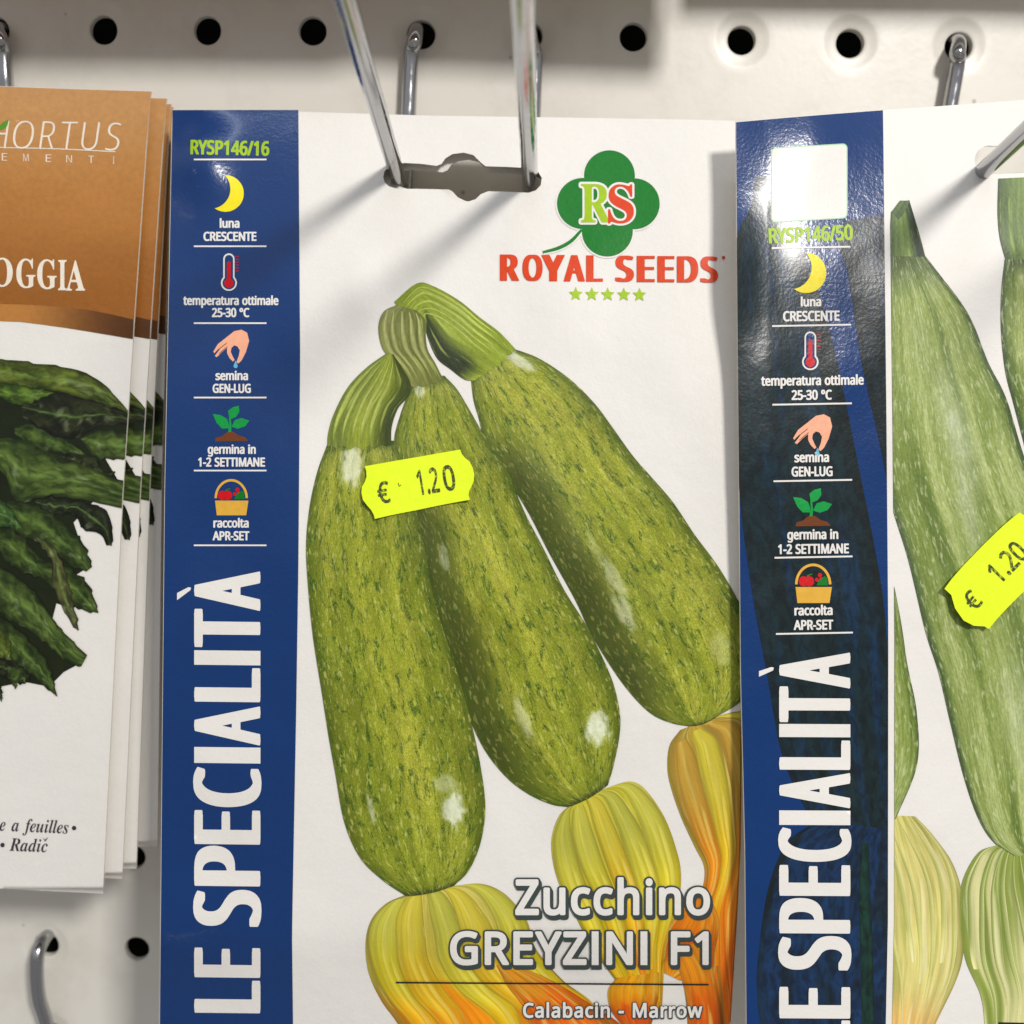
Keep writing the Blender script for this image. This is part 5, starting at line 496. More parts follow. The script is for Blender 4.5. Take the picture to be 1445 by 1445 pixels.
GL['I'] = {
'e': [269,[[72,-8,98,-9,120,-5,140,3,154,11,172,26,187,42,202,62,212,80,212,84,210,86,198,93,194,93,176,68,156,49,138,39,128,36,116,36,108,37,98,41,86,52,77,68,75,90,77,118,80,124,134,137,156,145,178,155,194,165,208,175,224,190,235,204,243,218,247,232,249,248,247,264,243,276,236,286,226,296,214,302,202,307,188,309,158,308,130,301,102,286,75,266,48,239,25,208,8,176,-4,144,-10,114,-10,84,-4,54,0,42,8,30,24,11,36,3,48,-3],[86,149,85,152,88,162,102,206,114,232,128,256,144,274,157,284,170,287,178,286,183,284,189,278,192,270,193,250,187,228,174,205,156,184,134,167,106,153,90,148]]],
'a': [336,[[41,-8,58,-9,74,-6,88,-2,102,6,116,16,128,28,156,65,158,65,158,62,155,32,158,14,162,7,168,0,176,-5,184,-7,196,-9,206,-8,220,-4,228,0,250,14,272,38,297,74,298,76,296,80,288,85,283,84,263,56,254,48,246,42,238,41,232,43,229,48,229,58,238,96,295,296,294,302,288,303,228,302,224,298,217,274,214,272,203,292,196,300,188,305,170,309,156,309,142,307,116,297,93,282,68,263,46,238,20,200,-1,158,-8,138,-14,116,-19,78,-18,62,-16,48,-11,32,-4,20,6,9,16,1,28,-5],[86,42,77,46,70,54,66,68,65,84,67,104,72,124,90,178,102,204,113,226,126,246,138,261,150,272,161,278,172,281,182,279,190,274,196,264,198,252,197,234,194,212,189,186,181,160,171,132,149,88,138,73,128,60,117,50,106,44,98,42]]],
'f': [193,[[-78,-138,-60,-139,-40,-137,-24,-132,-6,-124,8,-114,21,-102,34,-86,47,-66,59,-42,70,-14,90,50,103,100,140,272,142,275,146,276,194,276,198,280,201,298,200,301,198,303,150,303,147,304,146,306,157,356,173,404,184,426,194,440,206,448,218,449,223,446,225,442,223,436,216,423,215,416,216,404,221,394,231,386,242,382,258,383,270,388,276,394,280,404,282,416,281,428,278,437,273,446,265,454,256,461,246,465,232,469,214,470,202,470,178,464,154,453,138,441,125,428,114,414,102,396,84,358,66,305,62,303,22,303,19,300,15,280,16,277,56,275,58,274,59,270,9,22,-3,-28,-15,-66,-25,-88,-35,-104,-46,-113,-58,-117,-66,-115,-70,-110,-69,-104,-61,-90,-60,-76,-64,-62,-74,-52,-80,-49,-90,-48,-106,-51,-112,-55,-118,-61,-124,-76,-125,-88,-123,-98,-120,-108,-115,-116,-108,-124,-100,-130,-90,-135]]],
'u': [357,[[34,-8,50,-9,68,-7,88,1,106,12,122,26,139,44,176,93,178,93,178,90,170,46,170,30,176,12,182,4,189,-2,198,-7,210,-9,220,-9,234,-6,244,-3,256,4,268,14,280,26,312,68,319,78,318,82,308,89,305,88,284,60,273,50,266,45,260,44,254,47,251,54,251,60,313,292,314,298,313,300,308,301,242,301,236,299,221,244,205,196,187,152,169,118,146,83,126,59,108,45,98,41,90,40,82,41,78,46,76,54,78,68,144,306,142,308,138,308,14,289,12,284,14,274,30,271,40,268,45,260,46,250,41,222,2,82,-4,52,-4,36,-2,20,6,5,16,-3]]],
'i': [194,[[38,-7,50,-8,66,-6,82,0,98,10,115,25,129,41,153,77,153,81,152,83,146,87,142,88,116,56,108,48,100,44,94,43,88,45,85,49,84,55,85,67,89,85,148,303,148,307,146,308,74,296,24,290,19,287,19,277,22,273,39,271,49,265,52,259,53,249,44,211,5,69,1,49,1,35,5,19,12,7,24,-2],[120,373,136,372,146,374,153,377,167,389,174,403,176,421,171,437,160,450,146,458,138,460,128,460,112,456,104,451,98,445,92,437,89,429,88,411,90,401,93,393,104,381,112,376]]],
'l': [173,[[28,-8,45,-9,59,-7,71,-3,85,6,99,18,111,32,129,56,142,76,143,78,141,81,135,86,131,87,104,54,95,46,87,42,81,42,75,45,73,52,73,58,79,84,180,460,181,466,179,469,57,451,52,448,52,438,55,434,72,432,77,430,82,426,86,418,86,408,77,372,-3,80,-10,46,-9,26,-2,10,3,4,11,-3]]],
's': [253,[[77,-8,97,-9,117,-7,135,-1,153,9,167,22,179,38,186,54,190,74,189,96,186,110,181,122,171,140,159,158,116,212,104,230,100,240,97,250,97,260,99,268,109,280,121,286,137,288,147,286,157,282,169,274,181,258,189,240,197,210,201,207,213,206,216,210,227,292,229,304,227,306,213,306,203,297,193,295,153,304,131,308,107,309,93,306,75,300,60,292,47,279,36,264,30,248,28,230,30,212,34,196,43,178,55,158,101,98,112,82,116,72,119,60,118,40,115,32,111,25,104,20,97,16,83,14,73,15,65,16,53,20,43,27,36,34,26,50,18,70,12,104,9,106,-5,108,-7,106,-8,102,-23,0,-20,-4,-9,-6,6,6,19,7,53,-3]]],
'R': [429,[[-32,1,-27,0,169,0,175,1,176,11,174,15,149,20,137,27,131,37,130,49,135,79,172,217,175,222,183,222,191,222,196,217,265,3,267,1,271,0,393,0,399,1,400,3,400,11,400,15,398,17,379,21,365,27,355,36,347,49,288,229,291,232,331,245,361,260,383,277,394,289,402,301,409,317,413,331,415,347,414,363,412,377,406,393,400,403,392,413,377,425,357,435,331,443,305,448,263,451,81,451,74,449,73,439,75,435,103,429,110,425,116,419,119,411,120,401,116,373,40,89,30,57,20,37,7,24,-7,18,-31,15,-33,14,-34,5],[181,247,181,253,221,399,229,421,237,427,251,429,271,427,289,420,298,413,306,401,310,389,313,367,312,347,309,327,303,311,295,295,285,281,275,271,263,262,247,254,231,249,215,246,187,245]]],
'd': [334,[[43,-8,60,-9,76,-7,90,-2,104,5,115,14,127,26,140,40,156,62,160,65,157,40,158,26,161,14,166,4,176,-4,188,-8,202,-9,216,-7,232,1,248,15,270,40,294,74,295,78,294,80,286,86,282,87,258,56,248,45,240,41,234,42,230,46,230,52,237,84,340,462,341,466,340,469,210,451,206,450,205,440,207,434,228,430,235,428,241,422,243,414,240,390,214,298,210,297,190,306,170,309,146,308,120,300,96,286,71,266,47,240,27,212,8,176,-7,138,-15,100,-15,70,-13,52,-9,38,-4,27,2,16,10,8,20,0,30,-5],[86,44,78,48,71,58,67,70,67,86,69,106,73,124,81,150,91,176,115,224,129,246,142,261,155,274,166,280,176,283,186,282,195,276,199,266,201,252,201,236,196,210,190,186,172,134,150,90,140,74,128,58,118,50,106,43,96,42]]],
'c': [277,[[76,-8,94,-9,114,-7,130,-3,152,7,176,25,192,41,208,62,220,80,220,84,219,86,208,93,204,94,182,67,160,47,140,37,130,35,116,35,106,38,98,42,91,48,85,56,77,74,75,100,77,128,81,152,89,180,99,206,111,230,125,252,139,270,152,282,164,287,174,289,182,287,187,282,188,272,177,248,176,236,177,228,181,220,192,209,206,204,214,203,224,204,237,210,248,220,254,230,256,242,256,254,254,266,249,276,241,286,232,294,219,302,208,306,196,308,168,309,150,306,136,302,110,290,78,269,50,243,30,217,11,184,-3,148,-9,114,-9,84,-3,54,2,42,9,30,17,20,26,11,38,3,50,-2]]],
}
# ------------------------------------------------------------------ glyph outlines
def glyph_shapes(style, ch):
    """loops sorted into outer outlines with their holes, in em/1000, y up"""
    adv, loops = GL[style][ch]
    LL = [np.array(l, float).reshape(-1, 2) for l in loops]
    ar = [area2(l) for l in LL]
    if not LL: return adv, []
    sgn = np.sign(ar[int(np.argmax(np.abs(ar)))])
    outs = [[LL[i]] for i in range(len(LL)) if ar[i] * sgn > 0]
    for i in range(len(LL)):
        if ar[i] * sgn < 0:
            for o in outs:
                if inside(LL[i][0], o[0]): o.append(LL[i]); break
    return adv, outs
def tline(style, text, x0, x1, base, cap, rot=0.0, shear=0.0, space=0.0):
    """text set between px x0..x1 on a baseline (at x0) with the given capital height; y grows downwards"""
    emcap = {'R': 589.0, 'I': 470.0}.get(style, 600.0); S = []; x = 0
    for ch in text:
        if ch == ' ': x += 260 + space; continue
        adv, sh = glyph_shapes(style, ch)
        for o in sh: S.append([l + np.array([x, 0]) for l in o])
        x += adv + space
    lo = min(l[:, 0].min() for o in S for l in o); hi = max(l[:, 0].max() for o in S for l in o)
    kx = (x1 - x0) / (hi - lo); ky = cap / emcap; out = []
    c, s = math.cos(rot), math.sin(rot)
    for o in S:
        q = []
        for l in o:
            a = (l[:, 0] - lo) * kx + shear * l[:, 1] * ky; bb = -l[:, 1] * ky
            q.append(np.stack([x0 + a * c - bb * s, base + a * s + bb * c], 1))
        out.append(q)
    return out
def tbox(style, ch, x0, y0, x1, y1, rot90=False, dy=0.0, ref=None):
    """one glyph fitted into a px box; rot90: reading upwards.  ref: height taken from that glyph"""
    adv, sh = glyph_shapes(style, ch); al = np.vstack([l for o in sh for l in o])
    lo = al.min(0); hi = al.max(0)
    if ref: hi = hi.copy(); hi[1] = max(l[:, 1].max() for o in glyph_shapes(style, ref)[1] for l in o)
    out = []
    for o in sh:
        q = []
        for l in o:
            u = (l[:, 0] - lo[0]) / (hi[0] - lo[0]); v = (l[:, 1] - lo[1]) / (hi[1] - lo[1])
            if rot90: q.append(np.stack([x1 - v * (x1 - x0), y1 - u * (y1 - y0) - dy * v], 1))
            else: q.append(np.stack([x0 + u * (x1 - x0), y1 - v * (y1 - y0)], 1))
        out.append(q)
    return out
def circ(cx, cy, r, n=40, ry=None): a = np.linspace(0, 2 * math.pi, n, endpoint=False); return np.stack([cx + r * np.cos(a), cy + (ry or r) * np.sin(a)], 1)
def bar(x0, y0, x1, y1, w):
    d = np.array([x1 - x0, y1 - y0]); d = d / np.hypot(*d); nn = np.array([-d[1], d[0]]) * w / 2; a = np.array([x0, y0]); b = np.array([x1, y1])
    return np.array([a + nn, b + nn, b - nn, a - nn])
def band(pts, w):
    p = cr(pts, 24); d = np.gradient(p, axis=0); d /= np.hypot(*d.T)[:, None]; nn = np.stack([-d[:, 1], d[:, 0]], 1) * (np.asarray(w)[:, None] if np.ndim(w) else w) / 2
    return np.vstack([p + nn, (p - nn)[::-1]])
def shift(S, dx, dy): return [[l + np.array([dx, dy]) for l in o] for o in S]

# ------------------------------------------------------------------ sheet surfaces (mm in front of the board)
def bumpf(X, Y, cx, cy, rx_, ry_, a): return a * np.exp(-((X - cx) / rx_) ** 2 - ((Y - cy) / ry_) ** 2)
def hA(X, Y):
    h = 16 + 38 * (1 - np.exp(-(np.maximum(Y, 0) - 18) / 95.0))
    h = h + .10 * 8 * np.logaddexp(0, (X - 138) / 8)
    h = h + bumpf(X, Y, 74, 47, 8, 14, .5) + bumpf(X, Y, 100, 72, 10, 10, .8)
    h = h + 1.0 * (vn(X / 26 + 3, Y / 30) - .5) * 1.4 + .8 * (vn(X / 12, Y / 16 + 5) - .5)
    yc = 195 - .02 * X
    h = h + bumpf(X, Y, 55, 33, 6.5, 9, 3.2) + bumpf(X, Y, 55, 12, 8, 8, 2.4) + bumpf(X, Y, 89, 62, 5, 8, 1.0)
    h = h + 1.0 * np.exp(-((Y - yc) / 10.0) ** 2) - .10 * 6 * np.logaddexp(0, (Y - yc) / 6)
    return h
def hC(X, Y):
    h = 29 + .28 * (Y - 15) - .15 * 8 * np.logaddexp(0, (Y - 48) / 8)
    h = h + bumpf(X, Y, 181, 27, 10, 12, 2.0) + bumpf(X, Y, 160, 56, 8, 14, 2.2) + bumpf(X, Y, 192, 30, 9, 9, .4)
    h = h + 1.2 * (vn(X / 24 + 9, Y / 30 + 2) - .5) + .5 * (vn(X / 9, Y / 13 + 8) - .5)
    h = h - .05 * np.maximum(172 - X, 0) ** 1.0 - .125 * 30 * np.tanh((X - 165) / 60) * 2
    return h
YF = 192.0
def hB(X, Y):
    h = 13.5 + 24 * (1 - np.exp(-(Y - 12) / 120.0))
    h = h + bumpf(X, Y, -5, 60, 30, 40, 1.5) + .8 * (vn(X / 22, Y / 26 + 4) - .5)
    h = h - 1.1 * ss(YF, YF + 1.6, Y) - .35 * np.maximum(Y - YF, 0)
    return h
edgeA = lambda y: np.interp(y, [150, 500, 850, 1200, 1300, 1445, 1600], [1038, 1042, 1047, 1043, 1038, 1029, 1020])
leftA = lambda y: np.interp(y, [150, 700, 1000, 1445, 1600], [243, 232, 229, 225, 223])
bandA = lambda y: np.interp(y, [150, 500, 800, 1000, 1320, 1445, 1600], [421, 423.5, 421, 418, 412, 413.5, 413])
leftC = lambda y: np.interp(y, [150, 600, 950, 1200, 1445, 1600], [1038, 1042, 1045, 1051, 1053, 1054])
bandC = lambda y: np.interp(y, [150, 600, 900, 1300, 1445, 1600], [1246, 1251, 1253.5, 1253, 1250, 1249])
photoC = lambda y: bandC(y) + 9
edgeB = lambda y: np.interp(y, [100, 460, 700, 1000, 1262], [214, 189, 173, 158, 145])
SA = Sheet(hA, xlo=lambda y: bandA(y) + 5, xhi=edgeA); SAb = Sheet(hA, xlo=leftA, xhi=bandA)
SC_ = Sheet(hC, xlo=photoC); SCb = Sheet(hC, xlo=leftC, xhi=bandC)
SB = Sheet(hB, xhi=lambda y: edgeB(y) - .3)

# ------------------------------------------------------------------ board
TOPX = [-5.9, -5.8, .9, 5, 3.1, 3, 6.5, 3.6, -.1, -4.8]; TOPY = [-.3, 2.8, 3.9, 5, 1.6, 1.3, 2, -.9, -3.3, -5.6]
def warp(X, Y):
    wt = 1 - ss(10, 80, Y); wb = ss(120, 200, Y) * (1 - ss(40, 90, X))
    dx = -np.interp(X, np.arange(10) * 25, TOPX) / 5.9 * wt + wb * np.interp(X, [0, 25], [1.55, -.5])
    dy = -np.interp(X, np.arange(10) * 25, TOPY) / 5.9 * wt + wb * np.interp(X, [0, 25], [-.3, 1.1])
    return X + dx, Y + dy
def build_board():
    V = []; Fc = []; key = {}
    def vt(x, y, z):
        k = (round(x, 3), round(y, 3), round(z, 3))
        if k not in key: key[k] = len(V); V.append((x, y, z))
        return key[k]
    n = 32; rad = [12.5, 8.0, 6.6, 6.2, 5.8, 5.2, 4.6, 3.9, 3.5, 3.3, 3.22, 3.2]; dep = [0, 0, 0.0, .03, .10, .22, .32, .40, .46, .56, .78, 2.2]
    for i in range(-4, 14):
        for j in range(-4, 14):
            cx, cy = i * 25.0, j * 25.0; prev = None
            for k, (r, d) in enumerate(zip(rad, dep)):
                ring = []
                for a in range(n):
                    th = 2 * math.pi * (a + .5) / n; c, s = math.cos(th), math.sin(th)
                    q = r / max(abs(c), abs(s)) if k == 0 else r
                    x, y = cx + q * c, cy + q * s
                    if k == 0:
                        # corner points for a watertight square cell
                        pass
                    ring.append((x, y, d))
                ids = [vt(*p) for p in ring]
                if k == 0:
                    outer = ids
                else:
                    for a in range(n):
                        b_ = (a + 1) % n
                        if k == 1:
                            pa = ring0[a]; pb = ring0[b_]
                            f = [outer[a], ids[a], ids[b_], outer[b_]]
                            # insert the cell corner where the outline turns
                            if abs(abs(pa[0] - cx) - 12.5) < 1e-6 and abs(abs(pb[1] - cy) - 12.5) < 1e-6 and abs(abs(pb[0] - cx) - 12.5) > 1e-6 or abs(abs(pb[0] - cx) - 12.5) < 1e-6 and abs(abs(pa[0] - cx) - 12.5) > 1e-6:
                                f = f + [vt(cx + math.copysign(12.5, pa[0] - cx), cy + math.copysign(12.5, pa[1] - cy), 0)]
                            Fc.append(f)
                        else: Fc.append([prev[a], ids[a], ids[b_], prev[b_]])
                if k == 0: ring0 = ring
                prev = ids
    A = np.array(V); X, Y = warp(A[:, 0], A[:, 1]); A[:, 0] = X; A[:, 1] = Y
    # a very shallow unevenness of the pressed sheet
    A[:, 2] += .25 * (vn(A[:, 0] / 60 + 5, A[:, 1] / 60 + 5) - .5)
    return mkobj('pegboard', A, Fc, M_board)
bo = build_board(); tag(bo, 'white enamelled steel pegboard with rows of round holes behind the packets', None, kind='structure')
bk = mkobj('shade_sheet_behind_board', [(-150, -150, 22), (420, -150, 22), (420, 420, 22), (-150, 420, 22)], [[0, 1, 2, 3]], M_dark, smooth=False)  # flat dark sheet; its near-black colour stands for the shade behind the holes
tag(bk, 'dark sheet behind the pegboard, standing in for the shade seen through its holes', None, kind='structure')
# ------------------------------------------------------------------ wire hooks
def tube(name, pts, r, mat, parent=None, n=20, res=8):
    p = np.asarray(pts, float); q = np.vstack([2 * p[0] - p[1], p, 2 * p[-1] - p[-2]]); C = []
    for i in range(1, len(q) - 2):
        for t in np.linspace(0, 1, res, endpoint=False):
            a, b_, c, d = q[i - 1:i + 3]
            C.append(0.5 * (2 * b_ + (c - a) * t + (2 * a - 5 * b_ + 4 * c - d) * t * t + (3 * b_ - a - 3 * c + d) * t ** 3))
    C.append(p[-1]); C = np.array(C); T = np.gradient(C, axis=0); T /= np.linalg.norm(T, axis=1)[:, None]
    u = np.cross(T[0], [1.0, .3, .2]); u /= np.linalg.norm(u); V = []; Fc = []
    for i in range(len(C)):
        u = u - T[i] * (u @ T[i]); u /= np.linalg.norm(u); w = np.cross(T[i], u)
        for k in range(n):
            a = 2 * math.pi * k / n; V.append(C[i] + r * (math.cos(a) * u + math.sin(a) * w))
    for i in range(len(C) - 1):
        for k in range(n):
            Fc.append([i * n + k, i * n + (k + 1) % n, (i + 1) * n + (k + 1) % n, (i + 1) * n + k])
    Fc.append(list(range(n))[::-1]); Fc.append([(len(C) - 1) * n + k for k in range(n)])
    return mkobj(name, V, Fc, mat, parent)
def leg_pts(hole, mid, low, hb=4.2, hl=2.6, lift=0.0):
    """wire out of a hole, over the rim and down along the board"""
    a = hitz(hole, 0.0); m = hitz(mid, hl); e = hitz(low, hl)
    d = (e - m); d /= np.linalg.norm(d)
    return [a + [0, -2.5, 9], a + [0, -1.5, 4], hitz(hole, 1.0) + [0, -.2, 0], hitz((hole[0] * .6 + mid[0] * .4, hole[1] * .6 + mid[1] * .4), hb), m, m * .5 + e * .5, e]
RW = 1.75
def hook(label, legs, prongs, loc):
    t = empty('wire_hook', loc); tag(t, label, 'hook', 'chrome double wire hooks in the pegboard')
    for (hole, mid, low), (dv, hs, blen) in zip(legs, prongs):
        L = leg_pts(hole, mid, low)
        base = L[-1]
        d = np.array(dv); dd = d / -d[2]
        pr = [base + np.array([0, 1.6, -1.0]), base + np.array([0, 2.2, 0]) + dd * 3.0, base + np.array([0, 2.2, 0]) + dd * 9]
        s = pr[-1]; far = s + dd * blen
        tube('hook_leg', L[:-1] + [base + np.array([0, -1, 0])] + pr, RW, M_chrome, t)
        tube('prong', [s - dd * .5, s * .6 + far * .4, far], RW, M_chrome, t)
    return t
# centre hook: prongs rise out of the slot of the zucchini packet
def prong_from(pa, ha, pb, hb_):
    A = hitz(pa, ha); B = hitz(pb, hb_); D = (B - A) / (hb_ - ha); return A, D
A1, D1 = prong_from((562, 252), 16.5, (487, 0), 86); A2, D2 = prong_from((748, 258), 17.5, (737, 0), 98)
def proj(P): c = R @ (np.array(P) - CAM); return (F * c[0] / c[2] + 722.5, F * c[1] / c[2] + 722.5)
def lowpt(A, D, h=2.6): q = A + D * (h - (-A[2])); return proj(q - np.array([0, 2.2, 0]))
hook('chrome double wire hook carrying the zucchini packet with the clover emblem',
     [((588, 46), (580, 80), lowpt(A1, D1)), ((747, 50), (755, 84), lowpt(A2, D2))],
     [(D1, 0, 112), (D2, 0, 118)], hitz((665, 50), 0))
D3 = np.array([-.045, -.20, -1.0]); A3 = hitz((1392, 237), 31)
A4 = A3 + np.array([30.5, 1.5, 0])
hook('chrome wire hook in the upper right hole, its bent rod entering the right-hand packet',
     [((1352, 62), (1350, 96), lowpt(A3, D3)), ((1510, 66), (1508, 100), lowpt(A4, D3))],
     [(D3, 0, 110), (D3, 0, 110)], hitz((1355, 62), 0))
D5 = np.array([.03, -.17, -1.0]); A5 = hitz((8, 158), 2.6)
hook('chrome wire hook at the top left edge above the brown packets',
     [((-158, 40), (-156, 75), (-150, 165)), ((-3, 44), (5, 74), (10, 150))],
     [(D5, 0, 100), (D5, 0, 100)], hitz((0, 44), 0))
t = empty('wire_hook', hitz((66, 1334), 0)); tag(t, 'chrome wire hook in the lower left hole below the brown packets', 'hook', 'chrome double wire hooks in the pegboard')
a = hitz((66, 1333), 0)
tube('hook_leg', [a + [0, -2.5, 9], a + [0, -1.5, 3.5], hitz((62, 1326), 2.0), hitz((52, 1352), 5.5), hitz((54, 1405), 5.5), hitz((67, 1455), 3.4), hitz((76, 1560), 3.0), hitz((78, 1600), 12), hitz((60, 1690), 90)], RW, M_chrome, t)

# ------------------------------------------------------------------ shared print
NAVY = (0, 50, 108); PW = (236, 232, 226)
M_navy = ink(NAVY, .22, .04, .35, .18, .7, .4); M_white = ink((232, 228, 221), .40, .01, .05)
M_lime = ink((160, 194, 10)); M_orange = ink((216, 62, 0)); M_green = ink((0, 118, 28)); M_green2 = ink((0, 150, 64))
M_yel = ink((244, 224, 20)); M_red = ink((205, 8, 20)); M_brownp = ink((112, 58, 22)); M_skin = ink((240, 172, 138)); M_drop = ink((98, 182, 214)); M_gold = ink((224, 172, 62))
M_neon, n, l, b = newmat('fluorescent_paper'); b.inputs['Base Color'].default_value = (*lin((232, 252, 0)), 1); b.inputs['Roughness'].default_value = .62
tcn = n.new('ShaderNodeTexCoord'); nz = n.new('ShaderNodeTexNoise'); nz.inputs['Scale'].default_value = 700; nz.inputs['Detail'].default_value = 4; l.new(tcn.outputs['Object'], nz.inputs['Vector'])
q = n.new('ShaderNodeValToRGB'); q.color_ramp.elements[0].color = (*lin((222, 246, 0)), 1); q.color_ramp.elements[1].color = (*lin((240, 255, 12)), 1); l.new(nz.outputs['Fac'], q.inputs[0]); l.new(q.outputs[0], b.inputs['Base Color'])
bu = n.new('ShaderNodeBump'); bu.inputs['Strength'].default_value = .25; bu.inputs['Distance'].default_value = .0002; l.new(nz.outputs['Fac'], bu.inputs['Height']); l.new(bu.outputs[0], b.inputs['Normal'])
M_stamp, n, l, b = newmat('stamped_ink'); b.inputs['Roughness'].default_value = .6
tcn = n.new('ShaderNodeTexCoord'); nz = n.new('ShaderNodeTexNoise'); nz.inputs['Scale'].default_value = 1700; nz.inputs['Detail'].default_value = 3; l.new(tcn.outputs['Object'], nz.inputs['Vector'])
q = n.new('ShaderNodeValToRGB'); q.color_ramp.elements[0].position = .50; q.color_ramp.elements[1].position = .72; q.color_ramp.elements[0].color = (*lin((52, 62, 8)), 1); q.color_ramp.elements[1].color = (*lin((190, 206, 8)), 1)
l.new(nz.outputs['Fac'], q.inputs[0]); l.new(q.outputs[0], b.inputs['Base Color'])
M_black = ink((40, 36, 38), .4)
M_shadow_ink = ink((62, 72, 70), .36)
M_mar = photo_mat('printed_marrow_photo', 'marrow', amt=1.1); M_pale = photo_mat('printed_pale_marrow_photo', 'pale', grn=(72, 96, 34), pale=(206, 214, 160))
M_petal = photo_mat('printed_blossom_photo', 'petal', grn=(150, 140, 20), pale=(240, 228, 120)); M_stalk = photo_mat('printed_stalk_photo', 'stalk', pale=(196, 210, 100))
M_petal2 = photo_mat('printed_pale_blossom_photo', 'petal', grn=(132, 150, 50), pale=(246, 240, 190))
M_leaf = photo_mat('printed_leaf_photo', 'leaf', pale=(150, 170, 110)); M_soft = photo_mat('printed_tint', 'flat')
M_ghost = photo_mat('printed_overlay_photo', 'leaf', pale=(60, 90, 80), rough=.26, coat=.6)

def icon_T(c0, c1, k, rot):
    c, s = math.cos(rot) * k, math.sin(rot) * k
    return lambda L: np.stack([c1[0] + (np.asarray(L)[:, 0] - c0[0]) * c - (np.asarray(L)[:, 1] - c0[1]) * s, c1[1] + (np.asarray(L)[:, 0] - c0[0]) * s + (np.asarray(L)[:, 1] - c0[1]) * c], 1)
def z(L, x0, y0, k=2.89): L = np.asarray(L, float).reshape(-1, 2); return np.stack([x0 + L[:, 0] / k, y0 + L[:, 1] / k], 1)
def arc3(p, q, r, n=16):
    (ax, ay), (bx, by), (cx, cy) = p, q, r
    d = 2 * (ax * (by - cy) + bx * (cy - ay) + cx * (ay - by))
    ux = ((ax * ax + ay * ay) * (by - cy) + (bx * bx + by * by) * (cy - ay) + (cx * cx + cy * cy) * (ay - by)) / d
    uy = ((ax * ax + ay * ay) * (cx - bx) + (bx * bx + by * by) * (ax - cx) + (cx * cx + cy * cy) * (bx - ax)) / d
    ra = math.hypot(ax - ux, ay - uy); t0 = math.atan2(ay - uy, ax - ux); t1 = math.atan2(cy - uy, cx - ux); tm = math.atan2(by - uy, bx - ux)
    def unw(t, ref):
        while t < ref: t += 2 * math.pi
        return t
    if unw(tm, t0) < unw(t1, t0): a = np.linspace(t0, unw(t1, t0), n)
    else: a = np.linspace(t0, unw(t1, t0) - 2 * math.pi, n)
    return np.stack([ux + ra * np.cos(a), uy + ra * np.sin(a)], 1)
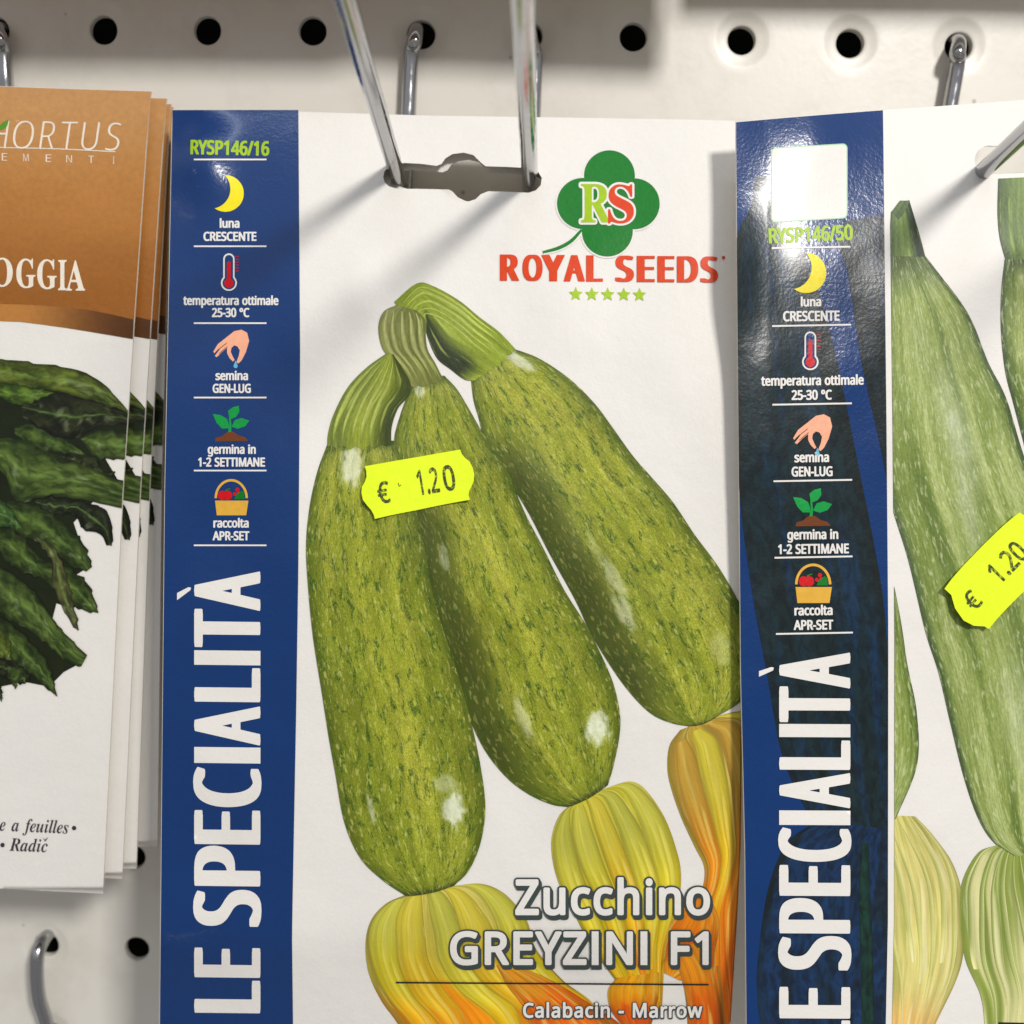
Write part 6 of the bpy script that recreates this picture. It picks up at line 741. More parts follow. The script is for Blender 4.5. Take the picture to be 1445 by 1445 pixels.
def icons(sheet, par, lay, T):
    """T: dict name -> transform of the icon's outline from packet-one px"""
    f = lambda nm, shapes, mat, k, tr, p=par: pprint(nm, [[tr(l_) for l_ in o] for o in shapes], sheet, lay + k, mat, p, step=0)
    t = T['moon']; moon = np.vstack([arc3((317, 247), (344, 273), (303, 294), 26), arc3((303, 294), (323.5, 276), (317, 247), 18)[1:-1]])
    f('moon_icon', [[moon]], M_yel, 0, t)
    t = T['thermo']
    def caps(hw, r, y0, y1, cx=323):
        a = np.linspace(math.pi, 2 * math.pi, 12); top = np.stack([cx + hw * np.cos(a), y0 + hw + hw * np.sin(a)], 1)
        th = math.asin(min(1, hw / r)); bb = np.linspace(-math.pi / 2 + th, 1.5 * math.pi - th, 26)
        return np.vstack([top, np.stack([cx + r * np.cos(bb), y1 - r + r * np.sin(bb)], 1)])
    f('thermometer_icon', [[caps(8, 11.3, 357.5, 410.5)]], M_white, 0, t); f('thermometer_icon', [[caps(5.8, 9, 359.8, 408.2)]], M_navy, 1, t)
    f('thermometer_icon', [[caps(2.8, 6.6, 369, 406)]], M_red, 2, t)
    f('thermometer_icon', [[bar(332, y, 337, y, 1.1)] for y in (362, 366, 370, 374, 378, 382)], M_red, 0, t)
    t = T['hand']
    hand = z([870, 133, 888, 103, 920, 78, 955, 50, 985, 44, 1008, 56, 1016, 90, 1003, 135, 985, 170, 972, 182, 964, 176, 974, 150, 978, 128, 968, 112, 955, 108, 944, 118, 941, 134, 950, 155, 957, 168, 950, 174, 936, 160, 926, 140, 926, 118, 905, 135, 884, 156, 876, 151, 898, 122, 885, 128, 874, 140], 0, 450)
    f('hand_icon', [[hand]], M_skin, 0, t)
    f('hand_icon', [[bar(307, 494, 320, 484, .9)], [bar(309, 499, 321, 489, .9)]], M_brownp, 1, t)
    f('drop_icon', [[np.vstack([[(332.5, 508.5)], arc3((335.4, 516), (332.5, 519.5), (329.6, 516), 12)])]], M_drop, 0, t)
    t = T['sprout']
    f('sprout_icon', [[z([935, 405, 930, 375, 950, 360, 974, 354, 976, 380, 962, 400, 944, 408], 0, 450)], [z([933, 447, 905, 447, 884, 425, 868, 388, 900, 392, 926, 408, 934, 430], 0, 450)], [z([944, 440, 958, 412, 985, 404, 1017, 415, 1000, 438, 970, 448], 0, 450)], [z([930, 462, 936, 430, 933, 405, 941, 404, 944, 432, 943, 462], 0, 450)]], M_green2, 0, t)
    f('sprout_icon', [[z([877, 500, 880, 485, 905, 478, 925, 462, 950, 460, 975, 476, 1000, 483, 1012, 498], 0, 450)]], M_brownp, 1, t)
    t = T['basket']
    a = np.linspace(math.pi, 2 * math.pi, 24); o_ = np.stack([326.3 + 23.5 * np.cos(a), 703 + 27 * np.sin(a)], 1); i_ = np.stack([326.3 + 20.2 * np.cos(a), 703 + 23.6 * np.sin(a)], 1)
    f('basket_icon', [[np.vstack([o_, i_[::-1]])], [z([877, 741, 1013, 741, 1004, 801, 884, 801], 0, 450)]], M_gold, 0, t)
    f('basket_icon', [[circ(314, 699, 6.6, 20)], [circ(321, 699, 6.6, 20)], [circ(331, 697, 2.6, 12)], [circ(335, 691, 2.8, 12)], [circ(336.5, 696, 2.4, 12)]], M_red, 1, t)
    f('basket_icon', [[z([955, 735, 962, 718, 985, 700, 996, 706, 998, 735], 0, 450)], [bar(318, 692, 325, 689.5, 2)]], M_green, 2, t)
def blurb(sheet, par, lay, lines, rot, mat=None):
    for (txt, x0, x1, base, cap) in lines:
        pprint('lettering', tline('N', txt, x0, x1, base, cap, rot), sheet, lay, mat or M_white, par, step=0)

# ------------------------------------------------------------------ centre packet
def build_zucchini_packet():
    root = empty('seed_packet', hit([(640, 1445)], hA)[0])
    slot = [z([262, 722, 266, 700, 280, 684, 300, 672, 350, 664, 420, 668, 480, 676, 500, 668, 516, 645, 545, 628, 590, 622, 630, 632, 660, 662, 680, 678, 760, 680, 830, 684, 860, 690, 895, 702, 909, 725, 905, 755, 885, 776, 855, 786, 760, 782, 690, 780, 660, 792, 640, 812, 600, 825, 560, 820, 528, 805, 505, 780, 490, 772, 400, 770, 320, 770, 285, 760, 268, 742], 450, 0)[::-1]]
    ys = np.linspace(153.5, 1560, 60)
    top = [(243.5, 154.5), (300, 155.5), (421, 157.5), (600, 163), (800, 166), (960, 168.5), (1037, 170.5)]
    right = [(float(edgeA(y)), y) for y in ys if y > 185]; left = [(float(leftA(y)), y) for y in ys[::-1] if y > 170]
    outer = np.array(top + right + left)
    fr = body('packet_front', outer, slot, SA, .5, M_paper, root, side=M_edge)
    g = lambda y0, y1, a, b_, n: np.array([(float(a(y)), y) for y in np.linspace(y0, y1, n)] + [(float(b_(y)), y) for y in np.linspace(y1, y0, n)])
    bandm = pprint('blue_band', [[g(155.2, 1555, lambda y: leftA(y) + .6, bandA, 50)]], SA, 1, M_navy, root, step=14)
    bandm['label'] = 'deep blue glossy side band with white writing'
    # product photograph
    def marrow_col(kind, hls, top=(150, 160, 52), dark=(84, 98, 22), mid=(172, 178, 50), lightside=.5, shadeL=0.0):
        def f(s, t, V):
            a = (t - .5) * 2; lam = np.sqrt(np.clip(1 - (a * .98) ** 2, 0, 1))
            side = np.clip(1 - ((t - lightside) / .62) ** 2, 0, 1)
            c = mix(dark, mid, np.clip(.28 + .72 * lam * (.35 + .65 * side), 0, 1))
            st = fbm(t * 7 + 3 * kind, s * 3 + kind)
            c = mix(c, (196, 192, 70), .55 * ss(.5, .75, st) * lam); c = mix(c, (122, 134, 30), .5 * ss(.55, .3, st))
            c = mix(c, (168, 170, 92), .55 * ss(.10, 0, s)); c = mix(c, (84, 100, 24), .35 * ss(.93, 1, s))
            sh = shadeL * ss(.42, .08, t + .12 * (fbm(s * 6, t * 3) - .5)) * ss(.12, .3, s) * ss(1.0, .8, s); c = mix(c, (66, 72, 22), sh)
            rim = ss(.10, .0, np.minimum(t, 1 - t)); c = mix(c, (58, 74, 14), .45 * rim); c = mix(c, (52, 66, 18), .7 * ss(.035, .0, s)); c = mix(c, (50, 52, 22), .8 * ss(.975, 1, s))
            hl = np.zeros_like(s)
            for (x, y, rx_, ry_, ang, am) in hls:
                dx = V[:, 0] - x; dy = V[:, 1] - y; ca, sa = math.cos(ang), math.sin(ang); u = (dx * ca + dy * sa) / rx_; v = (-dx * sa + dy * ca) / ry_
                w = am * ss(.22, .80, np.exp(-(u * u + v * v)) * 1.15 + .75 * (fbm(V[:, 0] / 5.0, V[:, 1] / 9.0) - .5)) * (.8 + .4 * (fbm(V[:, 0] / 3.0, V[:, 1] / 5.0) - .5))
                hl = np.maximum(hl, w)
            hl = np.clip(hl, 0, .97); c = mix(c, (232, 236, 222), hl)
            return lin(c), np.clip(np.maximum(hl * 1.1, sh * .62), 0, 1)
        return f
    ph = pprint('product_photo', [[np.array([(600, 1300), (640, 1300), (640, 1320), (600, 1320)])]], SA, .5, M_white, root)
    # soft cast shade printed under the fruit
    def shade(V_): return lin(np.tile((206, 202, 192), (len(V_), 1)))
    Z3L = [(664, 528), (668, 563), (675, 588), (685, 622), (712, 668), (745, 722), (775, 780), (811, 845), (832, 890), (856, 931), (880, 966), (904, 994), (925, 1011), (950, 1021), (973, 1025)]
    Z3R = [(722, 491), (761, 506), (803, 534), (838, 568), (865, 604), (893, 643), (920, 674), (950, 709), (980, 754), (1014, 800), (1042, 848), (1062, 890), (1068, 940), (1050, 985), (1008, 1014)]
    Z2L = [(582, 544), (576, 556), (565, 585), (556, 622), (560, 665), (572, 712), (596, 768), (612, 850), (628, 897), (645, 952), (662, 1011), (684, 1058), (714, 1096), (745, 1120), (778, 1135), (803, 1139)]
    Z2R = [(627, 530), (644, 548), (659, 572), (685, 617), (713, 660), (741, 724), (768, 776), (796, 832), (826, 880), (849, 925), (866, 966), (875, 1008), (874, 1040), (866, 1080), (858, 1108)]
    Z1L = [(463, 624), (448, 665), (437, 715), (432, 770), (435, 830), (442, 900), (454, 976), (464, 1040), (473, 1090), (486, 1160), (508, 1210), (540, 1242), (574, 1265)]
    Z1R = [(556, 622), (563, 640), (579, 690), (599, 771), (607, 822), (620, 870), (636, 920), (650, 965), (664, 1015), (678, 1080), (685, 1140), (678, 1190), (662, 1228), (641, 1250)]
    def rel(lp, k, dx=0, dy=0): return [(x + dx, y + dy) for x, y in lp]
    def fl(c1, c2, c3, tip=.7, lightx=.5):
        def f(s, t, V):
            a = (t - .5) * 2; lam = np.sqrt(np.clip(1 - (a * .97) ** 2, 0, 1))
            rib = fbm(t * 9 + c1[0], s * 1.5)
            c = mix(c1, c2, ss(.25, .7, s + .25 * (rib - .5))); c = mix(c, c3, ss(tip, tip + .22, s + .5 * (fbm(t * 6 + 4, s * 3 + 2) - .5)))
            c = mix(c, np.asarray(c1) * .72, .55 * ss(.45, .28, rib)); c = c * (.70 + .30 * lam)[:, None]
            c = mix(c, (238, 222, 110), .30 * ss(.58, .72, fbm(t * 14, s * 1.2 + 5)))
            return lin(c), np.zeros_like(s)
        return f
    def stalk_ribs(Lp, Rp, lay, n_, cl, cd):
        A_ = cr(Lp, 40); B_ = cr(Rp, 40)
        for k in range(n_):
            tk = (k + .5 + .3 * (rng.rand() - .5)) / n_; w0 = .16 / n_ * (1.2 + rng.rand())
            ss_ = np.linspace(0, 1, 40); w1 = w0 * np.sin(np.pi * np.clip(ss_ * .9 + .06, 0, 1)) + .004
            sweep('stalk_rib', A_ + (B_ - A_) * (tk - w1)[:, None], A_ + (B_ - A_) * (tk + w1)[:, None], SA, lay, M_stalk, ph, lambda s, t, V: (lin(mix(mix(cd, cl, np.sin(np.pi * t)), cd, ss(.75, 1, s))), s * 0), dens=2.5)
    def bloom(Lp, Rp, lay, f, n_, cols, amt=1.0):
        sweep('blossom', Lp, Rp, SA, lay, M_petal, ph, f)
        A_ = cr(Lp, 60); B_ = cr(Rp, 60); ss_ = np.linspace(0, 1, 60)
        for k in range(n_):
            tk = (k + .6) / (n_ + .2) + .06 * (rng.rand() - .5); lean = .10 * (rng.rand() - .5)
            wd = (.50 / n_) * (np.sin(np.pi * np.clip(ss_ * 1.02, 0, 1) ** .75) ** .6 + .02) * (1 + .12 * np.sin(ss_ * 9 + k)); s0, s1 = .02 + .08 * rng.rand(), .80 + .2 * rng.rand()
            i0, i1 = int(s0 * 59), int(s1 * 59); tc_ = tk + lean * ss_
            l0 = np.clip(tc_ - wd, .01, .99)[i0:i1]; r0 = np.clip(tc_ + wd, .01, .99)[i0:i1]
            c1, c2, c3 = cols[k % len(cols)]
            def pf(s, t, V, c1=c1, c2=c2, c3=c3, k=k):
                c = mix(c1, c2, ss(.2, .6, s)); c = mix(c, c3, ss(.6, .95, s + .3 * (fbm(t * 5 + k, s * 4) - .5)))
                c = c * (.84 + .19 * np.sin(np.pi * np.clip(t, .03, .97)) ** .6)[:, None]
                c = mix(c, (246, 236, 140), .36 * ss(.10, .02, np.abs(t - .45 - .05 * np.sin(s * 7)))); c = mix(c, (140, 116, 30), .40 * ss(.06, 0, np.minimum(t, 1 - t)))
                return lin(c), s * 0
            sweep('petal', (A_[i0:i1] + (B_ - A_)[i0:i1] * l0[:, None]), (A_[i0:i1] + (B_ - A_)[i0:i1] * r0[:, None]), SA, lay + .25 + .12 * k, M_petal, ph, pf)
    YG = ((196, 192, 70), (214, 196, 36), (244, 176, 16)); YO = ((206, 190, 60), (232, 184, 24), (248, 140, 10)); YY = ((182, 180, 66), (222, 206, 50), (236, 190, 20)); OO = ((190, 150, 56), (232, 140, 24), (244, 104, 10))
    # blossoms (behind the fruit ends)
    bloom([(574, 1262), (545, 1275), (524, 1298), (516, 1330), (520, 1372), (538, 1412), (562, 1446), (590, 1500)], [(640, 1250), (678, 1247), (706, 1257), (728, 1277), (745, 1302), (757, 1340), (795, 1384), (840, 1420), (880, 1500)], 2, fl((204, 190, 84), (220, 190, 40), (250, 150, 14), .58), 5, (YG, YO, YY, YO, YG))
    sweep('petal', [(700, 1362), (716, 1392), (742, 1430), (760, 1500)], [(716, 1358), (772, 1380), (826, 1412), (880, 1450), (905, 1500)], SA, 3, M_petal, ph, fl((232, 150, 30), (246, 128, 10), (250, 110, 10), .3))
    bloom([(960, 1030), (945, 1052), (942, 1085), (948, 1115), (962, 1155), (980, 1194), (994, 1225), (990, 1260), (975, 1300), (980, 1345), (990, 1400), (1000, 1450)], [(1008, 1012), (1040, 1004), (1075, 1005), (1090, 1060), (1090, 1100), (1080, 1160), (1070, 1210), (1060, 1260), (1055, 1300), (1050, 1350), (1050, 1400), (1050, 1450)], 2, fl((190, 158, 62), (226, 156, 40), (246, 120, 14), .42), 4, (OO, YO, OO, YO))
    sweep('petal', [(978, 1262), (955, 1290), (935, 1316), (925, 1350), (935, 1372)], [(1000, 1262), (1015, 1300), (1010, 1345), (1005, 1375), (960, 1384)], SA, 3, M_petal, ph, fl((240, 140, 20), (240, 96, 14), (246, 150, 20), .6))
    sweep('petal', [(945, 1340), (960, 1375), (968, 1410), (972, 1470)], [(985, 1330), (1005, 1365), (1015, 1405), (1025, 1470)], SA, 4, M_petal, ph, fl((244, 150, 24), (240, 110, 10), (236, 96, 10), .5))
    sweep('petal', [(870, 1380), (858, 1398), (862, 1425), (880, 1450)], [(930, 1372), (930, 1400), (925, 1425), (918, 1450)], SA, 4, M_petal, ph, fl((244, 168, 20), (240, 120, 10), (232, 90, 10), .5))
    bloom([(808, 1134), (790, 1150), (779, 1180), (780, 1214), (790, 1250), (811, 1291), (835, 1336), (866, 1380), (893, 1415), (900, 1440)], [(853, 1113), (885, 1103), (904, 1108), (922, 1128), (939, 1156), (953, 1194), (961, 1232), (957, 1280), (940, 1340), (934, 1425)], 3, fl((204, 196, 56), (218, 190, 24), (236, 160, 16), .74), 5, (YY, YG, YO, YY, YG))
    f3 = marrow_col(1, [(866, 815, 11, 34, -.50, .55), (880, 862, 12, 30, -.5, .62), (838, 770, 6, 30, -.5, .35), (735, 510, 9, 26, -1.0, .85), (1018, 915, 16, 26, -.3, .35)], lightside=.68, shadeL=.9)
    m_ = sweep('marrow', Z3L, Z3R, SA, 4, M_mar, ph, f3, bulge=(4, 3))
    sweep('marrow_stalk', [(556, 426), (588, 400), (612, 404), (648, 424), (676, 447), (704, 468), (727, 492)], [(600, 480), (603, 452), (602, 470), (616, 504), (636, 521), (655, 535), (668, 537)], SA, 5, M_stalk, ph,
          lambda s, t, V: (lin(mix(mix((128, 146, 34), (150, 164, 52), t), (38, 50, 18), ss(.50, .80, t) * ss(.12, .3, s) * ss(1.0, .8, s))), s * 0), bulge=(0, 5), notch=5, teeth=6)
    f2 = marrow_col(2, [(627, 788, 7, 22, -.18, .5), (842, 1028, 18, 26, 0, 1.0), (738, 1012, 9, 36, -.32, .55), (592, 551, 8, 12, .1, .75)], lightside=.66, shadeL=.85)
    sweep('marrow', Z2L, Z2R, SA, 6, M_mar, ph, f2, bulge=(4, 3))
    f1 = marrow_col(3, [(496, 658, 17, 30, .1, .9), (640, 1142, 16, 26, 0, 1.0), (628, 1106, 18, 14, 0, .55), (524, 1142, 4, 22, -.22, .7)], lightside=.52)
    sweep('marrow', Z1L, Z1R, SA, 8, M_mar, ph, f1, bulge=(4, 3))
    stalk_ribs([(565, 424), (588, 400), (612, 404), (648, 424), (676, 447), (704, 468), (722, 488)], [(602, 450), (606, 446), (625, 456), (645, 470), (665, 488), (680, 500), (694, 510)], 5.3, 5, (182, 192, 88), (128, 146, 40))
    sweep('marrow_stalk', [(560, 430), (541, 440), (534, 462), (540, 492), (556, 508), (567, 522), (578, 546)], [(588, 438), (600, 452), (601, 476), (604, 494), (614, 512), (622, 528), (626, 535)], SA, 7, M_stalk, ph,
          lambda s, t, V: (lin(mix((134, 138, 74), (98, 106, 42), t) * (.82 + .3 * fbm(t * 8, s * 2))[:, None]), s * 0), bulge=(0, 4), notch=5, teeth=5)
    sweep('marrow_stalk', [(546, 498), (518, 518), (491, 546), (471, 584), (463, 612), (462, 630)], [(555, 500), (567, 518), (579, 540), (577, 558), (562, 576), (553, 602), (552, 628)], SA, 9, M_stalk, ph,
          lambda s, t, V: (lin(mix(mix((112, 126, 50), (142, 154, 46), ss(.15, .5, t)), (58, 70, 20), ss(.55, .95, t))), s * 0), bulge=(0, 3), notch=8, teeth=5)
    stalk_ribs([(541, 436), (536, 462), (542, 492), (556, 508), (569, 524), (580, 544)], [(592, 442), (598, 456), (600, 476), (603, 494), (612, 512), (620, 530)], 7.3, 5, (176, 178, 112), (112, 118, 54))
    stalk_ribs([(546, 500), (519, 520), (493, 547), (473, 585), (465, 612), (464, 628)], [(554, 503), (556, 520), (552, 545), (540, 570), (530, 600), (528, 625)], 9.3, 5, (180, 188, 92), (112, 128, 44))
    # emblem
    hal = lambda d: [[circ(860, 248, 36 + d)], [circ(895, 287.5, 36 + d)], [circ(822, 287, 36 + d)], [circ(857, 326, 36 + d)]]
    stem = lambda w: [[band([(821, 324), (806, 340), (788, 350), (766, 356)], np.linspace(1.0, 1, 24) * (3.5 + w) + np.sin(np.linspace(0, 3.14, 24)) * 1.6)]]
    cl = pprint('clover_emblem', hal(2.6) + stem(4.5), SA, 2, M_white, root, step=24)
    pprint('clover_leaf', [[circ(860, 248, 36)], [circ(857, 326, 36)], [np.array([(840, 265), (878, 265), (878, 310), (840, 310)])]], SA, 3, M_green, cl)
    pprint('clover_leaf', [[circ(895, 287.5, 36)]] , SA, 3.4, M_green, cl); pprint('clover_leaf', [[circ(822, 287, 36)]], SA, 3.7, M_green, cl)
    pprint('clover_stem', stem(0), SA, 3, M_green, cl)
    pprint('lettering', tbox('D', 'R', 816.5, 256.5, 865, 317), SA, 5, M_white, cl); pprint('lettering', tbox('D', 'S', 855, 257, 897.5, 318.5), SA, 5.5, M_white, cl)
    pprint('lettering', tbox('B', 'R', 819.5, 259.5, 862, 314), SA, 6, M_lime, cl); pprint('lettering', tbox('B', 'S', 858, 260, 894.5, 315.5), SA, 7, M_orange, cl)
    zz = lambda a, b_, c, d: (650 + a / 3.6125, 180 + b_ / 3.6125, 650 + c / 3.6125, 180 + d / 3.6125)
    S = []
    for ch, a, c in zip('ROYALSEEDS', (200, 315, 412, 525, 640, 788, 898, 1003, 1103, 1222), (299, 418, 532, 634, 726, 884, 990, 1090, 1212, 1312)):
        dy = (a - 200) * .0095; S += tbox('C', ch, *zz(a, 647 + dy, c, 780 + dy))
    W_ = []
    for dx, dy in ((-1.6, 0), (1.6, 0), (0, -1.6), (0, 1.6)): W_ += shift(S, dx, dy)
    nm = pprint('brand_name', S, SA, 4, M_orange, root); pprint('registered_mark', [[circ(1021, 363.5, 2.4, 14)]], SA, 4, M_orange, nm, step=0)
    stars = []
    for cx, cy in ((587, 847), (669, 848), (750, 849), (832, 850), (912, 851)):
        a = np.arange(10) * math.pi / 5 - math.pi / 2; r_ = np.where(np.arange(10) % 2 == 0, 10.2, 4.6)
        stars.append([np.stack([650 + cx / 3.6125 + r_ * np.cos(a), 180 + cy / 3.6125 + .5 + r_ * np.sin(a)], 1)])
    for s_ in stars: pprint('star', [s_], SA, 3, M_lime, nm, step=0)
    # band writing
    for y in (225, 347.5, 456, 561, 664, 769.5): pprint('rule', [[bar(273.5, y, 376, y, 2.2)]], SAb, 3, M_white, bandm)
    pprint('lettering', tline('N', 'RYSP146/16', 268.5, 380, 217, 20, .02), SAb, 3, M_lime, bandm)
    blurb(SAb, bandm, 3, [('luna', 310, 338, 321, 12.5), ('CRESCENTE', 287, 362, 339.5, 12.5), ('temperatura ottimale', 258.5, 393, 430, 12.5), ('25-30 °C', 299, 352, 447, 12.5), ('semina', 304, 350, 536, 12.5), ('GEN-LUG', 300, 354, 554, 12.5), ('germina in', 293, 361, 640, 12.5), ('1-2 SETTIMANE', 279.5, 374, 658, 12.5), ('raccolta', 301, 351, 744, 12.5), ('APR-SET', 300, 352, 762, 12.5)], 0.0)
    I = lambda L: np.asarray(L, float)
    icons(SAb, bandm, 3, {k: I for k in ('moon', 'thermo', 'hand', 'sprout', 'basket')})
    for ch, y0, y1 in (('L', 1384, 1430), ('E', 1338, 1380), ('S', 1256, 1308), ('P', 1194, 1251), ('E', 1144, 1192), ('C', 1083, 1139.5), ('I', 1055, 1077.5), ('A', 997, 1052), ('L', 943, 991), ('I', 918.5, 939), ('T', 860, 914), ('A', 806.5, 862)):
        ov = 1.5 if ch in 'SC' else 0
        pprint('big_letter', tbox('H', ch, 274 - ov, y0, 367.5 + ov, y1, True, 1.0), SAb, 4, M_white, bandm, step=12)
    pprint('accent', [[z([722, 1147, 722, 1118, 768, 1094, 779, 1096, 777, 1106], 0, 450)]], SAb, 4, M_white, bandm)
    # variety name
    def outlined(txt, x0, x1, base, cap, dx, dy, nlay=3):
        T_ = tline('V', txt, x0, x1, base, cap, space=38); e = cap * .042; O_ = tline('O', txt, x0 - e, x1 + e, base, cap, space=38)
        par = None
        for k in range(nlay): 
            o_ = pprint('lettering_shadow', shift(O_, dx * (k) / nlay, dy * (k) / nlay), SA, 12 + .5 * k, M_shadow_ink, par or ph)
        pprint('lettering', T_, SA, 14, M_white, ph)
    outlined('Zucchino', 727, 1002, 1289.5, 49, 3.5, 6.5); outlined('GREYZINI F1', 635, 1000, 1360, 46, 3.5, 6.5); outlined('Calabacin - Marrow', 738, 991, 1435.5, 20.5, 1.5, 2.5, 2)
    pprint('rule', [[bar(559, 1386.5, 1000, 1389.5, 2.4)]], SA, 13, M_black, ph)
    return root
pk = build_zucchini_packet()
tag(pk, 'front zucchini seed packet with the green clover emblem, three marrows and a deep blue band', 'seed packet', 'zucchini seed packets')
for k, (dx, dy_, dz) in enumerate([(.0011, .0030, -.0007), (.0018, .0062, .0012)]):
    copytree(pk, (dx, dy_, dz), ['second zucchini packet hidden right behind the clover emblem packet, glimpsed through its slot', 'rearmost zucchini packet of the centre stack, its edge showing by the right-hand packet'][k],
             skip=('lettering', 'lettering_shadow', 'big_letter', 'rule', 'moon_icon', 'thermometer_icon', 'hand_icon', 'drop_icon', 'sprout_icon', 'basket_icon', 'clover_emblem', 'brand_name', 'accent', 'star', 'clover_leaf', 'clover_stem', 'registered_mark', 'marrow_stalk'))
UPPER = [('left packet of the upper row, only its shadow falls on the board', -420, 440, -128, 34, .0, (214, 170, 120)),
         ('middle packet of the upper row, only its shadow falls on the board', 500, 1010, -112, 32, .03, (214, 190, 150)),
         ('right packet of the upper row, only its shadow falls on the board', 1090, 1900, -172, 30, .0, (214, 190, 150))]
# ------------------------------------------------------------------ right-hand packet
def build_right_packet():
    root = empty('seed_packet', hit([(1300, 1500)], hC)[0])
    slot = [np.vstack([arc3((1400, 246), (1376, 232), (1400, 206), 14), [(1500, 203), (1505, 190), (1530, 180), (1555, 190), (1560, 203), (1660, 205), (1660, 240), (1560, 240), (1550, 256), (1510, 256), (1500, 242)]])]
    ys = np.linspace(172, 1560, 60)
    top = [(1038.5, 172), (1100, 166.5), (1180, 160), (1250, 155), (1350, 148), (1445, 141), (1600, 133), (1800, 128)]
    outer = np.array(top + [(1830, y) for y in (300, 600, 900, 1200, 1560)] + [(float(leftC(y)), y) for y in ys[::-1] if y > 185])
    body('packet_front', outer, slot, SC_, .5, M_paper, root, side=M_edge)
    yy = np.linspace(190, 1555, 50)
    bandm = pprint('blue_band', [[np.array([(1039, 172.5), (1100, 167), (1180, 160.5), (1246, 155.5)] + [(float(bandC(y)), y) for y in yy] + [(float(leftC(y)) + .6, y) for y in yy[::-1]])]], SC_, 1, M_navy, root, step=14)
    bandm['label'] = 'blue side band overprinted with dark marrow shapes'
    def ghost(c=(14, 36, 42), c2=(10, 46, 84)):
        def f(s, t, V):
            g = fbm(t * 9 + 2, s * 3 + 1); q = mix(c, c2, ss(.56, .76, g) * .6); q = mix(q, (14, 26, 26), ss(.5, .3, g) * .6 + .4 * ss(.1, 0, np.minimum(t, 1 - t)))
            return lin(q), s * 0
        return f
    sweep('dark_marrow_overlay', [(1065, 250), (1060, 290), (1040, 335), (1034, 420), (1038, 560), (1044, 700), (1060, 830), (1082, 950), (1102, 1060), (1130, 1130), (1150, 1160)], [(1082, 248), (1092, 300), (1128, 345), (1152, 400), (1172, 470), (1192, 560), (1212, 660), (1232, 760), (1248, 860), (1256, 1000), (1262, 1170)], SCb, 1.6, M_ghost, bandm, ghost(), 4)
    sweep('dark_marrow_overlay', [(1192, 312), (1184, 345), (1194, 375), (1202, 420), (1212, 490), (1226, 560), (1240, 620), (1256, 700)], [(1260, 300), (1262, 340), (1264, 380), (1266, 430), (1268, 500), (1268, 560), (1268, 620), (1268, 700)], SCb, 1.9, M_ghost, bandm, ghost((12, 28, 32)), 4)
    sweep('dark_marrow_overlay', [(1150, 1160), (1110, 1190), (1085, 1250), (1072, 1330), (1068, 1400), (1080, 1500)], [(1262, 1170), (1262, 1220), (1262, 1290), (1262, 1350), (1262, 1420), (1262, 1500)], SCb, 1.6, M_ghost, bandm, ghost((14, 46, 82), (12, 30, 46)), 4)
    sweep('dark_marrow_overlay', [(1216, 1190), (1212, 1260), (1214, 1340), (1218, 1500)], [(1226, 1190), (1228, 1260), (1232, 1340), (1234, 1500)], SCb, 1.9, M_ghost, bandm, ghost((14, 50, 40), (12, 56, 50)), 4)
    def rrect(x0, y0, x1, y1, r, sl=0.0):
        P = []
        for cx, cy, a0 in ((x1 - r, y0 + r, -90), (x1 - r, y1 - r, 0), (x0 + r, y1 - r, 90), (x0 + r, y0 + r, 180)):
            for a in np.radians(np.linspace(a0, a0 + 90, 6)): P.append((cx + r * math.cos(a), cy + r * math.sin(a)))
        P = np.array(P); P[:, 1] -= sl * (P[:, 0] - x0); return P
    pprint('white_code_panel', [[rrect(1088, 208.5, 1196, 314.5, 7, .06)]], SCb, 2.6, ink((170, 214, 170)), bandm); pprint('white_code_panel', [[rrect(1089.5, 210, 1194.5, 313, 6, .06)]], SCb, 3.2, M_white, bandm)
    for y, xa, xb in ((349.5, 1089, 1200), (459.5, 1089.5, 1201), (570.5, 1090, 1202), (678.5, 1091.5, 1202.5), (786.5, 1093, 1203), (894, 1095, 1203.5)): pprint('rule', [[bar(xa, y + .6, xb, y - 1.4, 2.4)]], SCb, 4, M_white, bandm)
    pprint('lettering', tline('N', 'RYSP146/50', 1085, 1204, 343, 21, -.045), SCb, 4, M_lime, bandm)
    rt = -.012
    blurb(SCb, bandm, 4, [('luna', 1130, 1159, 432, 13), ('CRESCENTE', 1105, 1185, 453, 14), ('temperatura ottimale', 1074, 1219, 544, 13.5), ('25-30 °C', 1117, 1174, 564, 13.5), ('semina', 1121, 1170, 652, 13.5), ('GEN-LUG', 1117, 1175, 672, 13.5), ('germina in', 1111, 1183, 761, 13.5), ('1-2 SETTIMANE', 1098, 1198, 781.5, 13.5), ('raccolta', 1121, 1175, 868, 13.5), ('APR-SET', 1120, 1176, 888.5, 13.5)], rt)
    icons(SCb, bandm, 4, {'moon': icon_T((323.5, 271), (1143.5, 383), 1.10, .02), 'thermo': icon_T((323, 384), (1143.5, 495), 1.03, 0), 'hand': icon_T((326.5, 484), (1147, 605), 1.09, 0), 'sprout': icon_T((326, 598), (1146.5, 716), 1.07, 0), 'basket': icon_T((326.3, 701.5), (1147.5, 823), 1.09, 0)})
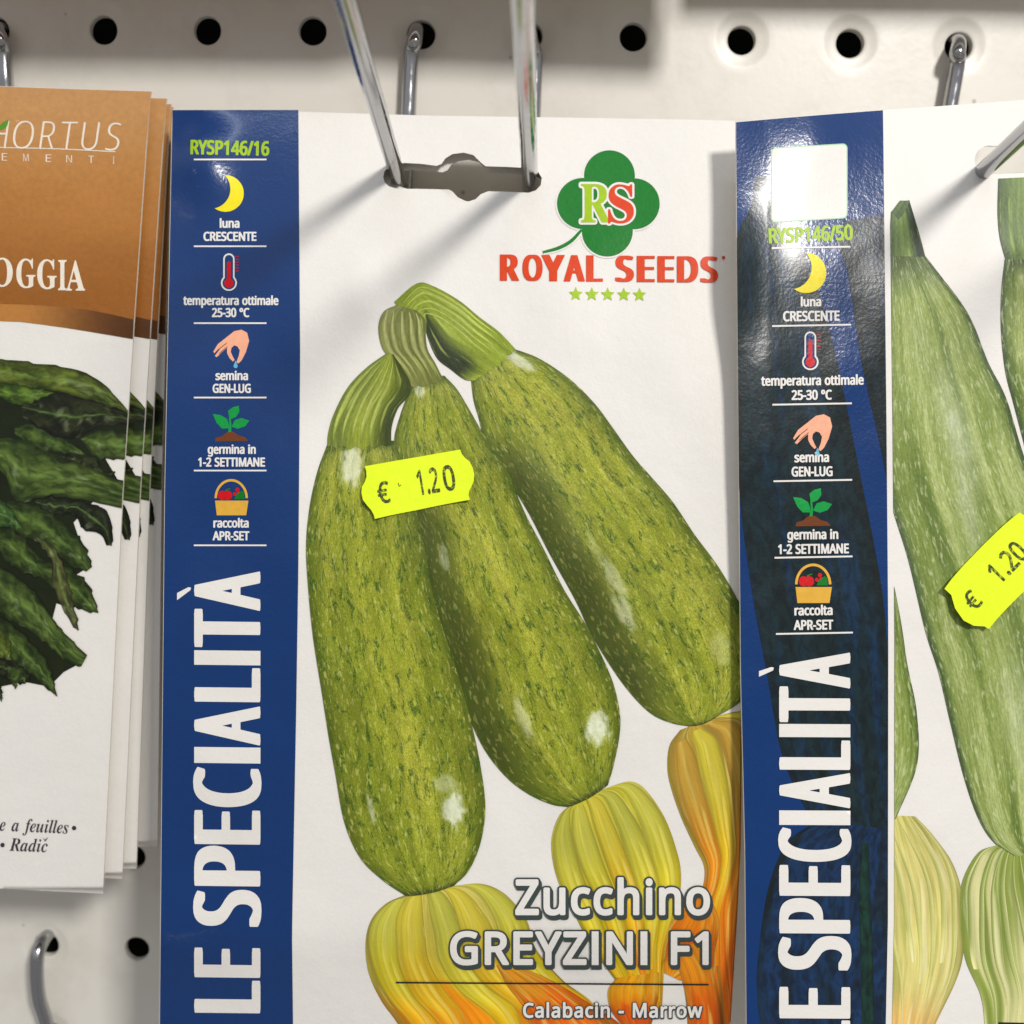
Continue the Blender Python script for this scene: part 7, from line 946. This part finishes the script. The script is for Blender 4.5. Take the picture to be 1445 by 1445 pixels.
    for ch, y0, y1 in (('A', 921, 970), ('T', 969, 1018), ('I', 1022, 1039), ('L', 1045, 1085), ('A', 1091, 1139), ('I', 1144, 1163), ('C', 1168, 1215), ('E', 1221, 1263), ('P', 1267.5, 1316), ('S', 1321, 1368), ('E', 1393, 1436), ('L', 1440, 1485)):
        ov = 1.5 if ch in 'SC' else 0
        pprint('big_letter', tbox('H', ch, 1099.5 - ov, y0, 1200 + ov, y1 + 1.5, True, -1.5 + 2), SCb, 8, M_white, bandm, step=12)
    pprint('accent', [[np.array([(1071, 955), (1071, 947), (1088, 941.5), (1092, 942), (1091, 946)])]], SCb, 5, M_white, bandm)
    # photograph
    ph = pprint('product_photo', [[np.array([(1262, 1400), (1270, 1400), (1270, 1410), (1262, 1410)])]], SC_, .5, M_white, root)
    def pcol(hls, k, ls=.5):
        def f(s, t, V):
            a = (t - .5) * 2; lam = np.sqrt(np.clip(1 - (a * .98) ** 2, 0, 1))
            c = mix((92, 112, 44), (150, 166, 84), np.clip(.2 + .8 * lam * (1 - .6 * np.abs(t - ls)), 0, 1))
            g = fbm(t * 8 + k, s * 2 + k); c = mix(c, (190, 200, 130), .7 * ss(.5, .72, g)); c = mix(c, (78, 100, 34), .6 * ss(.5, .3, g))
            c = mix(c, (50, 68, 32), .7 * ss(.09, .0, s)); rim = ss(.07, 0, np.minimum(t, 1 - t)); c = mix(c, (46, 66, 36), .8 * rim)
            hl = np.zeros_like(s)
            for (x, y, rx_, ry_, ang, am) in hls:
                dx = V[:, 0] - x; dy = V[:, 1] - y; ca, sa = math.cos(ang), math.sin(ang); u = (dx * ca + dy * sa) / rx_; v = (-dx * sa + dy * ca) / ry_
                hl = np.maximum(hl, am * np.exp(-(u * u + v * v)) * (.6 + .7 * (fbm(V[:, 0] / 6, V[:, 1] / 16) - .3)))
            return lin(mix(c, (206, 212, 190), np.clip(hl, 0, 1))), np.clip(hl, 0, 1)
        return f
    stk = lambda s, t, V: (lin(mix(mix((62, 84, 44), (118, 140, 72), np.sin(t * 3.14) ** .7), (30, 44, 28), ss(.62, .85, t) * .9 + .0 * s)), s * 0)
    sweep('blossom', [(1240, 1150), (1235, 1200), (1235, 1260), (1235, 1330), (1235, 1400), (1240, 1500)], [(1292, 1152), (1318, 1180), (1346, 1222), (1359, 1274), (1357, 1360), (1318, 1450)], SC_, 2, M_petal2, ph,
          lambda s, t, V: (lin(mix(mix((184, 180, 92), (226, 214, 130), ss(.25, .55, fbm(t * 10, s * 2))), (236, 190, 110), ss(.72, .95, s + .2 * (.5 - t))) * (.8 + .2 * np.sqrt(np.clip(1 - (2 * t - 1) ** 2, 0, 1)))[:, None]), s * 0))
    sweep('blossom', [(1408, 1192), (1380, 1204), (1358, 1245), (1356, 1290), (1362, 1352), (1384, 1405), (1390, 1450), (1392, 1500)], [(1470, 1192), (1500, 1210), (1530, 1260), (1545, 1320), (1540, 1380), (1520, 1440), (1510, 1470), (1510, 1500)], SC_, 3, M_petal2, ph,
          lambda s, t, V: (lin(mix((134, 152, 66), (216, 212, 150), ss(.36, .60, vn(t * 17, s * .8)) * ss(.0, .12, s))), s * 0))
    def ribs(Lp, Rp, lay, n_, c1, c2):
        A_ = cr(Lp, 60); B_ = cr(Rp, 60); s_ = np.linspace(0, 1, 60)
        for k in range(n_):
            tk = (k + .5 + .5 * (rng.rand() - .5)) / n_ + .03 * np.sin(s_ * 5 + k); w1 = (.09 + .12 * rng.rand()) / n_ * (np.sin(np.pi * np.clip(s_, .02, 1) ** .8) + .1); e_ = rng.randint(34, 60)
            sweep('petal_rib', (A_ + (B_ - A_) * (tk - w1)[:, None])[1:e_], (A_ + (B_ - A_) * (tk + w1)[:, None])[1:e_], SC_, lay, M_petal2, ph, lambda s, t, V: (lin(mix(mix(c1, c2, t), (232, 224, 160), ss(.7, 1, s))), s * 0), dens=2.4)
    ribs([(1200, 1150), (1195, 1200), (1195, 1260), (1200, 1330), (1215, 1400), (1240, 1500)], [(1292, 1154), (1316, 1182), (1343, 1224), (1355, 1274), (1353, 1356), (1316, 1448)], 2.4, 9, (168, 172, 84), (240, 232, 160))
    ribs([(1408, 1194), (1382, 1206), (1361, 1246), (1359, 1290), (1366, 1352), (1387, 1405), (1393, 1450), (1394, 1500)], [(1468, 1194), (1498, 1212), (1527, 1260), (1541, 1320), (1536, 1380), (1516, 1440), (1508, 1470), (1508, 1500)], 3.5, 10, (120, 142, 58), (226, 224, 160))
    sweep('marrow', [(1240, 810), (1236, 850), (1232, 900), (1230, 1000), (1230, 1080), (1240, 1155)], [(1261, 822), (1272, 880), (1281, 940), (1294, 1007), (1294, 1080), (1264, 1156)], SC_, 2.6, M_pale, ph, pcol([], 5, .6))
    sweep('marrow', [(1418, 366), (1413, 415), (1413, 470), (1419, 525), (1430, 568), (1446, 630), (1462, 700)], [(1500, 366), (1540, 420), (1560, 480), (1575, 540), (1585, 600), (1590, 660), (1600, 720)], SC_, 2.8, M_pale, ph, pcol([], 9))
    sweep('marrow_stalk', [(1409, 252), (1408, 300), (1411, 335), (1419, 366)], [(1490, 248), (1495, 300), (1498, 340), (1500, 366)], SC_, 3, M_stalk, ph, stk)
    sweep('marrow', [(1250, 358), (1246, 420), (1242, 520), (1243, 620), (1255, 700), (1282, 790), (1306, 890), (1325, 950), (1341, 1018), (1360, 1095), (1380, 1153), (1402, 1188), (1432, 1208)], [(1305, 360), (1329, 391), (1355, 425), (1374, 458), (1395, 512), (1420, 562), (1444, 640), (1480, 740), (1515, 860), (1530, 980), (1530, 1090), (1500, 1180), (1470, 1205)], SC_, 4, M_pale, ph,
          pcol([(1350, 610, 20, 90, -.25, .8), (1362, 700, 14, 90, -.2, .75), (1300, 480, 14, 60, -.2, .3), (1440, 1000, 30, 90, -.1, .5)], 2))
    sweep('marrow_stalk', [(1258, 298), (1256, 330), (1254, 362)], [(1283, 282), (1296, 325), (1306, 362)], SC_, 5, M_stalk, ph, stk)
    sweep('marrow_stalk', [(1258, 299), (1264, 291), (1270, 283)], [(1268, 310), (1276, 300), (1284, 283)], SC_, 5.4, M_stalk, ph, lambda s, t, V: (lin(mix((70, 92, 50), (86, 108, 60), s)), s * 0))
    pprint('caption_bar', [[np.array([(1409, 1442.5), (1600, 1446), (1600, 1500), (1409, 1496)])]], SC_, 6, M_black, ph)
    return root
pr_ = build_right_packet()
tag(pr_, 'right-hand zucchini seed packet with a dark overprinted blue band and pale green marrows', 'seed packet', 'zucchini seed packets')

# ------------------------------------------------------------------ price stickers
def sticker(label, outline, sheet, parts, lift=.55):
    V, Fc = tess([[outline]], 9); c0 = V.mean(0)
    P = hit(V, sheet.hf, lift); r = np.hypot(*(V - c0).T) / 70
    P[:, 2] -= .6 * r ** 4
    o = mkobj('price_sticker', P, Fc, M_neon, None, normals=nrm(P, sheet.hf), uv=V / 100)
    e = {}
    for f in Fc:
        for i in range(len(f)):
            a, b_ = f[i], f[(i + 1) % len(f)]
            if (b_, a) in e: del e[(b_, a)]
            else: e[(a, b_)] = 1
    used = sorted({i for ab in e for i in ab}); mp = {u: k for k, u in enumerate(used)}; m = len(used)
    Q = np.vstack([P[used], P[used] + np.array([0, 0, .16])])
    mkobj('sticker_edge', Q, [[mp[b_], mp[a], mp[a] + m, mp[b_] + m] for a, b_ in e], M_neon, o, smooth=False)
    for S in parts:
        V2, F2 = tess(S, 9); P2 = hit(V2, sheet.hf, lift); r = np.hypot(*(V2 - c0).T) / 70; P2[:, 2] -= .6 * r ** 4 + .06
        mkobj('stamped_lettering', P2, F2, M_stamp, o, normals=nrm(P2, sheet.hf))
    tag(o, label, 'price sticker', 'fluorescent yellow price stickers'); return o
o1 = z([190, 802, 300, 783, 440, 759, 577, 734, 583, 752, 596, 768, 615, 782, 628, 808, 634, 835, 632, 862, 622, 885, 613, 904, 611, 920, 616, 938, 560, 949, 480, 965, 400, 982, 310, 999, 230, 1016, 226, 1000, 215, 980, 198, 960, 182, 938, 176, 910, 178, 885, 190, 864, 196, 845, 195, 822], 450, 380)[::-1]
ra = math.radians(-9.5)
def zt(style, txt, x0, base, w, cap, rot, shx=0): c = (x0, base); return tline(style, txt, x0, x0 + w, base, cap, rot)
SMUDGE = [[[circ(562 + 5 * rng.rand(), 682 + 4 * rng.rand(), .9, 6)] for _ in range(7)]]
sticker('neon yellow price sticker on the front zucchini packet, lying nearly level', o1, SA,
        [zt('R', '€', 450 + 247 / 2.89, 380 + 955 / 2.89, 17, 30, ra), zt('R', '1.2', 450 + 410 / 2.89, 380 + 920 / 2.89, 30, 35, ra), zt('R', '0', 450 + 515 / 2.89, 380 + 903 / 2.89, 16.5, 35, ra)] + SMUDGE)
rb = math.radians(-45.5); cb, sb = math.cos(rb), math.sin(rb)
def loc2(L, x, y): L = np.asarray(L, float); return np.stack([x + L[:, 0] * cb - L[:, 1] * sb, y + L[:, 0] * sb + L[:, 1] * cb], 1)
w_ = 150; h_ = 87
lo = [(0, 0), (50, 0), (100, 0), (150, 0), (153, 12), (160, 24), (160, 43), (158, 60), (150, 72), (148, 87), (100, 87), (50, 86), (4, 85), (0, 72), (-10, 60), (-15, 43), (-12, 26), (-2, 15)]
lo[-5:] = [(2, 78), (-8, 66), (-13, 50), (-9, 30), (1, 14)]
lo = lo[:-5] + lo[-5:]
o2 = loc2(lo, 1328.5, 829)[::-1]
def at(lx, ly): q = loc2([(lx, ly)], 1328.5, 829)[0]; return q
e0 = at(8, 56); e1 = at(62, 56)
sticker('neon yellow price sticker on the right-hand packet, tilted steeply and cut by the picture edge', o2, SC_,
        [zt('R', '€', e0[0], e0[1], 19, 27, rb), zt('R', '1.20', e1[0], e1[1], 58, 31, rb)])

# ------------------------------------------------------------------ brown packets at the left
def build_brown_packet():
    root = empty('seed_packet', hit([(60, 1250)], hB)[0])
    ys = np.linspace(140, 1250, 50)
    outer = np.array([(-420, 108), (-200, 113), (0, 121.5), (100, 125), (213.5, 128.5)] + [(float(edgeB(y)), y) for y in ys] + [(145.5, 1261), (60, 1257), (0, 1254), (-200, 1248), (-420, 1240), (-420, 700)])
    body('packet_front', outer, [], SB, .5, M_paper, root, side=M_edge)
    c1 = [(-420, 440), (-200, 428), (0, 429), (70, 432), (130, 438), (189, 451)]; c2 = [(-420, 470), (-200, 452), (0, 453), (60, 458), (120, 467), (187.5, 478.5)]
    def brown(V):
        y = V[:, 1]; c = mix((196, 146, 92), (178, 120, 58), ss(130, 290, y)); c = mix(c, (150, 92, 34), ss(270, 430, y))
        c = c * (1 + .07 * (fbm(V[:, 0] / 60, V[:, 1] / 40) - .5))[:, None]; return lin(c)
    hdr = pprint('brown_header', [[np.array([(-419, 108.6), (-200, 113.6), (0, 122), (100, 125.6), (213, 129)] + [(float(edgeB(y)) - .4, y) for y in (200, 300, 400, 451)] + c1[::-1][1:])]], SB, 1, M_soft, root, step=16, col=brown)
    def bandc(V): x = V[:, 0]; c = mix((184, 124, 60), (84, 48, 20), ss(20, 190, x)); return lin(c)
    pprint('brown_stripe', [[np.array(cr(c1, 20).tolist() + cr(c2, 20)[::-1].tolist())]], SB, 1.5, M_soft, hdr, step=16, col=bandc)
    M_wb = ink((236, 226, 208), .4)
    S = []
    for ch, a, c in (('H', -12, 9), ('O', 18, 46), ('R', 57, 76), ('T', 84, 106), ('U', 115, 137), ('S', 150, 168)):
        S += [[np.stack([l_[:, 0] + (209 - l_[:, 1]) * .14 - 2, l_[:, 1] + (a * .02)], 1) for l_ in o] for o in tbox('L', ch, a, 170, c, 209)]
    W_ = S + shift(S, .8, 0)
    for k_ in range(2): pprint('lettering', shift(S, .9 * k_, .5 * k_), SB, 3 + k_ * .6, M_wb, hdr, step=0)
    S = []
    for ch, x in zip('SEMENTI', (-28, 6, 36, 68, 97, 128, 160)): S += tbox('L', ch, x - (3.5 if ch != 'I' else 1), 216 + x * .03, x + (4 if ch != 'I' else 1), 226 + x * .03)
    for k_ in range(2): pprint('lettering', shift(S, .6 * k_, .5 * k_), SB, 3 + k_ * .6, M_wb, hdr, step=0)
    pprint('rule', [[band([(-60, 206), (0, 208), (80, 210), (163, 214)], 1.3)]], SB, 3, M_wb, hdr)
    pprint('leaf_mark', [[z([-20, 530, 10, 500, 36, 487, 30, 512, 10, 528], 0, 0)]], SB, 4, ink((90, 150, 40)), hdr, step=0)
    S = []
    for ch, a, c in (('R', -52, -28), ('O', -22, 18.5), ('G', 23, 50), ('G', 52.5, 80), ('I', 82, 94), ('A', 93, 120)):
        if ch == 'R': a, c = -56, -26
        if ch == 'O': a, c = -12, 18
        S += tbox('B', ch, a, 364 + a * .035, c, 405.5 + a * .05)
    pprint('lettering', S, SB, 3, M_wb, hdr, step=0)
    M_it = ink((58, 50, 58), .45)
    pprint('lettering', tline('I', 'e a feuilles', -1, 96.5, 1172, 18.5, .045), SB, 2, M_it, root, step=0)
    pprint('bullet', [[circ(104.5, 1168.5, 3.2, 14)]], SB, 2, M_it, root, step=0)
    T_ = tline('I', 'Radic', 13, 67, 1200.5, 18.5, .04); pprint('lettering', T_ + [[np.array([(60, 1181.5), (63, 1185), (68.5, 1181), (63.5, 1188)])[::-1]]], SB, 2, M_it, root, step=0)
    pprint('bullet', [[circ(3.5, 1192.5, 3.2, 14)]], SB, 2, M_it, root, step=0)
    # leaves
    Z = lambda *a: z(a, 0, 450)
    ph = pprint('product_photo', [[Z(-300, 200, -100, 190, 0, 195, 150, 210, 320, 235, 440, 300, 525, 385, 540, 560, 430, 570, 500, 690, 500, 755, 380, 745, 300, 830, 330, 920, 365, 1010, 300, 1050, 330, 1150, 300, 1180, 230, 1160, 215, 1220, 300, 1340, 335, 1400, 260, 1440, 200, 1500, 100, 1480, 0, 1500, -300, 1500)]], SB, 2, M_soft, root, step=24, clamp=True, col=lambda V: lin(mix((17, 24, 8), (30, 38, 14), fbm(V[:, 0] / 22, V[:, 1] / 17))))
    def lf(dark, light, vein=.5, vc=(96, 124, 60)):
        def f(s, t, V):
            g = fbm(s * 7 + dark[0], t * 4 + light[1]); c = mix(dark, light, ss(.3, .7, g) * .75 + .25 * np.sin(t * 3.14))
            c = mix(c, np.array(dark) * .55, .65 * ss(.16, 0, np.minimum(t, 1 - t))); c = mix(c, vc, .75 * ss(.05, .012, np.abs(t - vein)) * ss(1, .8, s))
            sd = np.abs(np.mod(s * 9 + np.abs(t - vein) * 3, 1) - .5); c = mix(c, vc, .30 * ss(.07, .02, sd) * ss(.5, .1, np.abs(t - vein)))
            c = mix(c, (170, 184, 150), .32 * ss(.64, .76, fbm(s * 9 + light[0], t * 3.0 + dark[1])) * ss(.1, .3, t)); return lin(c), s * 0
        return f
    def leaf(U, L_, c, lay, jag=0.0):
        u = np.array(U, float).reshape(-1, 2); l2 = np.array(L_, float).reshape(-1, 2)
        jr = np.random.RandomState(len(u) * 13 + int(abs(u[0, 0]) + abs(u[-1, 1])))
        def jagged(q, sgn):
            n_ = 44; w = cr(q, n_); d = np.gradient(w, axis=0); d /= np.hypot(*d.T)[:, None] + 1e-6; nn = np.stack([d[:, 1], -d[:, 0]], 1)
            a_ = np.zeros(n_); k = 3
            while k < n_ - 5:
                m_ = jr.randint(3, 7); hgt = jr.uniform(1, 11); a_[k:k + m_] = np.maximum(a_[k:k + m_], np.linspace(0, hgt, m_)[:len(a_[k:k + m_])]); k += m_ + jr.randint(0, 3)
            return w + sgn * nn * a_[:, None]
        u = jagged(u, 1); l2 = jagged(l2, -1)
        sweep('leaf', z(u, 0, 450), z(l2, 0, 450), SB, lay, M_leaf, ph, lf(*c), 2.6)
    OL = ((46, 58, 16), (98, 112, 38)); MG = ((32, 46, 16), (72, 92, 36)); DK = ((18, 22, 10), (44, 50, 24)); MG2 = ((38, 54, 18), (88, 108, 46)); BR = ((46, 48, 24), (92, 94, 50))
    leaf([60, 440, 130, 430, 250, 480, 362, 560], [60, 470, 150, 530, 250, 545, 362, 562], MG, 3)
    leaf([90, 320, 250, 305, 400, 335, 540, 395, 620, 410], [90, 400, 200, 465, 300, 488, 420, 435, 620, 425], DK, 3.5)
    leaf([-200, 190, 0, 167, 120, 180, 300, 205, 400, 250, 480, 325, 532, 386], [-200, 300, 0, 270, 120, 285, 220, 292, 330, 318, 450, 352, 532, 390], OL, 4)
    leaf([-60, 260, 0, 262, 100, 275, 220, 300], [-60, 330, 0, 320, 84, 350, 220, 302], ((40, 60, 14), (88, 116, 34)), 4.5)
    leaf([330, 488, 400, 458, 520, 470, 720, 500], [330, 492, 390, 560, 520, 572, 720, 576], MG2, 5)
    leaf([220, 560, 300, 552, 380, 562, 420, 612, 470, 622], [220, 565, 300, 600, 380, 640, 430, 650, 470, 628], DK, 5)
    leaf([-100, 500, 0, 488, 100, 498, 220, 560, 350, 600, 500, 662, 700, 722], [-100, 640, 0, 620, 70, 745, 180, 725, 330, 735, 500, 768, 700, 760], MG2, 6)
    leaf([140, 735, 230, 728, 350, 750, 430, 780, 456, 850, 456, 926], [150, 760, 200, 795, 300, 800, 345, 860, 400, 872, 448, 922], ((16, 20, 8), (44, 52, 30)), 6)
    leaf([30, 740, 100, 750, 220, 805, 300, 880, 332, 905, 376, 1010], [20, 800, 80, 880, 140, 900, 220, 950, 300, 1005, 352, 1030], MG, 6.6)
    leaf([-60, 700, -20, 720, 30, 760, 60, 800, 90, 850], [-60, 860, -20, 850, 20, 848, 50, 850, 88, 856], ((30, 56, 20), (70, 100, 44)), 7)
    leaf([-20, 850, 60, 870, 150, 960, 230, 1030, 330, 1130], [-20, 930, 60, 1010, 150, 1050, 210, 1080, 320, 1140], MG, 6.8)
    leaf([150, 985, 240, 1000, 300, 1035, 360, 1085, 402, 1197], [150, 1030, 230, 1110, 280, 1150, 330, 1182, 400, 1199], MG, 7.2)
    leaf([-20, 1000, 60, 1050, 140, 1120, 220, 1230, 290, 1310, 356, 1372], [-20, 1180, 40, 1220, 120, 1270, 200, 1330, 270, 1390, 332, 1416], MG2, 7.6)
    leaf([150, 888, 212, 930, 262, 1020, 290, 1130, 322, 1268], [150, 896, 208, 980, 214, 1070, 262, 1190, 316, 1270], BR, 8)
    leaf([-20, 1200, 60, 1260, 140, 1340, 190, 1400, 235, 1540], [-20, 1330, 30, 1370, 90, 1420, 150, 1470, 228, 1536], MG, 8.2)
    leaf([-20, 1260, 10, 1270, 40, 1310, 40, 1400], [-20, 1400, 0, 1410, 20, 1400, 36, 1402], OL, 8.6)
    leaf([-10, 1380, 60, 1400, 100, 1430, 120, 1460, 105, 1485], [-10, 1450, 20, 1460, 60, 1480, 80, 1484, 100, 1488], DK, 8.8)
    leaf([60, 1420, 100, 1440, 70, 1480, 68, 1504], [30, 1430, 40, 1470, 50, 1490, 66, 1504], MG, 9)
    leaf([-8, 1480, 0, 1500, 8, 1520, 6, 1560], [-12, 1480, -10, 1510, -5, 1530, 4, 1562], DK, 9)
    return root
pb = build_brown_packet()
tag(pb, 'front brown and white seed packet with dark green leaves at the left edge', 'seed packet', 'brown headed seed packets')
def px_off(p0, p1, h0, dh): a = hitz(p0, h0); b_ = hitz(p1, h0 - dh); d = b_ - a; return (d[0] / 1000, d[2] / 1000, -d[1] / 1000)
lab = ['brown seed packet second from the front in the left stack', 'brown seed packet third from the front in the left stack', 'rearmost brown seed packet of the left stack, sitting highest']
for k, (p0, p1, h0, dh) in enumerate([((145, 1262), (172, 1240), 31, 2.2), ((145, 1262), (192, 1226), 31, 4.2), ((145, 1262), (222, 1195), 31, 6.4)]):
    d = px_off(p0, p1, h0, dh); c_ = copytree(pb, (d[0], dh / 1000, d[2]), lab[k]); sc_ = (.987, .977, .968)[k]; c_.scale = (sc_, 1, sc_)
    top = hit([(213, 128)], hB)[0]; tgt = hitz([(235, 138), (241, 146), (244, 150)][k], -top[2] - dh)
    # the copies hang a little more upright than the front one: turn them about their foot
    foot = hit([(145, 1261)], hB)[0]; fh = -foot[2]; d0 = hitz(p1, fh - dh) - foot; d = (d0[0] / 1000, 0, -d0[1] / 1000); v0 = top - foot; v1 = tgt - (foot + d0)
    sc_ = math.hypot(v1[0], v1[1]) / math.hypot(v0[0], v0[1]); c_.scale = (sc_, 1, sc_); c_.location = Vector(pb.location) + Vector((d[0], dh / 1000, d[2]))
    ang = math.atan2(v1[0], -v1[1]) - math.atan2(v0[0], -v0[1])
    # rotation about world y through the foot point
    fw = np.array(b2w(foot / 1000)) + np.array([d[0], dh / 1000, d[2]]); o0 = np.array(c_.location); rel_ = (o0 - fw) * np.array([sc_, 1, sc_])
    ca, sa = math.cos(ang), math.sin(ang); c_.rotation_euler = (0, ang, 0)
    c_.location = Vector(fw + np.array([rel_[0] * ca + rel_[2] * sa, rel_[1], -rel_[0] * sa + rel_[2] * ca]))
# ------------------------------------------------------------------ the row of packets hanging above the picture
def upper(label, x0, x1, yb, h, rot, rgb):
    s = Sheet(lambda X, Y: h + 0 * X + .04 * (Y + 120)); c, s_ = math.cos(rot), math.sin(rot)
    o = empty('seed_packet', hitz(((x0 + x1) / 2, yb), h)); a = hitz((x0, yb), h); w = (x1 - x0) / 6.4
    P = np.array([(0, 0), (w, 0), (w, -185), (0, -185)], float); P = np.stack([a[0] + P[:, 0] * c - P[:, 1] * s_, a[1] + P[:, 0] * s_ + P[:, 1] * c, np.full(4, -h)], 1)
    Q = P + np.array([0, 0, 3.0]); mkobj('packet_front', np.vstack([P, Q]), [[3, 2, 1, 0], [4, 5, 6, 7], [0, 1, 5, 4], [1, 2, 6, 5], [2, 3, 7, 6], [3, 0, 4, 7]], ink(rgb), o, smooth=False)
    tag(o, label, 'seed packet', 'seed packets of the upper row, above the picture')
for a_ in UPPER: upper(*a_)
